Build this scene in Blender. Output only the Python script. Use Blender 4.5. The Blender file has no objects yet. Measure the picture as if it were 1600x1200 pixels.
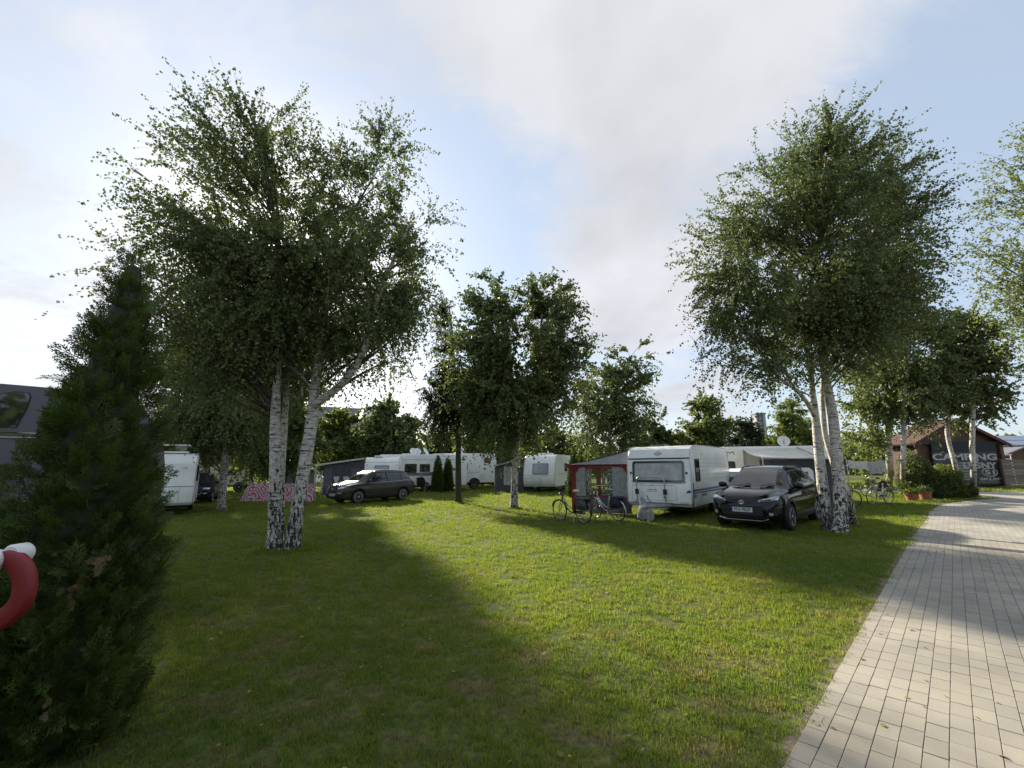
import bpy, bmesh, math, random
import numpy as np
from mathutils import Vector, Matrix
from mathutils.bvhtree import BVHTree

random.seed(7)
RNG = np.random.default_rng(7)
SC = bpy.context.scene
COL = SC.collection
R = math.radians

# ------------------------------------------------------------------ camera
CAM_F, CAM_H, SLOPE = 680.0, 1.8, 0.008      # focal length (px of a 1600 px frame), eye height, lawn rising to the east
PITCH = math.atan(128.7 / CAM_F)
cam_data = bpy.data.cameras.new('camera')
cam_data.sensor_fit = 'HORIZONTAL'
cam_data.sensor_width = 36.0
cam_data.lens = 36.0 * CAM_F / 1600.0
cam_data.clip_start = 0.05
cam_data.clip_end = 3000
cam = bpy.data.objects.new('camera', cam_data)
COL.objects.link(cam)
cam.location = (0, 0, CAM_H)
cam.rotation_euler = (R(90) + PITCH, 0, 0)
SC.camera = cam

# ------------------------------------------------------------------ sky, sun, exposure
SUN_AZ, SUN_EL = R(-29.4), R(24.2)
sun_dir = Vector((math.sin(SUN_AZ) * math.cos(SUN_EL), math.cos(SUN_AZ) * math.cos(SUN_EL), math.sin(SUN_EL)))
W = bpy.data.worlds.new('World')
SC.world = W
W.use_nodes = True


def wn(nt, kind, **kw):
    n = nt.nodes.new(kind)
    for k, v in kw.items():
        setattr(n, k, v)
    return n


def build_world():
    nt = W.node_tree
    nt.nodes.clear()
    L = nt.links.new
    out = wn(nt, 'ShaderNodeOutputWorld')
    bg = wn(nt, 'ShaderNodeBackground')
    bg.inputs['Strength'].default_value = 0.082
    L(bg.outputs[0], out.inputs['Surface'])
    sky = wn(nt, 'ShaderNodeTexSky', sky_type='NISHITA', sun_disc=False, sun_elevation=SUN_EL, sun_rotation=SUN_AZ,
             altitude=50, air_density=1.0, dust_density=0.8, ozone_density=1.3)
    tc = wn(nt, 'ShaderNodeTexCoord')
    sep = wn(nt, 'ShaderNodeSeparateXYZ')
    L(tc.outputs['Generated'], sep.inputs[0])

    def math_(op, a, b=None, c=None, clamp=False):
        m = wn(nt, 'ShaderNodeMath', operation=op, use_clamp=clamp)
        for i, v in enumerate((a, b, c)):
            if v is None:
                continue
            if isinstance(v, (int, float)):
                m.inputs[i].default_value = v
            else:
                L(v, m.inputs[i])
        return m.outputs[0]

    # cloud sheet seen in perspective: direction projected on a plane high above
    z = math_('MAXIMUM', sep.outputs['Z'], 0.0)
    zz = math_('ADD', z, 0.18)
    px_ = math_('DIVIDE', sep.outputs['X'], zz)
    py_ = math_('DIVIDE', sep.outputs['Y'], zz)
    comb = wn(nt, 'ShaderNodeCombineXYZ')
    L(px_, comb.inputs[0])
    L(py_, comb.inputs[1])
    mp = wn(nt, 'ShaderNodeMapping')
    mp.inputs['Location'].default_value = (3.1, 0.4, 0)
    mp.inputs['Rotation'].default_value = (0, 0, R(-18))
    mp.inputs['Scale'].default_value = (1.05, 0.72, 1)
    L(comb.outputs[0], mp.inputs[0])
    n1 = wn(nt, 'ShaderNodeTexNoise', noise_dimensions='3D')
    n1.inputs['Scale'].default_value = 1.75
    n1.inputs['Detail'].default_value = 9
    n1.inputs['Roughness'].default_value = 0.60
    n1.inputs['Distortion'].default_value = 0.55
    L(mp.outputs[0], n1.inputs['Vector'])

    # three broad cloud banks and one clear gap, each a direction in the sky
    def lobe(az, el, width):
        d = (math.sin(R(az)) * math.cos(R(el)), math.cos(R(az)) * math.cos(R(el)), math.sin(R(el)))
        v = wn(nt, 'ShaderNodeVectorMath', operation='DOT_PRODUCT')
        L(tc.outputs['Generated'], v.inputs[0])
        v.inputs[1].default_value = d
        mr = wn(nt, 'ShaderNodeMapRange', interpolation_type='SMOOTHSTEP')
        mr.inputs['From Min'].default_value = math.cos(R(width))
        mr.inputs['From Max'].default_value = 1.0
        L(v.outputs['Value'], mr.inputs['Value'])
        return mr.outputs[0]

    bias = math_('MULTIPLY', lobe(22, 38, 27), 0.30)
    bias = math_('ADD', bias, math_('MULTIPLY', lobe(28, 58, 30), 0.24))
    bias = math_('ADD', bias, math_('MULTIPLY', lobe(-46, 20, 24), 0.20))
    bias = math_('ADD', bias, math_('MULTIPLY', lobe(-30, 62, 32), 0.16))
    bias = math_('ADD', bias, math_('MULTIPLY', lobe(16, 16, 20), 0.16))
    bias = math_('SUBTRACT', bias, math_('MULTIPLY', lobe(-3, 32, 15), 0.30))
    bias = math_('SUBTRACT', bias, math_('MULTIPLY', lobe(52, 27, 20), 0.22))
    mp3 = wn(nt, 'ShaderNodeMapping')
    mp3.inputs['Rotation'].default_value = (0, 0, R(38))
    mp3.inputs['Scale'].default_value = (1.0, 2.6, 1)
    L(comb.outputs[0], mp3.inputs[0])
    n3 = wn(nt, 'ShaderNodeTexNoise')
    n3.inputs['Scale'].default_value = 2.4
    n3.inputs['Detail'].default_value = 10
    n3.inputs['Roughness'].default_value = 0.66
    n3.inputs['Distortion'].default_value = 0.9
    L(mp3.outputs[0], n3.inputs['Vector'])
    wisp = math_('MULTIPLY', math_('SUBTRACT', n3.outputs['Fac'], 0.5), 0.55)
    dens = math_('ADD', math_('ADD', n1.outputs['Fac'], wisp), bias)
    mr = wn(nt, 'ShaderNodeMapRange', interpolation_type='SMOOTHSTEP')
    mr.inputs['From Min'].default_value = 0.42
    mr.inputs['From Max'].default_value = 0.86
    L(dens, mr.inputs['Value'])
    # thin glow of the sun behind haze
    vs = wn(nt, 'ShaderNodeVectorMath', operation='DOT_PRODUCT')
    L(tc.outputs['Generated'], vs.inputs[0])
    vs.inputs[1].default_value = sun_dir
    glow = math_('POWER', math_('MAXIMUM', vs.outputs['Value'], 0.0), 9.0)
    # cloud brightness: paler towards the sun, soft grey undersides from a second noise
    n2 = wn(nt, 'ShaderNodeTexNoise')
    n2.inputs['Scale'].default_value = 2.6
    n2.inputs['Detail'].default_value = 5
    L(mp.outputs[0], n2.inputs['Vector'])
    shade = wn(nt, 'ShaderNodeMapRange')
    shade.inputs['From Min'].default_value = 0.3
    shade.inputs['From Max'].default_value = 0.7
    shade.inputs['To Min'].default_value = 3.35
    shade.inputs['To Max'].default_value = 4.4
    L(n2.outputs['Fac'], shade.inputs['Value'])
    core = math_('POWER', math_('MAXIMUM', vs.outputs['Value'], 0.0), 90.0)
    br = math_('ADD', shade.outputs[0], math_('ADD', math_('MULTIPLY', glow, 0.7), math_('MULTIPLY', core, 3.5)))
    ccol = wn(nt, 'ShaderNodeVectorMath', operation='SCALE')
    ccol.inputs[0].default_value = (0.985, 0.985, 1.03)
    L(br, ccol.inputs['Scale'])
    # high thin veil that pales the blue
    veil = wn(nt, 'ShaderNodeMix', data_type='RGBA')
    veil.inputs['Factor'].default_value = 0.66
    L(sky.outputs[0], veil.inputs['A'])
    veil.inputs['B'].default_value = (3.1, 3.65, 4.4, 1)
    mix = wn(nt, 'ShaderNodeMix', data_type='RGBA')
    L(math_('MULTIPLY', mr.outputs[0], 0.92), mix.inputs['Factor'])
    L(veil.outputs['Result'], mix.inputs['A'])
    L(ccol.outputs[0], mix.inputs['B'])
    # the veiled sun: an aureole in the thin cloud round it
    au = wn(nt, 'ShaderNodeVectorMath', operation='SCALE')
    au.inputs[0].default_value = (1.0, 0.97, 0.92)
    L(math_('MULTIPLY', core, 3.0), au.inputs['Scale'])
    ad = wn(nt, 'ShaderNodeVectorMath', operation='ADD')
    L(mix.outputs['Result'], ad.inputs[0])
    L(au.outputs[0], ad.inputs[1])
    L(ad.outputs[0], bg.inputs['Color'])


build_world()
W.cycles.sampling_method = 'NONE'
sun_data = bpy.data.lights.new('sun', 'SUN')
sun_data.energy = 4.4
sun_data.angle = R(1.2)
sun_data.color = (1.0, 0.90, 0.72)
sun = bpy.data.objects.new('sun', sun_data)
COL.objects.link(sun)
sun.rotation_euler = sun_dir.to_track_quat('Z', 'Y').to_euler()
sun.location = sun_dir * 80
SC.view_settings.view_transform = 'Standard'
SC.view_settings.look = 'None'
SC.view_settings.gamma = 1.0
SC.view_settings.use_curve_mapping = False
SC.view_settings.exposure = 1.32
SC.render.engine = 'CYCLES'
SC.cycles.max_bounces = 10
SC.cycles.diffuse_bounces = 5
SC.cycles.use_denoising = True
SC.cycles.denoiser = 'OPENIMAGEDENOISE'
SC.cycles.denoising_prefilter = 'NONE'
SC.cycles.use_adaptive_sampling = False
SC.cycles.transmission_bounces = 6
SC.cycles.transparent_max_bounces = 10
SC.cycles.caustics_reflective = False
SC.cycles.caustics_refractive = False

# ------------------------------------------------------------------ measuring the place
CP, SP = math.cos(PITCH), math.sin(PITCH)


def ray(x, y):
    u, v = (x - 800) / CAM_F, (600 - y) / CAM_F
    return Vector((u, CP - v * SP, SP + v * CP))


def gp(x, y):
    """ground point seen at a photo pixel"""
    d = ray(x, y)
    t = CAM_H / (SLOPE * d.x - d.z)
    return Vector((t * d.x, t * d.y, SLOPE * t * d.x))


def at(x, y, Y):
    """point seen at a photo pixel, at depth Y north of the camera"""
    d = ray(x, y)
    return Vector((0, 0, CAM_H)) + d * (Y / d.y)


def gz(x):
    return SLOPE * x


# ------------------------------------------------------------------ object helpers
def link(name, me, mat=None, parent=None, smooth=False):
    o = bpy.data.objects.new(name, me)
    COL.objects.link(o)
    if mat is not None:
        me.materials.clear()
        for m in (mat if isinstance(mat, (list, tuple)) else [mat]):
            me.materials.append(m)
    if smooth and len(me.polygons):
        me.polygons.foreach_set('use_smooth', np.ones(len(me.polygons), bool))
    if parent is not None:
        o.parent = parent
    return o


def tag(o, label=None, cat=None, group=None, kind=None):
    if label:
        o['label'] = label
    if cat:
        o['category'] = cat
    if group:
        o['group'] = group
    if kind:
        o['kind'] = kind
    return o


def thing(name, label, cat, loc=(0, 0, 0), rz=0.0, group=None, scale=1.0, tilt=False):
    o = bpy.data.objects.new(name, None)
    o.empty_display_size = 0.2
    COL.objects.link(o)
    q = Matrix.Rotation(rz, 4, 'Z')
    if tilt:                                     # stands on the slightly sloping lawn
        q = Matrix.Rotation(-math.atan(SLOPE), 4, 'Y') @ q
    o.matrix_world = Matrix.Translation(Vector(loc)) @ q @ Matrix.Scale(scale, 4)
    return tag(o, label, cat, group)


def copy_tree(o, parent=None):
    c = o.copy()
    COL.objects.link(c)
    if parent is not None:
        c.parent = parent
    for ch in [x for x in bpy.data.objects if x.parent == o]:
        copy_tree(ch, c)
    return c


class MB:
    """collects shapes and links them as one mesh object"""

    def __init__(self):
        self.v, self.f = [], []

    def add(self, vs, fs):
        n = len(self.v)
        self.v += [tuple(p) for p in vs]
        self.f += [tuple(i + n for i in f) for f in fs]
        return self

    def box(self, x0, x1, y0, y1, z0, z1, b=0.0):
        if b > 0:
            bm = bmesh.new()
            bmesh.ops.create_cube(bm, size=1)
            for q in bm.verts:
                q.co = Vector(((x0 + x1) / 2 + q.co.x * (x1 - x0), (y0 + y1) / 2 + q.co.y * (y1 - y0), (z0 + z1) / 2 + q.co.z * (z1 - z0)))
            bmesh.ops.bevel(bm, geom=bm.edges[:], offset=b, segments=2, affect='EDGES', profile=0.5)
            return self.bm(bm)
        v = [(x, y, z) for z in (z0, z1) for y in (y0, y1) for x in (x0, x1)]
        return self.add(v, [(0, 2, 3, 1), (4, 5, 7, 6), (0, 1, 5, 4), (2, 6, 7, 3), (0, 4, 6, 2), (1, 3, 7, 5)])

    def bm(self, bm):
        bm.verts.index_update()
        self.add([q.co.copy() for q in bm.verts], [[q.index for q in f.verts] for f in bm.faces])
        bm.free()
        return self

    def tube(self, pts, r, n=8, cap=True):
        pts = [Vector(p) for p in pts]
        rs = r if isinstance(r, (list, tuple, np.ndarray)) else [r] * len(pts)
        base = len(self.v)
        t = (pts[1] - pts[0]).normalized()
        a = t.orthogonal().normalized()
        for i, p in enumerate(pts):
            if i == 0:
                t = pts[1] - pts[0]
            elif i == len(pts) - 1:
                t = pts[-1] - pts[-2]
            else:
                t = (pts[i + 1] - p).normalized() + (p - pts[i - 1]).normalized()
            t = t.normalized()
            a = (a - t * a.dot(t)).normalized()
            b = t.cross(a)
            for k in range(n):
                w = 2 * math.pi * k / n
                self.v.append(tuple(p + (a * math.cos(w) + b * math.sin(w)) * rs[i]))
        for i in range(len(pts) - 1):
            for k in range(n):
                k2 = (k + 1) % n
                self.f.append((base + i * n + k, base + i * n + k2, base + (i + 1) * n + k2, base + (i + 1) * n + k))
        if cap:
            self.f.append(tuple(base + k for k in range(n - 1, -1, -1)))
            self.f.append(tuple(base + (len(pts) - 1) * n + k for k in range(n)))
        return self

    def ring(self, c, axis, R_, r, n=28, m=6):
        """torus"""
        c, axis = Vector(c), Vector(axis).normalized()
        a = axis.orthogonal().normalized()
        b = axis.cross(a)
        base = len(self.v)
        for i in range(n):
            w = 2 * math.pi * i / n
            d = a * math.cos(w) + b * math.sin(w)
            for k in range(m):
                q = 2 * math.pi * k / m
                self.v.append(tuple(c + d * (R_ + r * math.cos(q)) + axis * r * math.sin(q)))
        for i in range(n):
            i2 = (i + 1) % n
            for k in range(m):
                k2 = (k + 1) % m
                self.f.append((base + i * m + k, base + i2 * m + k, base + i2 * m + k2, base + i * m + k2))
        return self

    def lathe(self, prof, c=(0, 0, 0), axis='Z', n=20):
        """prof: (radius, height) pairs turned about an axis"""
        base = len(self.v)
        c = Vector(c)
        for (r, h) in prof:
            for k in range(n):
                w = 2 * math.pi * k / n
                p = (r * math.cos(w), r * math.sin(w), h)
                if axis == 'Y':
                    p = (p[0], p[2], p[1])
                elif axis == 'X':
                    p = (p[2], p[0], p[1])
                self.v.append(tuple(c + Vector(p)))
        for i in range(len(prof) - 1):
            for k in range(n):
                k2 = (k + 1) % n
                self.f.append((base + i * n + k, base + i * n + k2, base + (i + 1) * n + k2, base + (i + 1) * n + k))
        self.f.append(tuple(base + k for k in range(n)))
        self.f.append(tuple(base + (len(prof) - 1) * n + k for k in range(n)))
        return self

    def prism(self, poly, d0, d1, plane='XZ'):
        """polygon extruded along the axis normal to its plane"""
        n = len(poly)
        mk = {'XZ': lambda p, d: (p[0], d, p[1]), 'YZ': lambda p, d: (d, p[0], p[1]), 'XY': lambda p, d: (p[0], p[1], d)}[plane]
        v = [mk(p, d0) for p in poly] + [mk(p, d1) for p in poly]
        f = [tuple(range(n)), tuple(range(2 * n - 1, n - 1, -1))]
        f += [(i, n + i, n + (i + 1) % n, (i + 1) % n) for i in range(n)]
        return self.add(v, f)

    def quad(self, a, b, c, d):
        return self.add([a, b, c, d], [(0, 1, 2, 3)])

    def slab(self, poly, t):
        """planar 3-D polygon given a thickness t along its normal"""
        p = [Vector(q) for q in poly]
        n = (p[1] - p[0]).cross(p[2] - p[0]).normalized() * t
        k = len(p)
        v = p + [q + n for q in p]
        f = [tuple(range(k - 1, -1, -1)), tuple(range(k, 2 * k))]
        f += [(i, (i + 1) % k, k + (i + 1) % k, k + i) for i in range(k)]
        return self.add(v, f)

    def grid(self, fn, nu, nv, double=0.0):
        base = len(self.v)
        for j in range(nv + 1):
            for i in range(nu + 1):
                self.v.append(tuple(fn(i / nu, j / nv)))
        for j in range(nv):
            for i in range(nu):
                a = base + j * (nu + 1) + i
                self.f.append((a, a + 1, a + nu + 2, a + nu + 1))
        return self

    def mesh(self, name):
        me = bpy.data.meshes.new(name)
        me.from_pydata(self.v, [], self.f)
        bm = bmesh.new()
        bm.from_mesh(me)
        bmesh.ops.recalc_face_normals(bm, faces=bm.faces[:])
        bm.to_mesh(me)
        bm.free()
        return me

    def build(self, name, mat, parent=None, smooth=False, angle=None):
        me = self.mesh(name)
        o = link(name, me, mat, parent, smooth)
        if angle is not None:
            me.polygons.foreach_set('use_smooth', np.ones(len(me.polygons), bool))
            me.set_sharp_from_angle(angle=R(angle))
        return o


def rrect(w, h, r, n=4, cx=0.0, cz=0.0):
    """rounded rectangle outline"""
    p = []
    for (sx, sz, a0) in ((1, 1, 0), (-1, 1, 90), (-1, -1, 180), (1, -1, 270)):
        for k in range(n + 1):
            a = R(a0 + 90 * k / n)
            p.append((cx + sx * (w / 2 - r) + r * math.cos(a), cz + sz * (h / 2 - r) + r * math.sin(a)))
    return p


def fast_mesh(name, verts, faces_flat, nside):
    """mesh from numpy arrays, every face with the same number of sides"""
    me = bpy.data.meshes.new(name)
    nf = len(faces_flat) // nside
    me.vertices.add(len(verts))
    me.vertices.foreach_set('co', np.asarray(verts, np.float32).ravel())
    me.loops.add(len(faces_flat))
    me.loops.foreach_set('vertex_index', np.asarray(faces_flat, np.int32))
    me.polygons.add(nf)
    me.polygons.foreach_set('loop_start', np.arange(0, nf * nside, nside, dtype=np.int32))
    me.polygons.foreach_set('use_smooth', np.zeros(nf, bool))
    me.update(calc_edges=True)
    return me


# ------------------------------------------------------------------ materials
def mat_new(name):
    m = bpy.data.materials.new(name)
    m.use_nodes = True
    nt = m.node_tree
    return m, nt, nt.nodes['Principled BSDF'], nt.links.new


def plain(name, col, rough=0.5, metal=0.0, spec=0.5, coat=0.0, var=0.06, scale=6.0, bump=0.0, bscale=60.0):
    """a surface with faint mottling of its colour and relief"""
    m, nt, p, L = mat_new(name)
    p.inputs['Roughness'].default_value = rough
    p.inputs['Metallic'].default_value = metal
    p.inputs['Specular IOR Level'].default_value = spec
    p.inputs['Coat Weight'].default_value = coat
    p.inputs['Coat Roughness'].default_value = 0.05
    tc = nt.nodes.new('ShaderNodeTexCoord')
    n = nt.nodes.new('ShaderNodeTexNoise')
    n.inputs['Scale'].default_value = scale
    n.inputs['Detail'].default_value = 5
    L(tc.outputs['Object'], n.inputs['Vector'])
    r = nt.nodes.new('ShaderNodeValToRGB')
    lo = [max(0, c * (1 - var * 2.2)) for c in col[:3]]
    hi = [min(1, c * (1 + var * 1.2)) for c in col[:3]]
    r.color_ramp.elements[0].position = 0.3
    r.color_ramp.elements[0].color = (*lo, 1)
    r.color_ramp.elements[1].position = 0.68
    r.color_ramp.elements[1].color = (*hi, 1)
    L(n.outputs['Fac'], r.inputs[0])
    L(r.outputs[0], p.inputs['Base Color'])
    if bump > 0:
        n2 = nt.nodes.new('ShaderNodeTexNoise')
        n2.inputs['Scale'].default_value = bscale
        n2.inputs['Detail'].default_value = 4
        L(tc.outputs['Object'], n2.inputs['Vector'])
        b = nt.nodes.new('ShaderNodeBump')
        b.inputs['Strength'].default_value = bump
        b.inputs['Distance'].default_value = 0.02
        L(n2.outputs['Fac'], b.inputs['Height'])
        L(b.outputs[0], p.inputs['Normal'])
    return m


def glass_dark(name, col=(0.016, 0.019, 0.021), rough=0.03):
    m, nt, p, L = mat_new(name)
    p.inputs['Base Color'].default_value = (*col, 1)
    p.inputs['Roughness'].default_value = rough
    p.inputs['Specular IOR Level'].default_value = 0.95
    return m


def foliage(name, dark, light, trans, tw=0.35, rough=0.55, spec=0.35):
    """leaf: every leaf its own tint, light passing through"""
    m, nt, p, L = mat_new(name)
    g = nt.nodes.new('ShaderNodeNewGeometry')
    r = nt.nodes.new('ShaderNodeValToRGB')
    r.color_ramp.elements[0].color = (*dark, 1)
    r.color_ramp.elements[1].color = (*light, 1)
    L(g.outputs['Random Per Island'], r.inputs[0])
    L(r.outputs[0], p.inputs['Base Color'])
    p.inputs['Roughness'].default_value = rough
    p.inputs['Specular IOR Level'].default_value = spec
    t = nt.nodes.new('ShaderNodeBsdfTranslucent')
    t.inputs['Color'].default_value = (*trans, 1)
    mx = nt.nodes.new('ShaderNodeMixShader')
    mx.inputs['Fac'].default_value = tw
    L(p.outputs[0], mx.inputs[1])
    L(t.outputs[0], mx.inputs[2])
    L(mx.outputs[0], nt.nodes['Material Output'].inputs['Surface'])
    return m


def bark_birch(name):
    m, nt, p, L = mat_new(name)
    p.inputs['Roughness'].default_value = 0.8
    tc = nt.nodes.new('ShaderNodeTexCoord')

    def noise(scale3, sc, det, dist=0.0):
        mp = nt.nodes.new('ShaderNodeMapping')
        mp.inputs['Scale'].default_value = scale3
        L(tc.outputs['Object'], mp.inputs[0])
        n = nt.nodes.new('ShaderNodeTexNoise')
        n.inputs['Scale'].default_value = sc
        n.inputs['Detail'].default_value = det
        n.inputs['Distortion'].default_value = dist
        L(mp.outputs[0], n.inputs['Vector'])
        return n.outputs['Fac']

    def rng(v, a, b, c, d):
        r = nt.nodes.new('ShaderNodeMapRange')
        r.inputs['From Min'].default_value, r.inputs['From Max'].default_value = a, b
        r.inputs['To Min'].default_value, r.inputs['To Max'].default_value = c, d
        L(v, r.inputs['Value'])
        return r.outputs[0]

    def mt(op, a, b):
        q = nt.nodes.new('ShaderNodeMath')
        q.operation = op
        q.use_clamp = op in ('ADD',)
        for i, v in enumerate((a, b)):
            if isinstance(v, (int, float)):
                q.inputs[i].default_value = v
            else:
                L(v, q.inputs[i])
        return q.outputs[0]

    sep = nt.nodes.new('ShaderNodeSeparateXYZ')
    L(tc.outputs['Object'], sep.inputs[0])
    old = rng(sep.outputs['Z'], 0.1, 2.1, 0.17, -0.015)      # rough black bark of the old butt of the stem
    scars = rng(noise((1.7, 1.7, 17), 2.0, 4, 0.4), 0.59, 0.63, 0, 1)
    dashes = rng(noise((3.5, 3.5, 75), 2.0, 3), 0.62, 0.68, 0, 0.8)
    plates = rng(mt('ADD', mt('ADD', noise((8, 8, 2.6), 2.6, 5, 0.9), mt('MULTIPLY', noise((1.2, 1.2, 1.6), 2, 2), 0.16)), old), 0.685, 0.74, 0, 1)
    dark = mt('MAXIMUM', mt('MAXIMUM', scars, dashes), plates)
    base = nt.nodes.new('ShaderNodeValToRGB')
    base.color_ramp.elements[0].position = 0.3
    base.color_ramp.elements[0].color = (0.34, 0.30, 0.25, 1)
    base.color_ramp.elements[1].position = 0.6
    base.color_ramp.elements[1].color = (0.62, 0.59, 0.53, 1)
    L(noise((3, 3, 5), 3, 4), base.inputs[0])
    mx = nt.nodes.new('ShaderNodeMix')
    mx.data_type = 'RGBA'
    L(dark, mx.inputs['Factor'])
    L(base.outputs[0], mx.inputs['A'])
    mx.inputs['B'].default_value = (0.028, 0.024, 0.02, 1)
    L(mx.outputs['Result'], p.inputs['Base Color'])
    b = nt.nodes.new('ShaderNodeBump')
    b.inputs['Strength'].default_value = 0.7
    b.inputs['Distance'].default_value = 0.02
    b.invert = True
    L(dark, b.inputs['Height'])
    L(b.outputs[0], p.inputs['Normal'])
    return m


M = {}
M['birch_bark'] = bark_birch('birch_bark')
M['dark_bark'] = plain('dark_bark', (0.07, 0.055, 0.042), 0.9, var=0.3, scale=14, bump=0.8, bscale=25)
M['twig'] = plain('twig', (0.075, 0.055, 0.042), 0.85, var=0.2)
M['leaf_birch'] = foliage('leaf_birch', (0.062, 0.092, 0.030), (0.140, 0.176, 0.066), (0.19, 0.25, 0.055), 0.27)
M['leaf_light'] = foliage('leaf_light', (0.076, 0.108, 0.028), (0.150, 0.186, 0.056), (0.25, 0.31, 0.055), 0.34)
M['leaf_dark'] = foliage('leaf_dark', (0.042, 0.068, 0.022), (0.10, 0.130, 0.042), (0.19, 0.24, 0.045), 0.3)
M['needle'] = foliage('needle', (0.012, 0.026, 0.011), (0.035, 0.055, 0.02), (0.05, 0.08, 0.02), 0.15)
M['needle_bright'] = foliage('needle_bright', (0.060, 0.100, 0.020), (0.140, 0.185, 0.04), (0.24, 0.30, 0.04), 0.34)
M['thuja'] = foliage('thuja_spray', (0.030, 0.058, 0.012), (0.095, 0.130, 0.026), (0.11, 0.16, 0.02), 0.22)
M['thuja_dead'] = foliage('thuja_dead', (0.095, 0.062, 0.024), (0.18, 0.12, 0.05), (0.12, 0.08, 0.03), 0.15)
M['white'] = plain('white_gelcoat', (0.87, 0.865, 0.83), 0.32, var=0.03, scale=3)
M['cream'] = plain('cream_gelcoat', (0.70, 0.68, 0.60), 0.4, var=0.04, scale=3)
M['offwhite'] = plain('offwhite_panel', (0.74, 0.745, 0.73), 0.4, var=0.04, scale=3)
M['alu'] = plain('brushed_aluminium', (0.55, 0.55, 0.55), 0.35, 0.9)
M['chrome'] = plain('chrome', (0.75, 0.75, 0.76), 0.12, 1.0, var=0.02)
M['black'] = plain('black_plastic', (0.018, 0.018, 0.019), 0.55)
M['rubber'] = plain('rubber', (0.02, 0.02, 0.02), 0.85, var=0.15, bump=0.2)
M['glass'] = glass_dark('tinted_glass')
M['glass_grey'] = glass_dark('grey_acrylic', (0.06, 0.065, 0.07), 0.08)
M['glass_pale'] = glass_dark('pale_acrylic', (0.34, 0.36, 0.40), 0.12)
M['grey_canvas'] = plain('grey_canvas', (0.085, 0.088, 0.10), 0.9, var=0.12, bump=0.2, bscale=12)
M['mid_canvas'] = plain('mid_grey_canvas', (0.30, 0.305, 0.31), 0.9, var=0.1, bump=0.25, bscale=10)
M['pale_canvas'] = plain('pale_canvas', (0.46, 0.46, 0.45), 0.85, var=0.08, bump=0.25, bscale=10)
M['cream_canvas'] = plain('cream_canvas', (0.66, 0.63, 0.56), 0.85, var=0.06, bump=0.2, bscale=8)
M['red_canvas'] = plain('red_canvas', (0.20, 0.022, 0.028), 0.85, var=0.12, bump=0.2, bscale=12)
M['net'] = plain('net_curtain', (0.62, 0.62, 0.6), 0.9, var=0.15, scale=30)
M['terracotta'] = plain('terracotta', (0.32, 0.12, 0.07), 0.85, var=0.12)
M['soil'] = plain('soil', (0.05, 0.035, 0.025), 0.95, var=0.3, scale=30)

# ================================================================== the ground
A45 = math.sqrt(0.5)
edge_px = [(1238, 1200), (1305, 1081), (1368, 958), (1424, 850), (1450, 809), (1453, 799), (1465, 791.5), (1487, 786), (1525, 781.5), (1561, 779)]
edge_w = [gp(*p) for p in edge_px]
e0 = edge_w[0]
main_poly = [Vector((e0.x - 4.2, e0.y - 4.2, 0))] + edge_w + [gp(1640, 781), Vector((34, 22, 0)), Vector((5.6 * A45 + 14 * A45, -5.6 * A45 + 14 * A45, 0)),
                                                              Vector((5.6 * A45 - 2 * A45, -5.6 * A45 - 2 * A45, 0))]
cross_poly = [gp(1300, 769.4), gp(1385, 770.2), gp(1528, 776), gp(1561, 779), gp(1640, 781.5), gp(1640, 769.5), gp(1528, 769), gp(1385, 766.6), gp(1300, 765.8)]


def inside(poly, x, y):
    x, y = np.asarray(x, float), np.asarray(y, float)
    r = np.zeros(x.shape, bool)
    n = len(poly)
    for i in range(n):
        a, b = poly[i], poly[(i + 1) % n]
        c = (a.y > y) != (b.y > y)
        with np.errstate(divide='ignore', invalid='ignore'):
            xx = (b.x - a.x) * (y - a.y) / (b.y - a.y + 1e-12) + a.x
        r ^= c & (x < xx)
    return r


def on_path(x, y):
    return inside(main_poly, x, y) | inside(cross_poly, x, y)


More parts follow.
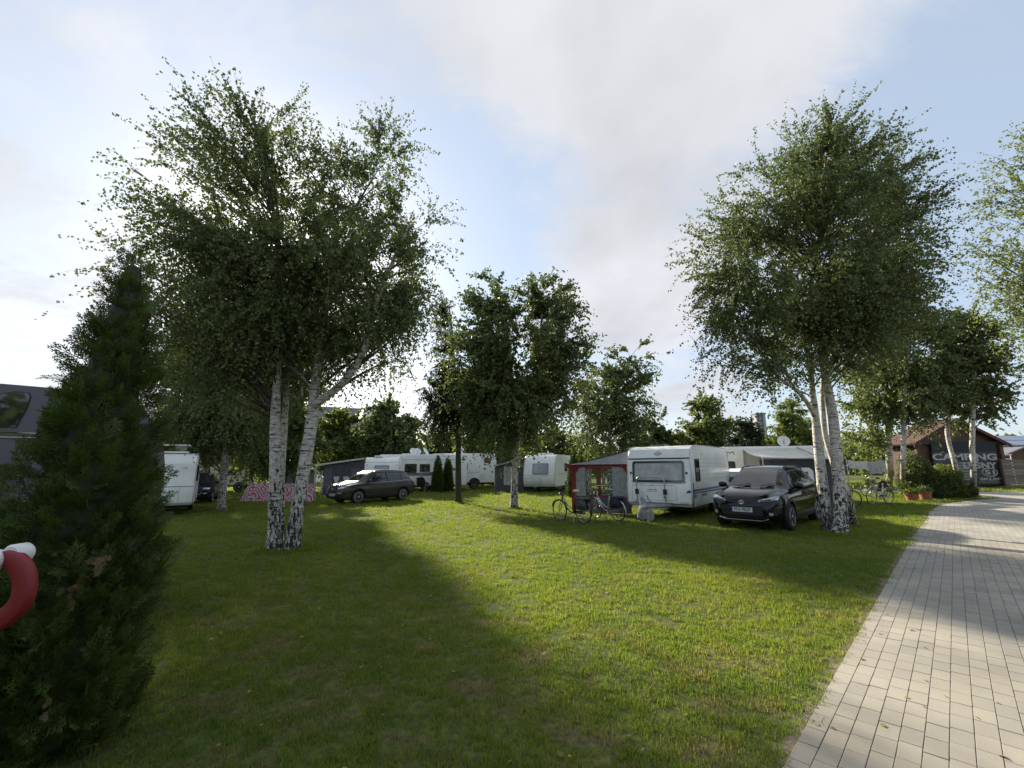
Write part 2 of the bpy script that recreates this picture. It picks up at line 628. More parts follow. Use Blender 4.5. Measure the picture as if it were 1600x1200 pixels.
def lawn_nodes(nt, L, blade):
    """colour of the turf by place: greener and yellower patches, dry thatch, bare soil along the paving"""
    g = nt.nodes.new('ShaderNodeNewGeometry')
    if blade:
        oi = nt.nodes.new('ShaderNodeObjectInfo')

    def noise(sc, det=4, rough=0.5):
        n = nt.nodes.new('ShaderNodeTexNoise')
        n.inputs['Scale'].default_value = sc
        n.inputs['Detail'].default_value = det
        n.inputs['Roughness'].default_value = rough
        L(g.outputs['Position'], n.inputs['Vector'])
        return n.outputs['Fac']

    def rng(v, a, b, c=0.0, d=1.0):
        r = nt.nodes.new('ShaderNodeMapRange')
        r.inputs['From Min'].default_value, r.inputs['From Max'].default_value = a, b
        r.inputs['To Min'].default_value, r.inputs['To Max'].default_value = c, d
        L(v, r.inputs['Value'])
        return r.outputs[0]

    def mix(f, a, b):
        x = nt.nodes.new('ShaderNodeMix')
        x.data_type = 'RGBA'
        for s, v in (('Factor', f), ('A', a), ('B', b)):
            if isinstance(v, (tuple, float)):
                x.inputs[s].default_value = v
            else:
                L(v, x.inputs[s])
        return x.outputs['Result']

    c = mix(rng(noise(0.45), 0.35, 0.65), (0.112, 0.176, 0.032, 1), (0.186, 0.232, 0.038, 1))
    c = mix(rng(noise(3.2, 5), 0.42, 0.72, 0, 0.65), c, (0.080, 0.136, 0.026, 1))
    if blade:
        c = mix(rng(oi.outputs['Random'], 0, 1, 0, 0.4), c, (0.175, 0.212, 0.032, 1))
        c = mix(rng(g.outputs['Random Per Island'], 0.0, 0.5, 0.5, 0.0), c, (0.046, 0.092, 0.016, 1))
        c = mix(rng(g.outputs['Random Per Island'], 0.86, 0.98, 0.0, 0.7), c, (0.29, 0.25, 0.10, 1))
    dry = rng(noise(1.7, 6, 0.66), 0.50, 0.66)
    sep = nt.nodes.new('ShaderNodeSeparateXYZ')
    L(g.outputs['Position'], sep.inputs[0])
    near = rng(sep.outputs['Y'], 3.0, 8.5, 1.0, 0.25)
    m = nt.nodes.new('ShaderNodeMath')
    m.operation = 'MULTIPLY'
    L(dry, m.inputs[0])
    L(near, m.inputs[1])
    c = mix(m.outputs[0], c, (0.235, 0.195, 0.105, 1))
    return c, g, sep, noise, rng, mix


def mat_ground():
    m, nt, p, L = mat_new('lawn_ground')
    c, g, sep, noise, rng, mix = lawn_nodes(nt, L, False)
    # earth and thatch showing between the blades
    c = mix(rng(noise(16, 5), 0.36, 0.66, 0.35, 0.9), c, (0.055, 0.047, 0.024, 1))
    s = nt.nodes.new('ShaderNodeMath')
    s.operation = 'SUBTRACT'
    L(sep.outputs['X'], s.inputs[0])
    L(sep.outputs['Y'], s.inputs[1])
    n = nt.nodes.new('ShaderNodeMath')
    n.operation = 'MULTIPLY_ADD'
    L(noise(6, 4), n.inputs[0])
    n.inputs[1].default_value = 0.35
    L(s.outputs[0], n.inputs[2])
    c = mix(rng(n.outputs[0], -1.36, -1.24), c, (0.22, 0.175, 0.125, 1))
    L(c, p.inputs['Base Color'])
    p.inputs['Roughness'].default_value = 0.95
    p.inputs['Specular IOR Level'].default_value = 0.1
    b = nt.nodes.new('ShaderNodeBump')
    b.inputs['Strength'].default_value = 0.6
    b.inputs['Distance'].default_value = 0.03
    L(noise(40, 4), b.inputs['Height'])
    L(b.outputs[0], p.inputs['Normal'])
    return m


def mat_blade():
    m, nt, p, L = mat_new('grass_blade')
    c = lawn_nodes(nt, L, True)[0]
    L(c, p.inputs['Base Color'])
    p.inputs['Roughness'].default_value = 0.5
    p.inputs['Specular IOR Level'].default_value = 0.12
    t = nt.nodes.new('ShaderNodeBsdfTranslucent')
    v = nt.nodes.new('ShaderNodeVectorMath')
    v.operation = 'MULTIPLY'
    L(c, v.inputs[0])
    v.inputs[1].default_value = (1.95, 1.9, 0.9)
    L(v.outputs[0], t.inputs['Color'])
    mx = nt.nodes.new('ShaderNodeMixShader')
    mx.inputs['Fac'].default_value = 0.45
    L(p.outputs[0], mx.inputs[1])
    L(t.outputs[0], mx.inputs[2])
    L(mx.outputs[0], nt.nodes['Material Output'].inputs['Surface'])
    return m


M['ground'] = mat_ground()
M['blade'] = mat_blade()


def build_ground():
    me = bpy.data.meshes.new('ground')
    X = [-420, -60, -20, 0, 20, 60, 420]
    Y = [-60, -10, 0, 10, 30, 80, 900]
    v = [(x, y, gz(x)) for y in Y for x in X]
    f = [(j * 7 + i, j * 7 + i + 1, j * 7 + i + 8, j * 7 + i + 7) for j in range(6) for i in range(6)]
    me.from_pydata(v, [], f)
    tag(link('ground', me, M['ground']), kind='structure', label='mown lawn with dry patches')


def build_grass():
    tufts = bpy.data.collections.new('tuft_kinds')          # not linked to the scene: only sources for scattering
    rr = np.random.default_rng(3)
    for t in range(5):
        vs, fs = [], []
        nb = 24
        for b in range(nb):
            a = rr.uniform(0, 2 * math.pi)
            r = 0.075 * math.sqrt(rr.uniform())
            x, y = r * math.cos(a), r * math.sin(a)
            h = rr.uniform(0.014, 0.046)
            if rr.uniform() < 0.08:
                h *= 1.45
            w = rr.uniform(0.0018, 0.0036)
            la = rr.uniform(0, 2 * math.pi)
            ln = rr.uniform(0.1, 0.9) * h
            dx, dy = math.cos(la) * ln, math.sin(la) * ln
            sx, sy = -math.sin(la) * w, math.cos(la) * w
            k = len(vs)
            vs += [(x - sx, y - sy, -0.004), (x + sx, y + sy, -0.004), (x + dx * .4 - sx * .8, y + dy * .4 - sy * .8, h * .62), (x + dx * .4 + sx * .8, y + dy * .4 + sy * .8, h * .62), (x + dx, y + dy, h)]
            fs += [(k, k + 1, k + 3, k + 2), (k + 2, k + 3, k + 4)]
        me = bpy.data.meshes.new('tuft')
        me.from_pydata(vs, [], fs)
        me.materials.append(M['blade'])
        tufts.objects.link(bpy.data.objects.new('tuft', me))
    # where the tufts stand: dense at one's feet, thinner and larger with distance
    P, S = [], []
    for (y0, y1, dens, s) in ((1.3, 3.2, 280, 0.92), (3.2, 5.5, 215, 0.97), (5.5, 9, 120, 1.15), (9, 15, 46, 1.5), (15, 26, 16, 2.2), (26, 46, 5, 3.2)):
        xm = y1 * 1.3 + 1.0
        n = int((y1 - y0) * 2 * xm * dens)
        x = rr.uniform(-xm, xm, n)
        y = rr.uniform(y0, y1, n)
        k = np.abs(x) < y * 1.3 + 1.0
        x, y = x[k], y[k]
        jx = (x - y) * A45 + rr.normal(0, 0.05, len(x))      # ragged edge along the paving
        k = ~(on_path(x, y) | ((jx > -1.0) & (x > 0) & (x + y < 17) & on_path(x + 0.25, y - 0.25)))
        x, y = x[k], y[k]
        P.append(np.stack([x, y, gz(x)], 1))
        S.append(rr.uniform(0.75, 1.25, len(x)) * s)
    for (bx, by, br) in ((-5.05, 10.25, 0.42), (8.55, 12.05, 0.55), (9.2, 13.1, 0.3), (0.1, 19.45, 0.2), (-2.7, 22.7, 0.2)):   # unmown ring round the stems
        n = int(170 * br / 0.4)
        a_, r_ = rr.uniform(0, 6.283, n), br * (0.75 + 0.5 * rr.uniform(0, 1, n) ** 2)
        P.append(np.stack([bx + r_ * np.cos(a_) * 1.25, by + r_ * np.sin(a_), gz(bx) + 0 * a_], 1))
        S.append(rr.uniform(1.3, 2.6, n))
    P, S = np.concatenate(P), np.concatenate(S)
    me = bpy.data.meshes.new('grass')
    me.vertices.add(len(P))
    me.vertices.foreach_set('co', P.astype(np.float32).ravel())
    a = me.attributes.new('s', 'FLOAT', 'POINT')
    a.data.foreach_set('value', S.astype(np.float32))
    o = link('grass', me, M['blade'])
    tag(o, kind='stuff', label='short lawn grass')
    ng = bpy.data.node_groups.new('grass_scatter', 'GeometryNodeTree')
    ng.interface.new_socket('Geometry', in_out='INPUT', socket_type='NodeSocketGeometry')
    ng.interface.new_socket('Geometry', in_out='OUTPUT', socket_type='NodeSocketGeometry')
    N, L = ng.nodes.new, ng.links.new
    gi, go, ip = N('NodeGroupInput'), N('NodeGroupOutput'), N('GeometryNodeInstanceOnPoints')
    ci = N('GeometryNodeCollectionInfo')
    ci.inputs['Collection'].default_value = tufts
    ci.inputs['Separate Children'].default_value = True
    ci.inputs['Reset Children'].default_value = True
    rv = N('FunctionNodeRandomValue')
    rv.data_type = 'FLOAT_VECTOR'
    rv.inputs['Min'].default_value = (-0.12, -0.12, 0)
    rv.inputs['Max'].default_value = (0.12, 0.12, 6.283)
    na = N('GeometryNodeInputNamedAttribute')
    na.data_type = 'FLOAT'
    na.inputs['Name'].default_value = 's'
    L(gi.outputs[0], ip.inputs['Points'])
    L(ci.outputs[0], ip.inputs['Instance'])
    ip.inputs['Pick Instance'].default_value = True
    L(rv.outputs['Value'], ip.inputs['Rotation'])
    L(na.outputs['Attribute'], ip.inputs['Scale'])
    L(ip.outputs[0], go.inputs[0])
    md = o.modifiers.new('scatter', 'NODES')
    md.node_group = ng
    print('grass tufts', len(P))


# ------------------------------------------------------------------ paving
def mat_paver(name, brick):
    m, nt, p, L = mat_new(name)
    g = nt.nodes.new('ShaderNodeNewGeometry')
    oi = nt.nodes.new('ShaderNodeObjectInfo')
    ad = nt.nodes.new('ShaderNodeMath')
    ad.operation = 'ADD'
    L(g.outputs['Random Per Island'], ad.inputs[0])
    L(oi.outputs['Random'], ad.inputs[1])
    fr = nt.nodes.new('ShaderNodeMath')
    fr.operation = 'FRACT'
    L(ad.outputs[0], fr.inputs[0])
    r = nt.nodes.new('ShaderNodeValToRGB')
    e = r.color_ramp.elements
    e[0].color = (0.30, 0.275, 0.232, 1)
    e[1].color = (0.355, 0.32, 0.262, 1)
    e.new(0.5).color = (0.33, 0.30, 0.248, 1)
    n = nt.nodes.new('ShaderNodeTexNoise')
    n.inputs['Scale'].default_value = 1.1
    n.inputs['Detail'].default_value = 6
    L(g.outputs['Position'], n.inputs['Vector'])
    n2 = nt.nodes.new('ShaderNodeTexNoise')
    n2.inputs['Scale'].default_value = 330
    n2.inputs['Detail'].default_value = 3
    L(g.outputs['Position'], n2.inputs['Vector'])
    L(fr.outputs[0], r.inputs[0])
    src = r.outputs[0]
    if brick:                                    # too far off to tell the stones apart: the joints as a print
        mp = nt.nodes.new('ShaderNodeMapping')
        mp.inputs['Rotation'].default_value = (0, 0, R(-45))
        L(g.outputs['Position'], mp.inputs[0])
        bt = nt.nodes.new('ShaderNodeTexBrick')
        bt.inputs['Scale'].default_value = 1.0
        bt.inputs['Brick Width'].default_value = 0.2285
        bt.inputs['Row Height'].default_value = 0.1184
        bt.inputs['Mortar Size'].default_value = 0.004
        bt.inputs['Color1'].default_value = (0.32, 0.305, 0.27, 1)
        bt.inputs['Color2'].default_value = (0.385, 0.36, 0.31, 1)
        bt.inputs['Mortar'].default_value = (0.19, 0.175, 0.145, 1)
        L(mp.outputs[0], bt.inputs['Vector'])
        src = bt.outputs[0]
    st = nt.nodes.new('ShaderNodeMapRange')
    st.inputs['From Min'].default_value = 0.3
    st.inputs['From Max'].default_value = 0.7
    st.inputs['To Min'].default_value = 0.78
    st.inputs['To Max'].default_value = 1.14
    L(n.outputs['Fac'], st.inputs['Value'])
    gr = nt.nodes.new('ShaderNodeMapRange')
    gr.inputs['From Min'].default_value = 0.3
    gr.inputs['From Max'].default_value = 0.7
    gr.inputs['To Min'].default_value = 0.80
    gr.inputs['To Max'].default_value = 1.18
    L(n2.outputs['Fac'], gr.inputs['Value'])
    mu = nt.nodes.new('ShaderNodeMath')
    mu.operation = 'MULTIPLY'
    L(st.outputs[0], mu.inputs[0])
    L(gr.outputs[0], mu.inputs[1])
    sc = nt.nodes.new('ShaderNodeVectorMath')
    sc.operation = 'SCALE'
    L(src, sc.inputs[0])
    L(mu.outputs[0], sc.inputs['Scale'])
    L(sc.outputs[0], p.inputs['Base Color'])
    p.inputs['Roughness'].default_value = 0.85
    p.inputs['Specular IOR Level'].default_value = 0.25
    b = nt.nodes.new('ShaderNodeBump')
    b.inputs['Strength'].default_value = 0.35
    b.inputs['Distance'].default_value = 0.004
    L(n2.outputs['Fac'], b.inputs['Height'])
    L(b.outputs[0], p.inputs['Normal'])
    return m


M['paver'] = mat_paver('concrete_paver', False)
M['paving_far'] = mat_paver('paving_beyond', True)
M['joint'] = plain('joint_sand', (0.21, 0.185, 0.145), 0.95, var=0.3, scale=12)

ROW, LEN, N0 = 0.1184, 0.2285, -0.8527
FAR_S = 15.5


def build_paving():
    def sheet(name, poly, dz, mat):
        me = bpy.data.meshes.new(name)
        me.from_pydata([(p.x, p.y, gz(p.x) + dz) for p in poly], [], [tuple(range(len(poly)))])
        bm = bmesh.new()
        bm.from_mesh(me)
        bmesh.ops.triangulate(bm, faces=bm.faces[:])
        bmesh.ops.recalc_face_normals(bm, faces=bm.faces[:])
        for f in bm.faces:
            if f.normal.z < 0:
                f.normal_flip()
        bm.to_mesh(me)
        bm.free()
        return link(name, me, mat)

    path = sheet('path', main_poly, 0.005, M['joint'])
    tag(path, kind='structure', label='drive of grey concrete block paving')
    cross = sheet('cross_path', cross_poly, 0.010, M['paving_far'])
    tag(cross, kind='structure', label='paved lane crossing behind the shrubs')
    # far part of the drive
    far = [p for p in edge_w if (p.x + p.y) * A45 > FAR_S - 0.6]
    s0 = FAR_S - 0.4
    poly = [Vector(((s0 - 0.96) * A45, (s0 + 0.96) * A45, 0))] + far + [gp(1640, 781), Vector((34, 22, 0)), Vector(((s0 + 5.6) * A45, (s0 - 5.6) * A45, 0))]
    far_o = sheet('far_paving', poly, 0.009, M['paving_far'])
    far_o.parent = path
    # the stones
    rr = np.random.default_rng(11)
    w, l, h = ROW - 0.004, LEN - 0.0026, 0.0085
    c = 0.0018

    def stone(w, l):
        a, b = w / 2, l / 2
        v = [(-a, -b, 0), (a, -b, 0), (a, b, 0), (-a, b, 0), (-a, -b, h - c), (a, -b, h - c), (a, b, h - c), (-a, b, h - c),
             (-a + c, -b + c, h), (a - c, -b + c, h), (a - c, b - c, h), (-a + c, b - c, h)]
        f = [(0, 1, 5, 4), (1, 2, 6, 5), (2, 3, 7, 6), (3, 0, 4, 7), (4, 5, 9, 8), (5, 6, 10, 9), (6, 7, 11, 10), (7, 4, 8, 11), (8, 9, 10, 11)]
        return v, f
    v0, f0 = stone(w, l)
    v0 = np.array(v0)
    shared = bpy.data.meshes.new('paver')
    shared.from_pydata([tuple(q) for q in v0], [], f0)
    shared.materials.append(M['paver'])
    items = []
    for i in range(-1, 56):
        n = N0 + ROW * (i + 0.5)
        s = 1.2 + rr.uniform(0, LEN)
        while s < FAR_S - 0.1:
            x, y = (s + n) * A45, (s - n) * A45
            if y > 0.6 and abs(x) < 1.32 * y + 1.2:
                items.append((n, s, x, y))
            s += LEN
    xs = np.array([q[2] for q in items])
    ys = np.array([q[3] for q in items])
    ok = inside(main_poly, xs, ys) | ((xs + ys) * A45 < 14)
    items = [q for q, k in zip(items, ok) if k]
    # nearest stones in the frame are objects of their own
    def shows(q):
        d = q[3] * CP + (gz(q[2]) - CAM_H) * SP
        u = 800 + CAM_F * q[2] / d
        v = 600 + CAM_F * (q[3] * SP - (gz(q[2]) - CAM_H) * CP) / d
        return u < 1625 and v < 1215
    items.sort(key=lambda q: (0 if shows(q) else 1, q[2] ** 2 + q[3] ** 2))
    rot = R(-45)
    for (n, s, x, y) in items[:300]:
        o = bpy.data.objects.new('paver', shared)
        COL.objects.link(o)
        o.parent = path
        o.location = (x, y, gz(x) + 0.005 + rr.uniform(-0.001, 0.0012))
        o.rotation_euler = (rr.normal(0, 0.004), rr.normal(0, 0.004) - 0.008, rot + rr.normal(0, 0.004))
    rest = items[300:]
    V = np.zeros((len(rest), 12, 3), np.float32)
    for k, (n, s, x, y) in enumerate(rest):
        a = rot + rr.normal(0, 0.003)
        ca, sa = math.cos(a), math.sin(a)
        q = v0.copy()
        q[:, 2] += rr.uniform(-0.001, 0.0012)
        V[k, :, 0] = x + q[:, 0] * ca - q[:, 1] * sa
        V[k, :, 1] = y + q[:, 0] * sa + q[:, 1] * ca
        V[k, :, 2] = q[:, 2] + gz(V[k, :, 0]) + 0.005
    F = (np.array(f0)[None] + 12 * np.arange(len(rest))[:, None, None]).ravel()
    o = link('pavers', fast_mesh('pavers', V.reshape(-1, 3), F, 4), M['paver'], path)
    tag(o, kind='stuff')
    print('pavers', len(items))


def build_litter():
    rr = np.random.default_rng(41)
    n = 700
    y = 2.2 + 26 * rr.uniform(0, 1, n) ** 1.6
    x = rr.uniform(-1.1, 1.25, n) * y
    z = np.where(on_path(x, y), 0.019, 0.03) + gz(x)
    k = ~on_path(x, y) | (rr.uniform(0, 1, n) < 0.35)
    P = np.stack([x, y, z], 1)[k]
    m = len(P)
    a = rr.uniform(0, 6.283, m)
    s = rr.uniform(0.014, 0.030, m)
    d = np.stack([np.cos(a), np.sin(a), rr.normal(0, 0.25, m)], 1) * s[:, None]
    b = np.stack([-np.sin(a), np.cos(a), rr.normal(0, 0.25, m)], 1) * s[:, None] * 0.7
    V = np.stack([P - d, P + b, P + d, P - b], 1).reshape(-1, 3)
    mt_ = foliage('fallen_leaf', (0.11, 0.075, 0.02), (0.34, 0.27, 0.06), (0.2, 0.15, 0.03), 0.2)
    o = link('fallen_leaves', fast_mesh('fallen_leaves', V, np.arange(4 * m), 4), mt_)
    tag(o, kind='stuff', label='scattered fallen birch leaves')


build_ground()
build_grass()
build_litter()
build_paving()

# ================================================================== vegetation
def leaf_mesh(name, P, size, mat, parent, down=0.5, rr=None, width=0.42, axis=None):
    """one four-cornered leaf per point, each hanging its own way"""
    n = len(P)
    rr = rr or RNG
    a = rr.normal(0, 1, (n, 3))
    a /= np.linalg.norm(a, axis=1)[:, None] + 1e-9
    a[:, 2] -= down * 1.6
    if axis is not None:
        a = a * 0.5 + axis
    a /= np.linalg.norm(a, axis=1)[:, None] + 1e-9
    b = np.cross(a, rr.normal(0, 1, (n, 3)))
    b /= np.linalg.norm(b, axis=1)[:, None] + 1e-9
    s = size * rr.uniform(0.7, 1.25, n)[:, None]
    V = np.empty((n, 4, 3), np.float32)
    V[:, 0] = P
    V[:, 1] = P + a * s * 0.45 + b * s * width
    V[:, 2] = P + a * s
    V[:, 3] = P + a * s * 0.45 - b * s * width
    return link(name, fast_mesh(name, V.reshape(-1, 3), np.arange(4 * n), 4), mat, parent)


def tubes_np(paths, radii, sides=3):
    """many thin rods at once: paths (N,K,3), radii (N,K)"""
    N, K, _ = paths.shape
    t = np.gradient(paths, axis=1)
    t /= np.linalg.norm(t, axis=2)[..., None] + 1e-9
    up = np.zeros_like(t)
    up[..., 0] = 0.31
    up[..., 1] = 0.95
    a = np.cross(t, up)
    a /= np.linalg.norm(a, axis=2)[..., None] + 1e-9
    b = np.cross(t, a)
    V = np.empty((N, K, sides, 3), np.float32)
    for k in range(sides):
        w = 2 * math.pi * k / sides
        V[:, :, k] = paths + (a * math.cos(w) + b * math.sin(w)) * radii[..., None]
    idx = np.arange(N * K * sides).reshape(N, K, sides)
    nx = np.roll(idx, -1, axis=2)
    F = np.stack([idx[:, :-1], nx[:, :-1], nx[:, 1:], idx[:, 1:]], axis=-1)
    return V.reshape(-1, 3), F.ravel()


def stem_px(pts, Y, dy=0.0, base=None):
    """stem from photo measurements (x, y, width) at depth Y, receding dy towards its tip"""
    n = len(pts)
    out, rad = [], []
    for i, (x, y, w) in enumerate(pts):
        q = at(x, y, Y + dy * i / max(1, n - 1))
        out.append(q)
        rad.append(w / 2 / CAM_F * Y * 0.92 / math.sqrt(1 + ((x - 800) / CAM_F) ** 2))
    if base is not None:
        out[0] = base
    return out, rad


def smooth_path(pts, rad, step=0.25):
    P = [np.array(p) for p in pts]
    res, rr_ = [], []
    for i in range(len(P) - 1):
        p0, p1, p2, p3 = P[max(0, i - 1)], P[i], P[i + 1], P[min(len(P) - 1, i + 2)]
        n = max(2, int(np.linalg.norm(p2 - p1) / step))
        for k in range(n):
            t = k / n
            res.append(0.5 * ((2 * p1) + (-p0 + p2) * t + (2 * p0 - 5 * p1 + 4 * p2 - p3) * t * t + (-p0 + 3 * p1 - 3 * p2 + p3) * t ** 3))
            rr_.append(rad[i] * (1 - t) + rad[i + 1] * t)
    res.append(P[-1])
    rr_.append(rad[-1])
    return res, rr_


def tree(name, label, cat, stems, lobes, leaf_mat, n_att=120, n_twig=9, n_leaf=22, leaf=0.06, twig_len=0.8, droop=0.55, bark='birch_bark', group=None,
         seed=1, twigs=True, base=None, up_top=0.8, fork=0.45, spread=0.065, kind_crown='crown', shell=0.5, width=0.42, start=0.8):
    rr = np.random.default_rng(seed)
    base = Vector(base if base is not None else stems[0][0][0])
    t = thing(name, label, cat, base, 0, group)
    B = np.array(base)
    sm = []
    for (pts, rad) in stems:
        p, r = smooth_path(pts, rad)
        sm.append((np.array(p), np.array(r)))
        mb = MB()
        n = 14 if rad[0] > 0.09 else 8
        rj = [q * (1 + rr.normal(0, 0.025)) for q in r]
        if pts[0][2] < base.z + 0.6:
            for i, q in enumerate(p):                    # root flare
                h = q[2] - base.z
                if h < 0.5:
                    rj[i] = r[i] * (1 + 0.28 * max(0, 1 - h / 0.25) ** 2)
            p = [np.array(p[0]) - np.array((0, 0, 0.12))] + list(p)
            rj = [rj[0] * 1.1] + rj
        mb.tube([q - B for q in p], rj, n)
        mb.build('trunk' if pts[0][2] < base.z + 0.8 else 'limb', M[bark], t, smooth=True)
    # limbs run from the stems out to points spread through the crown
    allp = np.concatenate([q[0] for q in sm])
    allr = np.concatenate([q[1] for q in sm])
    att, cen, wgt, scl = [], [], [], []
    tot = sum(l[4] for l in lobes)
    for (c, rx, ry, rz, w) in lobes:
        k = max(3, int(n_att * w / tot))
        k0_, k = k, int(k * 1.7)
        d = rr.normal(0, 1, (k, 3))
        d /= np.linalg.norm(d, axis=1)[:, None]
        u = rr.uniform(0, 1, k) ** (1 / 3)
        u = shell * 0.5 + (1 - shell * 0.5) * u
        u *= np.where(rr.uniform(0, 1, k) < 0.14, 1.14, 0.9)
        q = np.array(c) + d * u[:, None] * np.array((rx, ry, rz))
        # boughs gather in clumps and leave gaps between them
        fq = 6.0 / max(1.0, (rx + rz))
        lump = np.sin(q[:, 0] * fq * 1.9 + seed) + np.sin(q[:, 1] * fq * 2.3 + 2 * seed) + np.sin(q[:, 2] * fq * 2.6 + 3 * seed) + rr.normal(0, 0.7, k)
        d = d[np.argsort(-lump)[:k0_]]
        q = q[np.argsort(-lump)[:k0_]]
        k = k0_
        att.append(q)
        cen.append(np.repeat(np.array(c)[None], k, 0))
        scl.append(np.repeat(np.array((rx, ry, rz))[None], k, 0))
    att, cen, scl = np.concatenate(att), np.concatenate(cen), np.concatenate(scl)
    K = 7
    br = np.empty((len(att), K, 3))
    bw = np.empty((len(att), K))
    for i, q in enumerate(att):
        hd = np.hypot(allp[:, 0] - q[0], allp[:, 1] - q[1])
        ok_ = allp[:, 2] - base.z > max(0.26 * (q[2] - base.z) + 0.6, start)
        cost = np.where(ok_, 0, 9) + np.abs(allp[:, 2] - (q[2] - 0.75 * hd)) + 0.35 * hd + np.where(allp[:, 2] > q[2] - 0.1, 3.0, 0)
        j = int(np.argmin(cost + rr.uniform(0, 0.5, len(cost))))
        p0 = allp[j]
        L_ = np.linalg.norm(q - p0)
        mid = p0 + (q - p0) * 0.45 + np.array((0, 0, 0.16 * L_)) + rr.normal(0, 0.11 * L_, 3)
        tt = np.linspace(0, 1, K)[:, None]
        br[i] = (1 - tt) ** 2 * p0 + 2 * tt * (1 - tt) * mid + tt ** 2 * q
        r0 = min(allr[j] * fork, 0.009 + 0.0075 * L_)
        bw[i] = np.linspace(r0, 0.004, K)
    V, F = tubes_np(br - B, bw, 5)
    link('branches', fast_mesh('branches', V, F, 4), M['twig'], t, True)['kind'] = 'stuff'
    # twigs
    n = len(att)
    ii = np.repeat(np.arange(n), n_twig)
    s = rr.uniform(0.35, 1.0, len(ii)) ** 0.8
    k0 = np.clip((s * (K - 1)).astype(int), 0, K - 2)
    fr = (s * (K - 1) - k0)[:, None]
    p0 = br[ii, k0] * (1 - fr) + br[ii, k0 + 1] * fr
    tang = br[ii, k0 + 1] - br[ii, k0]
    tang /= np.linalg.norm(tang, axis=1)[:, None] + 1e-9
    out = (p0 - cen[ii]) / scl[ii]
    rel = np.clip(out[:, 2], -1.2, 1.2)
    out /= np.linalg.norm(out, axis=1)[:, None] + 1e-9
    d = tang * 0.7 + out * 0.75 + rr.normal(0, 0.5, (len(ii), 3))
    d[:, 2] += up_top * np.clip(rel, 0, 1) * 0.9 - droop * np.clip(0.25 - rel, 0, 1.2) * 0.6
    d /= np.linalg.norm(d, axis=1)[:, None] + 1e-9
    ln = twig_len * rr.uniform(0.45, 1.25, len(ii))
    KT = 5
    tt = np.linspace(0, 1, KT)[None, :, None]
    grav = droop * np.clip(0.75 - 0.7 * rel, 0.05, 1.5)
    tw = p0[:, None] + d[:, None] * ln[:, None, None] * tt
    tw[..., 2] -= (grav * ln)[:, None] * (tt[..., 0] ** 2) * 0.8
    if twigs:
        V, F = tubes_np((tw - B)[::3], np.linspace(0.0042, 0.0016, KT)[None].repeat(len(ii[::3]), 0), 3)
        link('twigs', fast_mesh('twigs', V, F, 4), M['twig'], t, True)['kind'] = 'stuff'
    # leaves along the twigs
    q = np.repeat(np.arange(len(ii)), n_leaf)
    u = rr.uniform(0.05, 1.03, len(q)) * (KT - 1)
    k0 = np.clip(u.astype(int), 0, KT - 2)
    fr = (u - k0)[:, None]
    P = tw[q, k0] * (1 - fr) + tw[q, k0 + 1] * fr + rr.normal(0, spread * twig_len * 0.55, (len(q), 3)) * (0.35 + 0.65 * rr.uniform(0, 1, (len(q), 1)))
    leaf_mesh(kind_crown, P - B, leaf, M[leaf_mat], t, 0.55, rr, width)['kind'] = 'stuff'
    return t


def lobe_px(x, y, rx, ry, Y, dr, w=None, dY=0.0):
    """crown lobe measured in the photo at depth Y; dr = its radius in depth"""
    c = at(x, y, Y + dY)
    a = at(x + rx, y, Y + dY)
    b = at(x, y - ry, Y + dY)
    ex, ez = (a - c).length, (b - c).length
    return (tuple(c), ex, dr, ez, w if w is not None else ex * ez * dr)


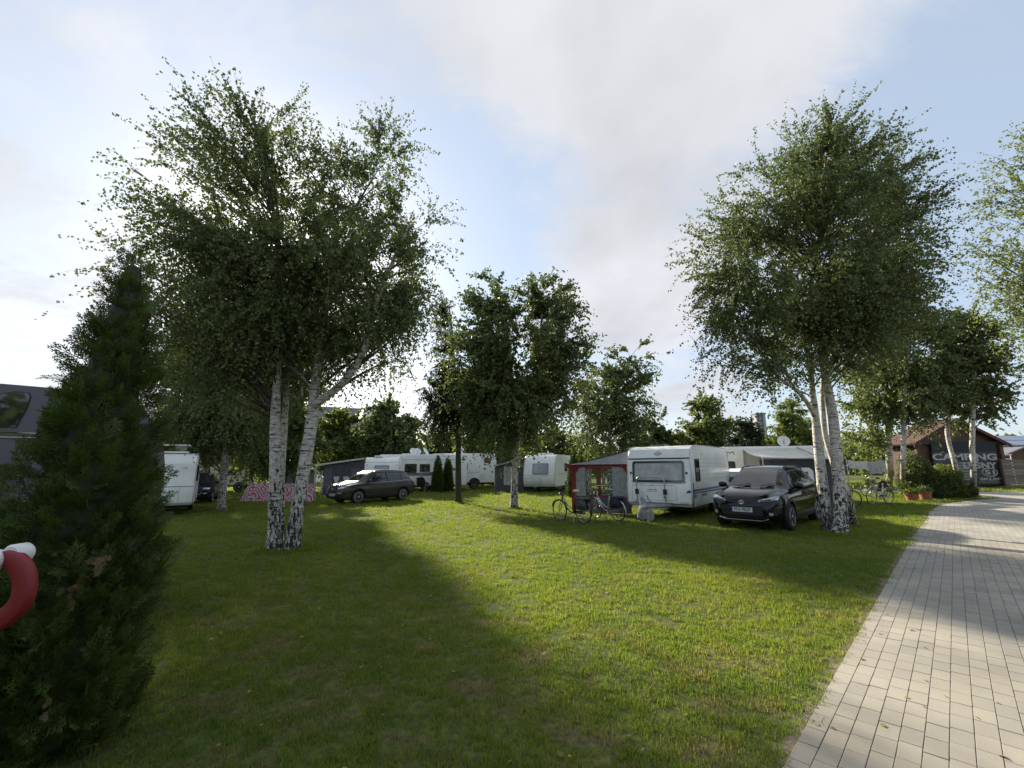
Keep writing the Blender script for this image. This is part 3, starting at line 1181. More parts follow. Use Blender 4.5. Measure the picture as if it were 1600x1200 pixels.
def build_near_birches():
    # ---- the two stemmed birch on the left
    Y = 10.25
    b1, b2 = gp(428, 860), gp(456, 858)
    s = [stem_px([(428, 860, 26), (429, 815, 23.5), (430, 740, 21.5), (430, 660, 18.5), (433, 590, 15.5), (437, 530, 12.5), (440, 440, 9.5), (425, 320, 6), (398, 230, 2)], Y, 0.5, b1),
         stem_px([(457, 858, 28), (464, 800, 25), (474, 740, 23), (487, 660, 21.5), (492, 610, 18), (499, 550, 13.5), (507, 480, 10.5), (525, 380, 7), (588, 270, 2)], Y + 0.05, 0.3, b2),
         stem_px([(491, 634, 15), (506, 622, 15), (530, 604, 13), (552, 578, 12), (568, 548, 11), (578, 510, 9), (600, 440, 6), (640, 350, 3)], Y + 0.1, -0.5),
         stem_px([(486, 608, 8), (476, 592, 7), (456, 575, 6), (430, 548, 4)], Y + 0.1, 0.3),
         stem_px([(434, 856, 16), (438, 760, 15), (444, 660, 14), (449, 570, 12), (458, 470, 10), (480, 340, 5)], Y + 0.45, 0.8, gp(438, 852))]
    lb = [lobe_px(*q) for q in [(395, 330, 165, 150, Y, 2.8), (300, 300, 110, 80, Y, 1.3), (530, 430, 140, 105, Y, 2.7), (640, 380, 70, 100, Y, 1.1), (612, 245, 34, 62, Y, 0.7, 2.4),
                                (350, 212, 45, 56, Y, 0.8), (430, 205, 30, 52, Y, 0.5), (510, 280, 45, 50, Y, 0.7, 0.8), (250, 335, 70, 60, Y, 0.8), (180, 425, 55, 55, Y, 0.7, 1.2),
                                (340, 490, 110, 90, Y, 1.6), (600, 510, 60, 70, Y, 0.9, 1.3), (390, 430, 170, 90, Y, 2.8), (250, 400, 80, 80, Y, 1.0), (430, 530, 55, 45, Y, 1.0, 0.8), (300, 480, 80, 80, Y, 1.6), (560, 450, 90, 90, Y, 1.5), (470, 490, 90, 70, Y, 1.6), (640, 470, 50, 90, Y, 0.9, 1.2), (570, 440, 75, 65, Y, 1.6, None, 2.6), (640, 520, 36, 50, Y, 1.0, 1.2, 2.0), (645, 430, 55, 80, Y, 1.4, None, 2.2), (460, 490, 70, 55, Y, 1.5, None, 2.8)]]
    tree('birch_tree', 'large birch with two leaning black and white stems, on the lawn right of the thuja', 'birch tree', s, lb, 'leaf_birch', n_att=560, n_twig=16, n_leaf=20,
         leaf=0.065, twig_len=0.95, droop=0.6, seed=21, group='birches on the campsite lawn', up_top=0.65, start=2.9)
    # ---- the birch beside the black car
    Y = 12.0
    s = [stem_px([(1313, 835, 31), (1313, 795, 25.5), (1308, 720, 21.5), (1301, 650, 18.5), (1290, 590, 15), (1281, 530, 12), (1278, 420, 8), (1290, 250, 3)], Y, 0.3, gp(1313, 834)),
         stem_px([(1295, 831, 23), (1288, 780, 20), (1281, 720, 18), (1275, 660, 15.5), (1270, 620, 13), (1262, 550, 9), (1235, 430, 4)], Y + 0.25, 0.2, gp(1295, 830)),
         stem_px([(1273, 650, 10), (1258, 625, 8.5), (1238, 604, 7.5), (1216, 590, 6), (1196, 560, 5), (1150, 480, 3)], Y + 0.2, -0.4),
         stem_px([(1238, 604, 6), (1228, 580, 6), (1222, 550, 4), (1190, 450, 3)], Y + 0.1, 0.4),
         stem_px([(1330, 820, 22), (1323, 775, 18), (1311, 745, 14), (1300, 715, 12), (1287, 660, 10), (1290, 560, 9), (1330, 420, 6), (1390, 280, 3)], Y + 1.1, 0.5, gp(1330, 819)),
         stem_px([(1290, 590, 12), (1320, 520, 10), (1370, 430, 7), (1420, 330, 3)], Y + 0.1, 0.6)]
    lb = [lobe_px(*q) for q in [(1285, 370, 150, 150, Y, 2.1), (1350, 340, 100, 145, Y, 1.7), (1330, 238, 90, 62, Y, 1.1), (1385, 225, 42, 40, Y, 0.7), (1405, 285, 45, 75, Y, 0.8), (1255, 232, 35, 50, Y, 0.5),
                                (1175, 420, 105, 110, Y, 1.6), (1100, 470, 55, 65, Y, 0.9), (1190, 520, 105, 60, Y, 1.5), (1330, 480, 115, 75, Y, 1.8), (1418, 375, 38, 90, Y, 0.8), (1125, 355, 45, 55, Y, 0.7),
                                (1260, 540, 65, 40, Y, 1.2), (1390, 470, 55, 60, Y, 1.0), (1200, 290, 70, 60, Y, 1.0)]]
    tree('birch_tree', 'tall dense birch with three black and white stems, right beside the black car', 'birch tree', s, lb, 'leaf_birch', n_att=540, n_twig=15, n_leaf=22,
         leaf=0.068, twig_len=0.9, droop=0.55, seed=22, group='birches on the campsite lawn', up_top=0.55, start=3.2)
    # ---- the birch in the middle
    Y = 19.5
    s = [stem_px([(803, 796, 13), (804, 750, 11), (806, 700, 9.5), (804, 650, 8), (800, 590, 6), (790, 500, 4), (770, 430, 2)], Y, 0.3, gp(803, 795)),
         stem_px([(806, 700, 7), (818, 665, 6), (830, 625, 5), (840, 560, 4), (850, 450, 2)], Y, 0.3)]
    lb = [lobe_px(*q) for q in [(800, 540, 95, 85, Y, 2.4), (770, 465, 34, 52, Y, 1.0), (850, 480, 55, 55, Y, 1.5), (880, 545, 45, 60, Y, 1.3), (905, 590, 28, 45, Y, 0.8, 2.0), (745, 560, 45, 70, Y, 1.3),
                                (780, 620, 80, 55, Y, 2.2), (820, 636, 50, 32, Y, 1.8), (752, 628, 45, 38, Y, 1.6), (700, 520, 14, 40, Y, 0.5, 0.9), (850, 620, 40, 40, Y, 1.2), (720, 500, 20, 35, Y, .6, 0.9)]]
    tree('birch_tree', 'slender single stemmed birch with a wide crown, mid lawn left of the bicycles', 'birch tree', s, lb, 'leaf_birch', n_att=330, n_twig=14, n_leaf=20,
         leaf=0.115, twig_len=1.0, droop=0.65, seed=23, group='birches on the campsite lawn', up_top=0.45, start=2.6)
    # ---- the pruned conifer next to it
    Y = 22.7
    s = [stem_px([(716, 786, 11), (716, 730, 10), (716, 670, 8), (712, 600, 6), (706, 520, 4), (702, 480, 2)], Y, 0.0, gp(716, 786))]
    lb = [lobe_px(*q) for q in [(693, 614, 38, 36, Y, 1.4), (733, 615, 36, 36, Y, 1.4), (708, 560, 22, 50, Y, 0.8), (672, 625, 20, 32, Y, 0.8), (690, 500, 10, 25, Y, .4, .6)]]
    tree('conifer_tree', 'dark drooping conifer on a bare brown trunk, left of the slender middle birch', 'conifer tree', s, lb, 'needle', n_att=120, n_twig=10, n_leaf=30,
         leaf=0.17, twig_len=0.8, droop=0.9, bark='dark_bark', seed=24, up_top=0.1, spread=0.08, width=0.13)


def build_far_trees():
    G = 'trees along the back of the campsite'

    def T(label, Y, trunk, lobes, mat, seed, leaf=None, n=70, cat='birch tree', name='birch_tree', bark='birch_bark', group=G, tw=7, nl=16, droop=0.6, twl=1.0, extra=(), base=None, twigs=False, up=0.4, width=0.42):
        st = [stem_px(trunk, Y, 0.0, base)] + [stem_px(e, Y, 0.3) for e in extra]
        if base is None:
            st[0][0][0].z = min(st[0][0][0].z, gz(st[0][0][0].x))
        lb = [lobe_px(*q) for q in lobes]
        tree(name, label, cat, st, lb, mat, n_att=int(n * 1.22), n_twig=tw + 2, n_leaf=nl + 4, leaf=leaf or 0.0062 * Y, twig_len=twl, droop=droop, bark=bark, seed=seed, twigs=twigs, group=group, up_top=up, width=width)

    Y = 20.5
    T('birch with a single spotted stem between the left caravan and the striped windbreak', Y,
      [(346, 798, 15), (349, 750, 14), (355, 690, 12), (358, 640, 10), (362, 560, 7), (365, 480, 3)],
      [(345, 590, 65, 80, Y, 2.4), (295, 570, 48, 100, Y, 2.0), (400, 600, 50, 75, Y, 2.0), (335, 650, 62, 30, Y, 2.0), (350, 500, 55, 70, Y, 2.0), (402, 660, 38, 28, Y, 1.6)], 'leaf_birch', 31, n=230, tw=11, nl=18, leaf=0.10, base=gp(346, 798), twigs=True)
    Y = 27.5
    T('thick birch stem half hidden behind the left caravan', Y, [(318, 781, 14), (321, 740, 13), (326, 700, 11), (332, 650, 9), (330, 580, 5)],
      [(305, 640, 50, 65, Y, 2.6), (345, 640, 45, 60, Y, 2.6), (285, 580, 35, 80, Y, 2.2), (320, 668, 45, 26, Y, 2.2), (330, 560, 60, 60, Y, 2.5)], 'leaf_light', 32, n=180, base=gp(318, 781))
    Y = 32
    T('yellowish birch behind the beige camper truck', Y, [(392, 764, 8), (395, 700, 7), (402, 600, 5), (404, 520, 3)], [(400, 600, 45, 70, Y, 2.2), (385, 680, 40, 42, Y, 2.0), (420, 690, 36, 40, Y, 2.0), (405, 520, 36, 55, Y, 2)], 'leaf_light', 33, n=150)
    Y = 33
    T('tall bushy birch seen between the stems of the large left birch', Y, [(466, 762, 7), (468, 700, 6), (472, 600, 5), (474, 520, 3)], [(466, 600, 33, 68, Y, 2.6), (448, 668, 38, 44, Y, 2.2), (485, 680, 28, 36, Y, 2.0), (462, 520, 31, 56, Y, 2.2), (456, 452, 24, 36, Y, 1.6)], 'leaf_light', 34, n=230)
    Y = 37
    T('young yellow green birch in front of the grey roofed house', Y, [(534, 752, 4), (534, 700, 3), (532, 650, 2)], [(535, 685, 32, 40, Y, 1.8), (528, 655, 18, 25, Y, 1.0), (555, 700, 25, 30, Y, 1.4), (510, 695, 22, 35, Y, 1.4), (570, 690, 22, 36, Y, 1.2)], 'leaf_light', 35, n=80)
    Y = 39
    T('weeping birch with hanging twigs above the white motorhome roof', Y, [(612, 752, 5), (612, 700, 4), (612, 640, 2)], [(610, 665, 42, 38, Y, 2.2), (600, 640, 22, 24, Y, 1.2), (640, 680, 24, 34, Y, 1.4), (585, 690, 26, 30, Y, 1.4), (618, 700, 40, 24, Y, 1.8)], 'leaf_birch', 36, n=90, droop=1.3, twl=1.5)
    Y = 48
    T('small dark tree behind the overcab motorhome', Y, [(672, 750, 4), (672, 710, 3), (672, 690, 2)], [(660, 698, 18, 22, Y, 2.0), (690, 696, 26, 24, Y, 2.0), (730, 690, 35, 30, Y, 2.0)], 'leaf_dark', 37, n=60, cat='tree', name='broadleaf_tree', bark='dark_bark')
    Y = 42
    T('dense dark bush tree behind the slender middle birch', Y, [(770, 752, 5), (770, 700, 4), (770, 670, 2)], [(765, 690, 48, 36, Y, 2.4), (735, 670, 35, 40, Y, 2.0), (815, 700, 30, 30, Y, 2.0)], 'leaf_dark', 38, n=80, cat='tree', name='broadleaf_tree', bark='dark_bark')
    Y = 47
    T('pale thin tree standing far off between the two middle birches', Y, [(862, 748, 3), (862, 700, 3), (862, 670, 2)], [(858, 680, 18, 24, Y, 1.4), (846, 705, 24, 22, Y, 1.6), (880, 700, 28, 26, Y, 1.6), (910, 700, 30, 25, Y, 1.6)], 'leaf_light', 39, n=60, cat='tree', name='broadleaf_tree')
    Y = 31
    T('full leaved birch behind the red edged awning', Y, [(952, 755, 7), (953, 700, 6), (955, 640, 4), (985, 560, 2)],
      [(935, 620, 48, 55, Y, 2.4), (985, 615, 42, 60, Y, 2.2), (998, 560, 24, 40, Y, 1.2), (955, 575, 30, 35, Y, 1.3), (900, 640, 28, 34, Y, 1.4), (955, 675, 62, 26, Y, 2.2)], 'leaf_birch', 40, n=150, tw=9, leaf=0.14, droop=0.7)
    Y = 46
    T('dark broad tree rising behind the white caravan roof', Y, [(1022, 745, 4), (1022, 700, 3), (1022, 680, 2)], [(1015, 680, 26, 26, Y, 2.0), (1040, 690, 24, 20, Y, 2.0), (1030, 660, 10, 22, Y, .8)], 'leaf_dark', 41, n=55, cat='tree', name='broadleaf_tree', bark='dark_bark')
    Y = 45
    T('rounded olive green tree above the white caravan roof', Y, [(1100, 745, 5), (1100, 700, 4), (1100, 650, 2)], [(1105, 655, 34, 38, Y, 2.2), (1085, 680, 38, 28, Y, 2.2), (1128, 675, 28, 32, Y, 2.0), (1092, 632, 20, 18, Y, 1.2), (1058, 690, 22, 18, Y, 1.6)], 'leaf_light', 42, n=120, cat='tree', name='broadleaf_tree', bark='dark_bark', tw=8, leaf=0.2)
    Y = 23.5
    T('forked birch with a limb reaching left, by the laundry line', Y, [(1389, 768, 15), (1390, 730, 13), (1388, 690, 12), (1386, 640, 10), (1382, 580, 7), (1370, 500, 3)],
      [(1355, 560, 50, 80, Y, 1.8), (1395, 520, 45, 60, Y, 1.6), (1345, 640, 34, 45, Y, 1.4), (1385, 600, 50, 50, Y, 1.6), (1330, 690, 22, 30, Y, 1.0)], 'leaf_light', 43, n=120, tw=8, leaf=0.12, base=gp(1389, 768),
      extra=[[(1388, 710, 8), (1375, 690, 7), (1358, 668, 6), (1345, 630, 3)]], twigs=True)
    Y = 22.3
    T('straight pale birch between the laundry line and the dark shrubs', Y, [(1410, 772, 11), (1411, 730, 10), (1412, 680, 9.5), (1414, 620, 8), (1420, 560, 6), (1425, 480, 3)],
      [(1430, 540, 50, 70, Y, 1.8), (1450, 600, 45, 50, Y, 1.6), (1410, 600, 45, 50, Y, 1.6), (1440, 490, 30, 30, Y, 1.0)], 'leaf_birch', 44, n=110, tw=8, leaf=0.11, base=gp(1410, 772), twigs=True)
    Y = 22.6
    T('crooked birch in front of the letters of the big dark sign', Y, [(1498, 772, 11), (1493, 730, 10), (1486, 705, 9), (1480, 675, 9), (1483, 650, 8), (1485, 600, 6), (1480, 520, 3)],
      [(1480, 575, 45, 60, Y, 1.6), (1465, 612, 40, 26, Y, 1.4), (1500, 540, 35, 45, Y, 1.2), (1503, 650, 24, 8, Y, 0.5, 0.4)], 'leaf_birch', 45, n=100, tw=8, leaf=0.11, base=gp(1498, 771), twigs=True, droop=0.25, twl=0.7)
    Y = 22.0
    T('upright birch growing from the shrubs at the right post of the sign', Y, [(1521, 776, 12), (1521, 740, 11), (1519, 700, 10.5), (1520, 660, 10), (1522, 600, 7), (1530, 520, 3)],
      [(1530, 560, 42, 60, Y, 1.6), (1555, 600, 30, 50, Y, 1.2), (1525, 510, 30, 35, Y, 1.0), (1530, 622, 40, 18, Y, 1.2)], 'leaf_birch', 46, n=100, tw=8, leaf=0.11, base=gp(1521, 775), twigs=True, droop=0.25, twl=0.7)
    Y = 13.5
    T('loose pale tree whose thin branches reach in from the right edge of the drive', Y, [(1760, 840, 22), (1755, 700, 18), (1740, 560, 14), (1715, 420, 9), (1690, 300, 4)],
      [(1590, 330, 45, 85, Y, 1.2, 1.2), (1565, 420, 60, 60, Y, 1.2, 1.5), (1650, 330, 80, 140, Y, 1.5, 2.0), (1640, 440, 60, 70, Y, 1.2, 1.4), (1530, 390, 35, 25, Y, .6, .5), (1580, 470, 40, 28, Y, .8, .6)], 'leaf_light', 47, n=120, tw=9, nl=13, leaf=0.075,
      base=gp(1760, 842), twigs=True, droop=0.75, twl=1.1)
    Y = 36
    for (label, trunk, lobes, mat, seed, n) in (
        ('bright green spruce standing beside the grey tower', [(1238, 742, 6), (1238, 700, 5), (1238, 630, 2)], [(1238, 640, 14, 16, Y, 0.8, 0.7), (1236, 662, 26, 16, Y, 1.4), (1240, 685, 40, 18, Y, 2.0), (1215, 660, 10, 14, Y, 0.7, .4)], 'needle_bright', 48, 90),
        ('thin dark pine left of the grey tower', [(1158, 742, 4), (1158, 700, 4), (1157, 650, 2)], [(1157, 668, 14, 10, Y, 1.2), (1160, 690, 20, 10, Y, 1.4), (1174, 680, 14, 14, Y, 1.0)], 'needle', 49, 40)):
        T(label, Y, trunk, lobes, mat, seed, leaf=0.26, n=n, cat='conifer tree', name='spruce_tree', bark='dark_bark', droop=0.35, twl=0.8, group=None, nl=20, width=0.14, up=0.2)


def build_treeline():
    """the far wood closing the view: one mass"""
    rr = np.random.default_rng(77)
    n = 36000
    x = rr.uniform(-150, 150, n)
    y = 74 + rr.uniform(-4, 10, n) + 6 * np.sin(x * 0.05)
    top = 5.2 + 1.3 * np.sin(x * 0.21 + 1) + 1.0 * np.sin(x * 0.53) + 0.8 * np.sin(x * 1.21 + 2)
    z = top * rr.uniform(0, 1, n) ** 0.75 + rr.normal(0, 0.3, n)
    o = leaf_mesh('treeline', np.stack([x, y, z + gz(x)], 1), 0.95, M['leaf_dark'], None, 0.3, rr)
    tag(o, kind='stuff', label='dark far wood closing the view behind the campers')
    # the wood goes on round the back of the viewer, nearer: it is what the windscreens mirror
    n = 16000
    a = rr.uniform(R(95), R(275), n)
    d = 34 + rr.uniform(-2, 5, n) + 3 * np.sin(a * 9)
    x, y = d * np.sin(a), d * np.cos(a)
    top = 5.5 + 1.6 * np.sin(a * 23) + 1.2 * np.sin(a * 51 + 1)
    z = top * rr.uniform(0, 1, n) ** 0.7
    o = leaf_mesh('woods', np.stack([x, y, z + gz(x)], 1), 0.85, M['leaf_light'], None, 0.3, rr)  # lighter leaf colour stands in for sun on this wood's face
    tag(o, kind='stuff', label='wood round the back of the campsite')


# ------------------------------------------------------------------ thujas
def spray_shape(rr, n_side=6, L_=0.16):
    """a flat fan of scale leaves"""
    q = []
    def blade(p, d, ln, w):
        d = d / np.linalg.norm(d)
        b = np.array((-d[1], d[0], 0))
        q.append([p, p + d * ln * 0.4 + b * w, p + d * ln, p + d * ln * 0.4 - b * w])
    main = np.array((0, 1.0, 0))
    for k in range(3):
        blade(np.array((0, L_ * k * 0.3, 0)), main, L_ * 0.42, 0.004)
    for i in range(n_side):
        for sgn in (-1, 1):
            f = (i + 0.5) / n_side
            p = np.array((0, L_ * f * 0.85, 0))
            ln = L_ * (0.52 - 0.3 * f) * rr.uniform(0.8, 1.15)
            a = R(38 + rr.uniform(-8, 8)) * sgn
            d = np.array((math.sin(a), math.cos(a), rr.uniform(-0.12, 0.2)))
            blade(p, d, ln, 0.0035)
            for k in range(2):
                pk = p + d * ln * (0.35 + 0.3 * k)
                for s2 in (-1, 1):
                    a2 = a + s2 * R(34)
                    blade(pk, np.array((math.sin(a2), math.cos(a2), rr.uniform(-0.2, 0.2))), ln * 0.42, 0.003)
    return np.array(q)


def build_big_thuja():
    rr = np.random.default_rng(5)
    base = gp(62, 1180)
    base.z = gz(base.x)
    t = thing('thuja_shrub', 'tall dark cone shaped thuja filling the left foreground, with brown dead sprays', 'thuja shrub', base)
    Hh = (at(215, 392, base.y).z - base.z)
    prof = lambda z: np.interp(z / Hh, (0, 0.06, 0.2, 0.42, 0.62, 0.8, 0.92, 1.0), (0.40, 0.49, 0.51, 0.46, 0.35, 0.22, 0.11, 0.02))
    top = at(215, 392, base.y)
    lean = np.array((top.x - base.x, 0.0)) * 1.0
    axis = lambda z: lean[0] * (z / Hh)
    MB().tube([(0, 0, -0.05), (axis(1.2), 0, 1.2), (axis(Hh * 0.9), 0, Hh * 0.9)], [0.06, 0.045, 0.012], 8).build('trunk', M['dark_bark'], t)
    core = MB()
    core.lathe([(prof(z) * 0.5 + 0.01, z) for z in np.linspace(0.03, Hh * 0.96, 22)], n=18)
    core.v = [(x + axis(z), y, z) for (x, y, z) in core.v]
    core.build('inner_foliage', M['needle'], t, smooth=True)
    shapes = [spray_shape(rr) for _ in range(6)]
    n = 2800
    z = Hh * (1 - np.sqrt(rr.uniform(0.0, 1, n) * 0.985)) * 1.0
    ph = rr.uniform(0, 2 * math.pi, n)
    # sprays sit in lobes, so the cone has hollows and bulges
    lob = 0.86 + 0.12 * np.sin(ph * 3 + z * 5.2) + 0.10 * np.sin(ph * 5 - z * 7.7 + 1) + rr.normal(0, 0.07, n)
    rad = prof(z) * lob
    quads, dead = [], []
    for i in range(n):
        c, s = math.cos(ph[i]), math.sin(ph[i])
        out = np.array((c, s, 0.0))
        tilt = rr.uniform(0.15, 1.0)
        y_ax = out * math.cos(tilt) * 0.9 + np.array((0, 0, math.sin(tilt))) + rr.normal(0, 0.17, 3)
        y_ax /= np.linalg.norm(y_ax)
        side = np.cross(y_ax, out + rr.normal(0, 0.5, 3))
        side /= np.linalg.norm(side) + 1e-9
        nr = np.cross(side, y_ax)
        mtx = np.stack([side, y_ax, nr])
        q = shapes[i % 6].reshape(-1, 3) * rr.uniform(0.75, 1.35)
        q = q.copy()
        q[:, 2] -= 1.1 * q[:, 1] ** 2
        w = q @ mtx + out * max(0.0, rad[i] * (1.0 if i % 3 else rr.uniform(0.62, 0.9)) - 0.09) + np.array((axis(z[i]), 0, z[i]))
        quads.append(w)
    V = np.concatenate(quads)
    link('spray', fast_mesh('spray', V, np.arange(len(V)), 4), M['thuja'], t)['kind'] = 'stuff'
    # a few dead sprays, seen from the lawn side
    for (px_, py_, m) in ((158, 884, 9), (118, 930, 12), (75, 1108, 3)):
        d = ray(px_, py_)
        P0 = Vector((0, 0, CAM_H))
        best = None
        for k in range(400):
            q = P0 + d * (1.5 + k * 0.008)
            lz = q.z - base.z
            if math.hypot(q.x - base.x - axis(lz), q.y - base.y) < prof(lz) * 0.96:
                best = q
                break
        if best is None:
            continue
        for k in range(m):
            y_ax = np.array((0.25, -0.35, -0.6)) + rr.normal(0, 0.5, 3)
            y_ax /= np.linalg.norm(y_ax)
            side = np.cross(y_ax, np.array((0.6, -0.7, 0.2)) + rr.normal(0, 0.7, 3))
            side /= np.linalg.norm(side)
            mtx = np.stack([side, y_ax, np.cross(side, y_ax)])
            q = shapes[k % 6].reshape(-1, 3) * rr.uniform(0.32, 0.6)
            o = np.array(best - base) + np.array((0.03, -0.05, 0.06)) + rr.normal(0, 0.028, 3) * np.array((1, 1, 1.5))
            dead.append(q @ mtx + o)
    V = np.concatenate(dead)
    link('dead_spray', fast_mesh('dead_spray', V, np.arange(len(V)), 4), M['thuja_dead'], t)


def build_small_thujas():
    rr = np.random.default_rng(6)

    def one(label, base, h, w):
        t = thing('thuja_shrub', label, 'thuja shrub', base, 0, 'small column thujas on the pitches')
        MB().tube([(0, 0, -0.05), (0, 0, h * 0.5)], [0.05, 0.02], 6).build('trunk', M['dark_bark'], t)
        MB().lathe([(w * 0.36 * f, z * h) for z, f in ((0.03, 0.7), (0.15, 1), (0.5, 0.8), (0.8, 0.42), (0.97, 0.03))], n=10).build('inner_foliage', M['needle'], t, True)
        n = 3600
        z = h * (1 - np.sqrt(rr.uniform(0, 1, n)))
        ph = rr.uniform(0, 6.283, n)
        rad = w * 0.5 * np.interp(z / h, (0, 0.12, 0.45, 0.8, 1), (0.75, 1, 0.82, 0.42, 0.02)) * rr.uniform(0.72, 1.06, n)
        P = np.stack([np.cos(ph) * rad, np.sin(ph) * rad, z], 1)
        ax = np.stack([np.cos(ph) * 0.5, np.sin(ph) * 0.5, np.ones(n) * 0.9], 1)
        leaf_mesh('foliage', P, 0.17, M['thuja'], t, 0, rr, 0.15, ax)

    g1, g2 = gp(683, 770), gp(699, 769)
    one('left one of two small column thujas in front of the overcab motorhome', g1, (at(684, 711, g1.y) - g1).z, 0.8)
    one('right one of two small column thujas in front of the overcab motorhome', g2, (at(699, 713, g2.y) - g2).z, 0.75)
    for (x, Y, top, lab) in ((897, 25.5, 706, 'narrow thuja rising behind the corner of the red edged awning'), (909, 27, 711, 'shorter thuja peeping over the grey awning roof')):
        b = at(x, 760, Y)
        b.z = gz(b.x)
        one(lab, b, at(x, top, Y).z - b.z, 0.7)


build_near_birches()
build_far_trees()
build_treeline()
build_big_thuja()
build_small_thujas()

# ================================================================== vehicles
def bvh_of(me):
    return BVHTree.FromPolygons([v.co.copy() for v in me.vertices], [tuple(p.vertices) for p in me.polygons])


def face_pt(face, u, v, far=9.0):
    return {'F': (Vector((far, u, v)), Vector((-1, 0, 0))), 'B': (Vector((-far, u, v)), Vector((1, 0, 0))),
            'L': (Vector((u, far, v)), Vector((0, -1, 0))), 'R': (Vector((u, -far, v)), Vector((0, 1, 0))),
            'T': (Vector((u, v, far)), Vector((0, 0, -1)))}[face]


def on_body(bvh, face, u, v):
    o, d = face_pt(face, u, v)
    h = bvh.ray_cast(o, d)
    if h[0] is None:
        h = bvh.find_nearest(o + d * 7.2)
    n = h[1]
    if n.dot(d) > 0:
        n = -n
    return h[0], n, d


def decal(bvh, outline, face, off=0.006, rings=4, depth=0.02, mb=None):
    """a panel following the body: outline in the plane of that face, standing off by 'off', its rim turned in by 'depth'"""
    mb = mb or MB()
    k = len(outline)
    cu, cv = sum(p[0] for p in outline) / k, sum(p[1] for p in outline) / k
    base = len(mb.v)
    rows = []
    for r in range(rings, -1, -1):
        t = r / rings
        row = []
        for (u, v) in (outline if r else [(cu, cv)]):
            h, n, d = on_body(bvh, face, cu + (u - cu) * t, cv + (v - cv) * t)
            row.append(len(mb.v))
            mb.v.append(tuple(h - d * off if abs(n.dot(d)) < 0.35 else h + n * off))
        rows.append(row)
    sk = []
    for i in rows[0]:
        sk.append(len(mb.v))
        d = face_pt(face, 0, 0)[1]
        mb.v.append(tuple(Vector(mb.v[i]) + d * (off + depth)))
    for i in range(k):
        j = (i + 1) % k
        mb.f.append((sk[i], sk[j], rows[0][j], rows[0][i]))
        for a in range(rings - 1):
            mb.f.append((rows[a][i], rows[a][j], rows[a + 1][j], rows[a + 1][i]))
        mb.f.append((rows[rings - 1][i], rows[rings - 1][j], rows[rings][0]))
    return mb


def poly_dense(pts, n=4):
    out = []
    for i in range(len(pts)):
        a, b = pts[i], pts[(i + 1) % len(pts)]
        for k in range(n):
            t = k / n
            out.append((a[0] + (b[0] - a[0]) * t, a[1] + (b[1] - a[1]) * t))
    return out


def frame_decal(bvh, outer, inner, face, off=0.01, mb=None):
    """a rim between two outlines with the same number of points"""
    mb = mb or MB()
    k = len(outer)
    A, B, C = [], [], []
    d = face_pt(face, 0, 0)[1]
    for o_, i_ in zip(outer, inner):
        h1 = on_body(bvh, face, *o_)[0]
        h2 = on_body(bvh, face, *i_)[0]
        for lst, p in ((A, h1 + d * 0.01), (B, h1 - d * off), (C, h2 - d * off)):
            lst.append(len(mb.v))
            mb.v.append(tuple(p))
    D = []
    for i_ in inner:
        D.append(len(mb.v))
        mb.v.append(tuple(on_body(bvh, face, *i_)[0] + d * 0.01))
    for i in range(k):
        j = (i + 1) % k
        mb.f += [(A[i], A[j], B[j], B[i]), (B[i], B[j], C[j], C[i]), (C[i], C[j], D[j], D[i])]
    return mb


def strip(bvh, face, pts, w, off=0.005, mb=None, n=8):
    """a thin line laid along the body through 2-D points"""
    mb = mb or MB()
    P = []
    for i in range(len(pts) - 1):
        for k in range(n):
            t = k / n
            P.append((pts[i][0] + (pts[i + 1][0] - pts[i][0]) * t, pts[i][1] + (pts[i + 1][1] - pts[i][1]) * t))
    P.append(pts[-1])
    path = []
    for (u, v) in P:
        h, nn, d = on_body(bvh, face, u, v)
        path.append(h - d * (off - w * 0.5))
    mb.tube(path, w / 2, 6)
    return mb


def lettering(text, size, mat, parent, mtx, name='lettering', sx=1.0, depth=0.002, shear=0.0, bold=0.0):
    c = bpy.data.curves.new('lettering', 'FONT')
    c.body = text
    c.size = size
    c.extrude = depth
    c.offset = bold
    c.shear = shear
    c.align_x = 'CENTER'
    c.align_y = 'CENTER'
    c.resolution_u = 4
    o = bpy.data.objects.new('lettering', c)
    COL.objects.link(o)
    dg = bpy.context.evaluated_depsgraph_get()
    me = bpy.data.meshes.new_from_object(o.evaluated_get(dg))
    bpy.data.objects.remove(o)
    me.transform(mtx @ Matrix.Diagonal((sx, 1, 1, 1)))
    return link(name, me, mat, parent)


def face_mtx(p, face):
    """text upright on a face: its x runs to the reader's right"""
    X = {'F': Vector((0, 1, 0)), 'L': Vector((-1, 0, 0)), 'R': Vector((1, 0, 0)), 'B': Vector((0, -1, 0))}[face]
    Z = {'F': Vector((1, 0, 0)), 'L': Vector((0, 1, 0)), 'R': Vector((0, -1, 0)), 'B': Vector((-1, 0, 0))}[face]
    Y = Vector((0, 0, 1))
    m = Matrix((X, Y, Z)).transposed().to_4x4()
    m.translation = Vector(p)
    return m


def paint(name, col, metal=0.35, rough=0.3):
    return plain(name, col, rough, metal, 0.45, 0.0, var=0.03, scale=2)


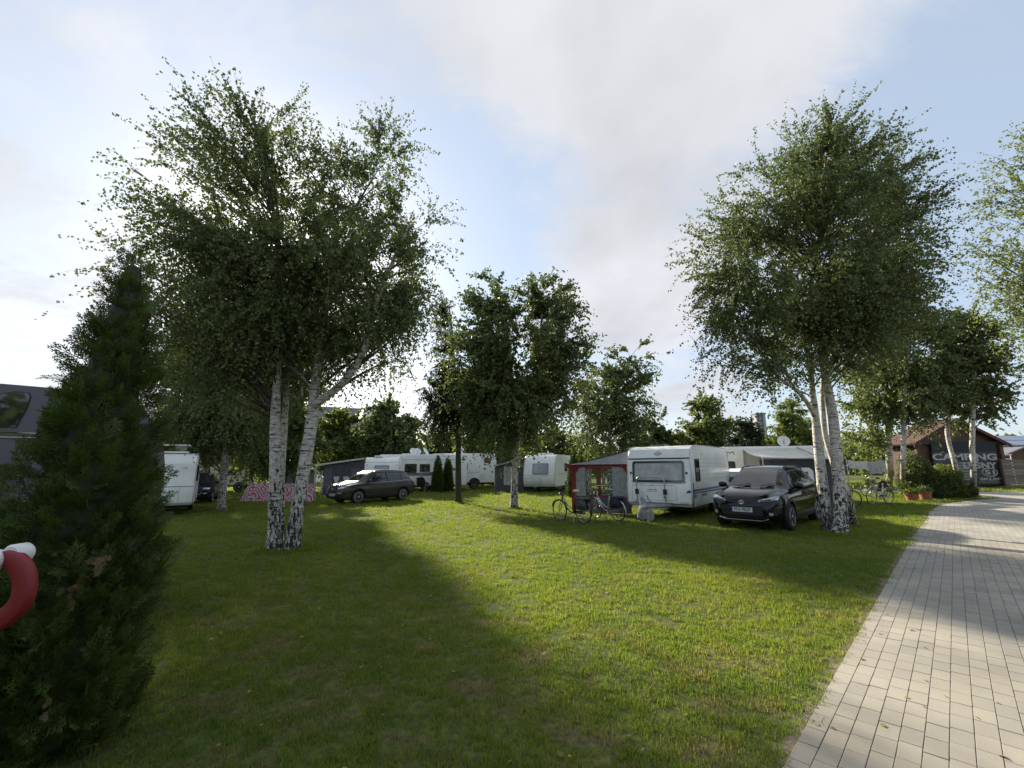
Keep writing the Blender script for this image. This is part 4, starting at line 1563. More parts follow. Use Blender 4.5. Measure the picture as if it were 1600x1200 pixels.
M['paint_black'] = paint('black_paint', (0.004, 0.004, 0.005), 0.0, 0.07)
M['paint_grey'] = paint('grey_paint', (0.075, 0.073, 0.071), 0.5, 0.24)
M['paint_blue'] = paint('dark_blue_paint', (0.012, 0.016, 0.03), 0.4, 0.3)
M['paint_slate'] = paint('slate_paint', (0.105, 0.105, 0.125), 0.15, 0.34)
M['rim'] = plain('alloy_rim', (0.42, 0.42, 0.43), 0.3, 0.8)
M['lamp'] = plain('clear_lamp', (0.55, 0.57, 0.6), 0.08, 0.4, coat=1.0)
M['lamp_red'] = plain('red_lamp', (0.30, 0.012, 0.012), 0.15, 0.0, coat=1.0)
M['lamp_amber'] = plain('amber_lamp', (0.5, 0.16, 0.02), 0.2)
M['plate'] = plain('white_plate', (0.72, 0.72, 0.70), 0.4, var=0.02)
M['ink'] = plain('black_ink', (0.012, 0.012, 0.013), 0.6)
M['eu_blue'] = plain('blue_plate_band', (0.015, 0.04, 0.25), 0.4)


def pch(x, xs, ys):
    """smooth curve through points"""
    xs, ys = np.array(xs, float), np.array(ys, float)
    h = np.diff(xs)
    d = np.diff(ys) / h
    m = np.zeros(len(xs))
    m[0], m[-1] = d[0], d[-1]
    for i in range(1, len(xs) - 1):
        m[i] = 0 if d[i - 1] * d[i] <= 0 else 2 * d[i - 1] * d[i] / (d[i - 1] + d[i])
    x = np.clip(x, xs[0], xs[-1])
    i = np.clip(np.searchsorted(xs, x) - 1, 0, len(xs) - 2)
    t = (x - xs[i]) / h[i]
    return (ys[i] * (1 + 2 * t) * (1 - t) ** 2 + m[i] * h[i] * t * (1 - t) ** 2 + ys[i + 1] * t * t * (3 - 2 * t) + m[i + 1] * h[i] * t * t * (t - 1))


def car_body_mesh(c):
    L_ = c['L']
    xs = np.concatenate([np.linspace(-L_ / 2, -L_ / 2 + 0.25, 8)[:-1], np.linspace(-L_ / 2 + 0.25, L_ / 2 - 0.35, 46), np.linspace(L_ / 2 - 0.35, L_ / 2, 10)[1:]])
    mb = MB()
    rows = []
    for x in xs:
        g = lambda k: float(pch(np.array([x]), *c[k])[0])
        zt, zs, zb, wm, wr = g('top'), g('belt'), g('bot'), g('wid'), g('roofw')
        zs = min(zs, zt - 0.03)
        zm = zb + (zs - zb) * 0.55
        ws = wm * 0.965
        e = min(0.10, (zt - zs) * 0.5)
        half = [(0, zb), (wm * 0.55, zb), (wm * 0.86, zb), (wm * 0.955, zb + 0.05), (wm * 0.985, zb + 0.16), (wm * 0.978, zm - 0.08), (wm, zm + 0.02), (wm * 0.995, zm + (zs - zm) * 0.5), (ws, zs - 0.015), (ws - 0.03, zs + 0.012)]
        up = zt - zs
        n = 6
        for k in range(1, n + 1):
            t = k / n
            yy = (ws - 0.03) + (wr - (ws - 0.03)) * t
            zz = zs + 0.012 + (zt - e - zs - 0.012) * t
            half.append((max(yy, 0.02) + 0.03 * math.sin(math.pi * t) * min(1, up / 0.4), zz))
        half += [(wr * 0.93, zt - e * 0.42), (wr * 0.8, zt - e * 0.14), (wr * 0.45, zt - 0.008), (0, zt)]
        row = [(x, -y, z) for (y, z) in half] + [(x, y, z) for (y, z) in reversed(half[1:-1])]
        rows.append(row)
    k = len(rows[0])
    for r in rows:
        mb.v += r
    for i in range(len(rows) - 1):
        for j in range(k):
            j2 = (j + 1) % k
            mb.f.append((i * k + j, i * k + j2, (i + 1) * k + j2, (i + 1) * k + j))
    mb.f.append(tuple(range(k)))
    mb.f.append(tuple(range((len(rows) - 1) * k, len(rows) * k)))
    return mb


def cut_arches(me, axles, r, hw):
    """round openings for the wheels"""
    a = bpy.data.objects.new('cut_body', me)
    COL.objects.link(a)
    mb = MB()
    for ax in axles:
        for s in (-1, 1):
            mb.lathe([(r, s * (hw - 0.26)), (r, s * (hw + 0.3))], (ax, 0, 0.345), 'Y', 28)
    cm = mb.mesh('cutter')
    co = bpy.data.objects.new('cutter', cm)
    COL.objects.link(co)
    md = a.modifiers.new('b', 'BOOLEAN')
    md.operation = 'DIFFERENCE'
    md.solver = 'EXACT'
    md.object = co
    dg = bpy.context.evaluated_depsgraph_get()
    out = bpy.data.meshes.new_from_object(a.evaluated_get(dg))
    bpy.data.objects.remove(a)
    bpy.data.objects.remove(co)
    return out


def wheel(parent, x, y, side, r=0.345, w=0.22, spokes=10, rim_mat='rim', rim_r=0.68):
    s = side
    mb = MB()
    mb.lathe([(r * 0.66, -w / 2), (r * 0.93, -w / 2), (r * 0.99, -w * 0.36), (r, -w * 0.2), (r, w * 0.2), (r * 0.99, w * 0.36), (r * 0.93, w / 2), (r * 0.66, w / 2)], (x, y, r), 'Y', 32)
    o = mb.build('wheel', M['rubber'], parent, angle=40)
    m2 = MB()
    rr_ = r * rim_r
    m2.ring((x, y + s * w * 0.46, r), (0, 1, 0), rr_ * 0.97, 0.016, 32, 6)
    m2.lathe([(0.062, -0.02), (0.062, 0.02), (0.03, 0.03)], (x, y + s * w * 0.44, r), 'Y', 14)
    for k in range(spokes):
        a = 2 * math.pi * k / spokes
        for da in (-0.07, 0.07):
            p0 = Vector((x + math.cos(a + da * 0.4) * 0.05, y + s * w * 0.45, r + math.sin(a + da * 0.4) * 0.05))
            p1 = Vector((x + math.cos(a + da * 1.7) * rr_ * 0.97, y + s * w * 0.47, r + math.sin(a + da * 1.7) * rr_ * 0.97))
            m2.tube([p0, p1], 0.011, 5)
    ro = m2.build('rim', M[rim_mat], o, angle=40)
    m3 = MB()
    m3.lathe([(rr_, -0.03), (rr_, 0.0)], (x, y + s * w * 0.32, r), 'Y', 24)
    m3.build('brake_disc', M['black'], o)
    return o


SUV = dict(L=4.56,
           top=((-2.28, -2.22, -2.14, -2.0, -1.82, -1.62, -1.1, -0.35, 0.25, 0.62, 1.02, 1.30, 1.65, 1.98, 2.16, 2.24, 2.28),
                (0.80, 1.00, 1.10, 1.28, 1.48, 1.585, 1.645, 1.665, 1.63, 1.50, 1.26, 1.09, 1.035, 0.965, 0.885, 0.79, 0.66)),
           belt=((-2.28, -2.1, -1.6, -0.8, 0, 0.8, 1.3, 1.8, 2.1, 2.28), (0.76, 1.02, 1.06, 1.025, 1.0, 0.985, 0.97, 0.91, 0.82, 0.60)),
           bot=((-2.28, -2.15, -1.9, -1.5, 0, 1.5, 1.9, 2.15, 2.28), (0.52, 0.40, 0.30, 0.24, 0.23, 0.23, 0.24, 0.28, 0.40)),
           wid=((-2.28, -2.2, -2.0, -1.6, -0.5, 0.5, 1.5, 1.85, 2.05, 2.2, 2.28), (0.66, 0.80, 0.89, 0.925, 0.925, 0.925, 0.92, 0.885, 0.81, 0.70, 0.56)),
           roofw=((-2.28, -2.1, -1.7, -1.0, 0.2, 0.7, 1.25, 1.7, 2.1, 2.28), (0.50, 0.58, 0.585, 0.60, 0.60, 0.615, 0.70, 0.66, 0.56, 0.40)))


def suv(name, label, loc, rz, scale, paint_mat, style, group=None):
    t = thing(name, label, 'car', loc, rz, group, scale, True)
    c = SUV
    raw = car_body_mesh(c).mesh('body')
    bvh = bvh_of(raw)
    ax = (-1.33, 1.36)
    body = link('body', cut_arches(raw, ax, 0.405, 0.925), M[paint_mat], t)
    body.data.polygons.foreach_set('use_smooth', np.ones(len(body.data.polygons), bool))
    body.data.set_sharp_from_angle(angle=R(38))
    ub = MB()                                          # dark underside, hides nothing but the road
    ub.box(-1.95, 1.95, -0.62, 0.62, 0.20, 0.62)
    ub.build('underbody', M['black'], t)
    for x in ax:
        for s in (1, -1):
            wheel(t, x, s * 0.80, s, spokes=5 if style == 'black' else 10)
    # plastic cladding round the arches and along the sills
    for s, f in ((1, 'L'), (-1, 'R')):
        for x in ax:
            o_, i_ = [], []
            for k in range(15):
                a = R(-6 + 192 * k / 14)
                o_.append((x + 0.475 * math.cos(a), 0.345 + 0.455 * math.sin(a)))
                i_.append((x + 0.400 * math.cos(a), 0.345 + 0.400 * math.sin(a)))
            mb = MB()
            for (a_, b_) in zip(range(14), range(1, 15)):
                ps = []
                for (u, v) in (o_[a_], o_[b_], i_[b_], i_[a_]):
                    h = on_body(bvh, f, u, max(v, 0.27))[0]
                    ps.append(Vector((u, s * (abs(h.y) + 0.014), v)))
                q = [p - Vector((0, s * 0.05, 0)) for p in ps]
                mb.add(ps + q, [(0, 1, 2, 3), (4, 5, 1, 0), (3, 2, 6, 7), (7, 6, 5, 4)])
            mb.build('arch_trim', M['black'], t)
        decal(bvh, poly_dense([(-0.90, 0.26), (0.94, 0.26), (0.92, 0.43), (-0.88, 0.45)], 8), f, 0.012).build('sill', M['black'], t)
        # side windows with black surround
        decal(bvh, poly_dense([(-1.92, 1.20), (-1.80, 1.12), (0.98, 1.03), (0.62, 1.33), (0.25, 1.525), (-0.5, 1.555), (-1.35, 1.52), (-1.72, 1.42)], 5), f, 0.004).build('window_surround', M['black'], t)
        for q in ([(-0.30, 1.075), (0.66, 1.055), (0.50, 1.26), (0.20, 1.475), (-0.28, 1.505)], [(-1.22, 1.105), (-0.37, 1.08), (-0.36, 1.51), (-1.20, 1.49)], [(-1.80, 1.18), (-1.29, 1.12), (-1.27, 1.48), (-1.66, 1.37)]):
            decal(bvh, poly_dense(q, 5), f, 0.008).build('side_window', M['glass'], t)
        # door joints, handles, mirror
        for pts in ([(0.86, 0.98), (0.92, 0.70), (0.82, 0.44)], [(-0.33, 1.03), (-0.36, 0.45)], [(-1.22, 1.06), (-1.16, 0.84), (-0.95, 0.60)]):
            strip(bvh, f, pts, 0.008, 0.001).build('door_joint', M['black'], t)
        for hx in (-0.20, -1.08):
            decal(bvh, rrect(0.20, 0.032, 0.014, 3, hx, 0.90), f, 0.028, 2, 0.03).build('door_handle', M[paint_mat], t)
        strip(bvh, f, [(-1.86, 1.12), (-1.0, 1.07), (0.0, 1.035), (0.9, 1.015)], 0.014, 0.010).build('belt_strip', M['chrome'] if style == 'grey' else M['black'], t)
        hm = on_body(bvh, f, 0.80, 1.04)[0]
        mb = MB()
        bm = bmesh.new()
        bmesh.ops.create_uvsphere(bm, u_segments=14, v_segments=8, radius=1)
        for v in bm.verts:
            v.co = Vector((0.79 + v.co.x * 0.075, s * (abs(hm.y) + 0.15) + v.co.y * 0.125, 1.12 + v.co.z * 0.085))
        mb.bm(bm)
        mb.tube([(0.80, s * (abs(hm.y) - 0.03), 1.05), (0.79, s * (abs(hm.y) + 0.10), 1.09)], 0.03, 6)
        mir = mb.build('wing_mirror', M[paint_mat], t, smooth=True)
        # tail lamp
        decal(bvh, poly_dense([(-2.22, 0.92), (-1.93, 0.97), (-1.99, 1.06), (-2.17, 1.05)], 4), f, 0.012).build('tail_lamp', M['lamp_red'], t)
    # glass front and rear
    decal(bvh, poly_dense([(-0.66, 1.11), (0.66, 1.11), (0.545, 1.555), (-0.545, 1.555)], 8), 'F', 0.004, 6).build('windscreen', M['glass'], t)
    decal(bvh, poly_dense([(-0.56, 1.16), (0.56, 1.16), (0.48, 1.46), (-0.48, 1.46)], 6), 'B', 0.004, 5).build('rear_window', M['glass'], t)
    for yy in (-0.42, 0.18):
        mb = MB()
        a = on_body(bvh, 'F', yy, 1.10)[0] + Vector((0.02, 0, 0.015))
        b = on_body(bvh, 'F', yy + 0.34, 1.16)[0] + Vector((0.02, 0, 0.02))
        mb.tube([a, b], 0.009, 5)
        mb.build('wiper', M['black'], t)
    decal(bvh, poly_dense([(-0.62, 0.30), (0.62, 0.30), (0.66, 0.44), (-0.66, 0.44)], 5), 'B', 0.012).build('rear_bumper', M['black'], t)
    # roof rails
    for s in (1, -1):
        pts = [on_body(bvh, 'T', x, s * 0.545)[0] + Vector((0, 0, 0.028 if abs(x + 0.6) < 0.95 else -0.005)) for x in np.linspace(-1.65, 0.45, 12)]
        MB().tube(pts, 0.016, 6).build('roof_rail', M['chrome'] if style == 'grey' else M['black'], t, smooth=True)
    # bonnet joint
    for s in (1, -1):
        strip(bvh, 'T', [(1.30, s * 0.70), (1.85, s * 0.62), (2.08, s * 0.50)], 0.008, 0.001).build('bonnet_joint', M['black'], t)
    # the face
    if style == 'black':
        decal(bvh, poly_dense([(-0.52, 0.285), (0.52, 0.285), (0.66, 0.46), (0.50, 0.62), (-0.50, 0.62), (-0.66, 0.46)], 5), 'F', 0.006, 4).build('lower_grille', M['black'], t)
        decal(bvh, poly_dense([(-0.62, 0.755), (-0.12, 0.70), (0.12, 0.70), (0.62, 0.755), (0.62, 0.79), (0.10, 0.75), (-0.10, 0.75), (-0.62, 0.79)], 3), 'F', 0.006, 3).build('upper_grille', M['black'], t)
        mb = MB()
        for z in (0.36, 0.42, 0.48, 0.54):
            strip(bvh, 'F', [(-0.52, z), (0.52, z)], 0.012, 0.018, mb)
        mb.build('grille_bar', M['paint_black'], t)
        mb = MB()
        strip(bvh, 'F', [(-0.60, 0.33), (-0.42, 0.275), (0.42, 0.275), (0.60, 0.33)], 0.03, 0.022, mb)
        mb.build('skid_plate', M['alu'], t)
        strip(bvh, 'F', [(-0.66, 0.44), (-0.50, 0.635), (0.50, 0.635), (0.66, 0.44)], 0.022, 0.016).build('grille_surround', M['paint_black'], t)
        for s in (1, -1):
            decal(bvh, poly_dense([(s * 0.40, 0.745), (s * 0.80, 0.80), (s * 0.815, 0.885), (s * 0.70, 0.875), (s * 0.42, 0.79)], 4), 'F', 0.010, 4).build('headlight', M['lamp'], t)
            decal(bvh, poly_dense([(s * 0.40, 0.735), (s * 0.72, 0.765), (s * 0.66, 0.815), (s * 0.44, 0.785)], 4), 'F', 0.014, 3).build('headlight_mask', M['glass'], t)
            decal(bvh, [(s * 0.655 + 0.042 * math.cos(a), 0.46 + 0.042 * math.sin(a)) for a in np.linspace(0, 6.283, 14)[:-1]], 'F', 0.022, 2).build('fog_lamp', M['lamp'], t)
        # badge: ring with two crossed ovals
        h = on_body(bvh, 'F', 0, 0.735)[0] + Vector((0.022, 0, 0))
        mb = MB()
        for (rx, rz_, dz) in ((0.072, 0.048, 0), (0.024, 0.044, 0.002), (0.05, 0.02, 0.022)):
            mb.tube([h + Vector((0, rx * math.cos(a), rz_ * math.sin(a) + dz)) for a in np.linspace(0, 2 * math.pi, 21)], 0.006, 5, False)
        mb.build('badge', M['chrome'], t)
        pz = 0.545
    else:
        decal(bvh, poly_dense([(-0.40, 0.52), (0.40, 0.52), (0.50, 0.72), (0.42, 0.82), (-0.42, 0.82), (-0.50, 0.72)], 4), 'F', 0.008, 4).build('grille', M['black'], t)
        strip(bvh, 'F', [(-0.42, 0.835), (-0.51, 0.72), (-0.40, 0.51), (0.40, 0.51), (0.51, 0.72), (0.42, 0.835)], 0.022, 0.016).build('grille_surround', M['chrome'], t)
        decal(bvh, poly_dense([(-0.58, 0.30), (0.58, 0.30), (0.62, 0.44), (-0.62, 0.44)], 5), 'F', 0.010, 3).build('lower_grille', M['black'], t)
        for s in (1, -1):
            decal(bvh, poly_dense([(s * 0.50, 0.745), (s * 0.78, 0.775), (s * 0.80, 0.85), (s * 0.62, 0.86), (s * 0.50, 0.83)], 4), 'F', 0.010, 4).build('headlight', M['lamp'], t)
            decal(bvh, rrect(0.16, 0.05, 0.02, 3, s * 0.62, 0.56), 'F', 0.016, 2).build('fog_lamp', M['lamp'], t)
        h = on_body(bvh, 'F', 0, 0.74)[0] + Vector((0.022, 0, 0))
        MB().tube([h + Vector((0, 0.055 * math.cos(a), 0.032 * math.sin(a))) for a in np.linspace(0, 2 * math.pi, 17)], 0.006, 5, False).build('badge', M['chrome'], t)
        pz = 0.47
    h = on_body(bvh, 'F', 0, pz)[0]
    mb = MB().box(h.x + 0.012, h.x + 0.026, -0.26, 0.26, pz - 0.057, pz + 0.057)
    pl = mb.build('number_plate', M['plate'], t)
    MB().box(h.x + 0.0262, h.x + 0.028, -0.26, -0.215, pz - 0.055, pz + 0.055).build('blue_band', M['eu_blue'], pl)
    if style == 'black':
        lettering('POS\u00b778259', 0.115, M['ink'], pl, face_mtx((h.x + 0.028, 0.022, pz), 'F'), sx=0.78, bold=0.002)
    else:
        mb = MB()
        for k in range(8):
            mb.box(h.x + 0.0265, h.x + 0.028, -0.19 + k * 0.054, -0.16 + k * 0.054, pz - 0.03, pz + 0.03)
        mb.build('lettering', M['ink'], pl)
    return t


g = (gp(1238, 829) + gp(1130, 820)) / 2
hd = Vector((-0.722, -0.692))
suv('parked_car', 'shiny black SUV parked between the big white caravan and the three stemmed birch', (g.x - hd.x * 1.36 * 1.06, g.y - hd.y * 1.36 * 1.06, gz(g.x + 1)), math.atan2(hd.y, hd.x), 1.06, 'paint_black', 'black', 'cars parked on the grass')
suv('parked_car', 'dark grey SUV parked alone on the sunny grass in front of the charcoal awning', (-7.55, 24.2, gz(-7.5)), math.atan2(-0.774, -0.632), 1.01, 'paint_grey', 'grey', 'cars parked on the grass')


# ------------------------------------------------------------------ caravans and motorhomes
def body_profile(kind, L_, H_, z0):
    a = L_ / 2
    if kind == 'flat':                                  # upright front and back with rounded shoulders
        return [(-a + 0.10, z0), (a - 0.06, z0), (a + 0.03, z0 + 0.10), (a + 0.04, z0 + 0.35), (a + 0.01, 1.16), (a - 0.02, 1.22), (a - 0.09, 1.98), (a - 0.12, 2.06), (a - 0.17, H_ - 0.30),
                (a - 0.25, H_ - 0.14), (a - 0.40, H_ - 0.06), (a - 0.9, H_ - 0.01), (0, H_), (-a + 0.45, H_ - 0.02), (-a + 0.18, H_ - 0.12), (-a + 0.08, H_ - 0.35), (-a + 0.02, 1.2), (-a, z0 + 0.3)]
    if kind == 'round':                                 # newer smooth nose
        return [(-a + 0.10, z0), (a - 0.10, z0), (a + 0.02, z0 + 0.16), (a + 0.03, 0.95), (a - 0.02, 1.3), (a - 0.16, 1.9), (a - 0.34, H_ - 0.30), (a - 0.52, H_ - 0.12), (a - 0.75, H_ - 0.03), (0, H_),
                (-a + 0.5, H_ - 0.02), (-a + 0.2, H_ - 0.12), (-a + 0.08, H_ - 0.4), (-a + 0.02, 1.2), (-a, z0 + 0.3)]
    if kind == 'box':
        return [(-a + 0.05, z0), (a - 0.05, z0), (a, z0 + 0.1), (a, H_ - 0.22), (a - 0.07, H_ - 0.07), (a - 0.22, H_), (-a + 0.22, H_), (-a + 0.07, H_ - 0.07), (-a, H_ - 0.22), (-a, z0 + 0.1)]


def arc_dense(prof, n=3):
    P = [np.array((p[0], 0, p[1])) for p in prof]
    return prof


def caravan(name, label, cat, loc, rz, scale, L_=5.4, W_=2.3, H_=2.58, z0=0.38, kind='flat', mat='white', group=None, wheels=True, trim='alu'):
    t = thing(name, label, cat, loc, rz, group, scale, True)
    prof = body_profile(kind, L_, H_, z0)
    mb = MB()
    n = len(prof)
    # rounded long edges: three loops per side
    loops = [(-W_ / 2, 0.05), (-W_ / 2 + 0.015, 0.018), (-W_ / 2 + 0.05, 0.0), (W_ / 2 - 0.05, 0.0), (W_ / 2 - 0.015, 0.018), (W_ / 2, 0.05)]
    cx, cz = 0, (z0 + H_) / 2
    for (y, ins) in loops:
        for (x, z) in prof:
            dx, dz = x - cx, z - cz
            mb.v.append((x - math.copysign(min(ins, abs(dx)), dx), y, z - math.copysign(min(ins, abs(dz)), dz) * (1 if z > 1.3 else 0.3)))
    for i in range(len(loops) - 1):
        for k in range(n):
            k2 = (k + 1) % n
            mb.f.append((i * n + k, i * n + k2, (i + 1) * n + k2, (i + 1) * n + k))
    mb.f.append(tuple(range(n)))
    mb.f.append(tuple(range((len(loops) - 1) * n, len(loops) * n)))
    body = mb.build('body', M[mat], t, angle=32)
    bvh = bvh_of(body.data)
    if trim:
        for s in (1, -1):
            pts = [Vector((x * 1.0 + 0.004 * (1 if x > 0 else -1), s * (W_ / 2 - 0.012), z + (0.004 if z > 1.3 else 0))) for (x, z) in prof[1:]] + [Vector((prof[0][0], s * (W_ / 2 - 0.012), prof[0][1]))]
            MB().tube(pts, 0.017, 5).build('edge_trim', M[trim], t)
    MB().box(-L_ / 2 + 0.5, L_ / 2 - 0.4, -W_ / 2 + 0.15, W_ / 2 - 0.15, z0 - 0.12, z0 + 0.02).build('chassis', M['black'], t)
    if wheels:
        for s in (1, -1):
            wheel(t, -0.15, s * (W_ / 2 - 0.14), s, 0.32, 0.19, 8)
            decal(bvh, [(-0.15 + 0.40 * math.cos(a), max(z0 + 0.01, 0.32 + 0.40 * math.sin(a))) for a in np.linspace(0, math.pi, 12)] + [(-0.55, z0 + 0.01)], 'L' if s > 0 else 'R', 0.004, 2).build('wheel_arch', M['black'], t)
    return t, bvh


def cwindow(t, bvh, face, u, z, w, h, glass='glass', frame='black', fw=0.035, r=0.07, blind=None):
    o = rrect(w, h, r, 4, u, z)
    i = rrect(w - 2 * fw, h - 2 * fw, max(0.02, r - fw), 4, u, z)
    f = frame_decal(bvh, o, i, face, 0.022).build('window', M[frame], t, angle=40)
    decal(bvh, i, face, 0.012, 3).build('pane', M[glass], f)
    return f


def dish(label, p, az, el, r, group='satellite dishes', mast=0.35, mat='offwhite'):
    """satellite dish on a short mast, facing az/el"""
    t = thing('satellite_dish', label, 'satellite dish', p, 0, group)
    d = Vector((math.sin(az) * math.cos(el), math.cos(az) * math.cos(el), math.sin(el)))
    q = d.to_track_quat('Z', 'Y').to_matrix().to_4x4()
    prof = [(0.001, -0.16 * r), (0.35 * r, -0.14 * r), (0.7 * r, -0.07 * r), (r, 0.02 * r), (r * 1.02, 0.03 * r), (r * 1.0, 0.0), (0.7 * r, -0.10 * r), (0.35 * r, -0.17 * r), (0.001, -0.19 * r)]
    mb = MB().lathe(prof, n=24)
    mb.v = [tuple(q @ Vector(v) + Vector((0, 0, mast))) for v in mb.v]
    mb.build('reflector', M[mat], t, True)
    MB().tube([(0, 0, -0.02), (0, 0, mast)], 0.025, 8).build('mast', M['alu'], t)
    tip = Vector((0, 0, mast)) + d * r * 0.9
    mb = MB().tube([Vector((0, 0, mast)) + q.to_3x3() @ Vector((0, -r, 0.02)), tip], 0.012, 6)
    mb.tube([tip, tip + d * 0.08], 0.03, 8)
    mb.build('feed_arm', M['alu'], t)
    return t


CARV = 'caravans pitched on the lawn'
# ---- the big white caravan facing us
TH = R(38.7)
fr_corner = at(1084, 795, 15.0)
hd = Vector((-math.sin(TH), -math.cos(TH), 0))
lf = Vector((math.cos(TH), -math.sin(TH), 0))
Wc, Lc = 2.3, 5.4
cc = Vector((fr_corner.x, fr_corner.y, 0)) - hd * (Lc / 2) - lf * (Wc / 2)
CAR_RZ = math.atan2(hd.y, hd.x)
CAR_LOC = (cc.x, cc.y, gz(cc.x))
M['blue_stripe'] = plain('blue_stripe', (0.035, 0.06, 0.22), 0.4)
M['grey_stripe'] = plain('grey_stripe', (0.16, 0.17, 0.19), 0.4)
M['blind'] = plain('silver_blind', (0.50, 0.50, 0.49), 0.5, var=0.12, scale=4, bump=0.3, bscale=6)
M['clear'] = None


def clear_film():
    m = bpy.data.materials.new('clear_film')
    m.use_nodes = True
    nt = m.node_tree
    nt.nodes.clear()
    o = nt.nodes.new('ShaderNodeOutputMaterial')
    t = nt.nodes.new('ShaderNodeBsdfTransparent')
    t.inputs[0].default_value = (0.9, 0.91, 0.9, 1)
    g_ = nt.nodes.new('ShaderNodeBsdfGlossy')
    g_.inputs['Roughness'].default_value = 0.08
    mx = nt.nodes.new('ShaderNodeMixShader')
    mx.inputs[0].default_value = 0.07
    nt.links.new(t.outputs[0], mx.inputs[1])
    nt.links.new(g_.outputs[0], mx.inputs[2])
    nt.links.new(mx.outputs[0], o.inputs[0])
    return m


M['clear'] = clear_film()


def main_caravan():
    t, b = caravan('caravan', 'big white caravan with blue stripes and a folded bicycle carrier on its nose', 'caravan', CAR_LOC, CAR_RZ, 1.0, Lc, Wc, 2.50, 0.40, 'flat', 'white', CARV)
    # front: slightly raised window panel with a silver blind behind the pane
    o = rrect(1.86, 0.74, 0.10, 5, 0.0, 1.58)
    i = rrect(1.70, 0.60, 0.07, 5, 0.0, 1.58)
    f = frame_decal(b, o, i, 'F', 0.035).build('window', M['glass_grey'], t, angle=40)
    decal(b, i, 'F', 0.016, 4).build('pane', M['blind'], f)
    strip(b, 'F', [(-1.12, 2.03), (1.12, 2.03)], 0.05, 0.03).build('rain_gutter', M['black'], t)
    mb = strip(b, 'F', [(-1.12, 1.17), (1.12, 1.17)], 0.012, 0.004)
    for pts in ([(-0.95, 1.10), (0.62, 1.10), (0.64, 0.60), (-0.97, 0.60), (-0.95, 1.10)],):
        strip(b, 'F', pts, 0.010, 0.004, mb)
    mb.build('locker_lid_joint', M['black'], t)
    strip(b, 'F', [(-1.12, 0.50), (1.12, 0.50)], 0.03, 0.012).build('bumper_line', M['grey_stripe'], t)
    for s in (1, -1):
        decal(b, [(s * 1.0 + 0.036 * math.cos(a), 1.53 + 0.036 * math.sin(a)) for a in np.linspace(0, 6.283, 13)[:-1]], 'F', 0.025, 2).build('marker_light', M['black'], t)
        for w in (0.72, 0.92):
            decal(b, rrect(0.09, 0.035, 0.012, 2, s * w, 1.225), 'F', 0.03, 2).build('window_catch', M['black'], t)
        MB().tube([on_body(b, 'F', s * 0.78, 0.56)[0] + Vector((0.01, 0, 0)), on_body(b, 'F', s * 0.80, 0.58)[0] + Vector((0.06, 0, 0)), on_body(b, 'F', s * 1.0, 0.58)[0] + Vector((0.06, 0, 0)), on_body(b, 'F', s * 1.02, 0.56)[0] + Vector((0.01, 0, 0))], 0.014, 6).build('grab_handle', M['offwhite'], t)
    decal(b, [(0.22 + 0.03 * math.cos(a), 0.70 + 0.03 * math.sin(a)) for a in np.linspace(0, 6.283, 13)[:-1]], 'F', 0.02, 2).build('lock', M['black'], t)
    # emblem above the window: a pointed lozenge of thin lines
    mb = MB()
    for k, w in enumerate((1.0, 0.72, 0.45)):
        strip(b, 'F', [(-0.15 * w, 2.20), (0, 2.20 + 0.10 * w), (0.15 * w, 2.20), (0, 2.20 - 0.08 * w), (-0.15 * w, 2.20)], 0.010, 0.004, mb, 3)
    strip(b, 'F', [(-0.17, 2.20), (0.17, 2.20)], 0.014, 0.004, mb, 3)
    mb.build('emblem', M['ink'], t)
    # sticker: a dark bar hung from a triangle with a line of small letters under it
    mb = MB()
    for p in ([(-0.38, 0.965), (-0.06, 0.955)],):
        strip(b, 'F', p, 0.024, 0.006, mb, 3)
    for p in ([(-0.36, 0.985), (-0.22, 1.15), (-0.08, 0.985)], [(-0.22, 1.15), (-0.22, 0.98)]):
        strip(b, 'F', p, 0.007, 0.005, mb, 3)
    for k in range(9):
        if k in (5,):
            continue
        u = -0.40 + k * 0.042
        strip(b, 'F', [(u, 0.875), (u + 0.004, 0.925)], 0.012, 0.005, mb, 1)
        strip(b, 'F', [(u, 0.92 if k % 2 else 0.88), (u + 0.024, 0.915 if k % 3 else 0.885)], 0.009, 0.005, mb, 1)
    mb.build('sticker', M['ink'], t)
    # our right: the side panel
    cwindow(t, b, 'L', 1.95, 1.62, 0.52, 0.78, 'glass', 'black')
    mb = MB()
    for z in (1.86, 1.74, 1.60, 1.46, 1.30, 1.02):
        strip(b, 'L', [(1.66 if z > 1.25 else 2.6, z), (-2.6, z)], 0.007, 0.003, mb, 6)
    strip(b, 'L', [(2.55, 2.02), (-2.6, 2.02)], 0.007, 0.003, mb, 6)
    mb.build('panel_joint', M['grey_stripe'], t)
    mb = decal(b, poly_dense([(2.62, 0.90), (-2.5, 0.92), (-2.5, 0.99), (2.62, 0.97)], 8), 'L', 0.005, 2)
    decal(b, poly_dense([(2.62, 0.83), (-2.5, 0.83), (-2.5, 0.88), (2.62, 0.88)], 8), 'L', 0.005, 2, mb=mb)
    decal(b, poly_dense([(0.95, 0.86), (1.13, 0.87), (1.13, 0.96), (1.02, 0.955)], 3), 'F', 0.005, 2, mb=mb)
    mb.build('blue_stripe', M['blue_stripe'], t)
    decal(b, poly_dense([(2.60, 0.68), (1.0, 0.72), (1.0, 0.81), (2.60, 0.81)], 5), 'L', 0.004, 2).build('grey_panel', M['grey_stripe'], t)
    o = rrect(0.62, 0.36, 0.05, 3, 1.98, 0.66)
    i = rrect(0.52, 0.27, 0.04, 3, 1.98, 0.66)
    fl = frame_decal(b, o, i, 'L', 0.02).build('service_flap', M['cream'], t)
    decal(b, i, 'L', 0.012, 2).build('flap_panel', M['offwhite'], fl)
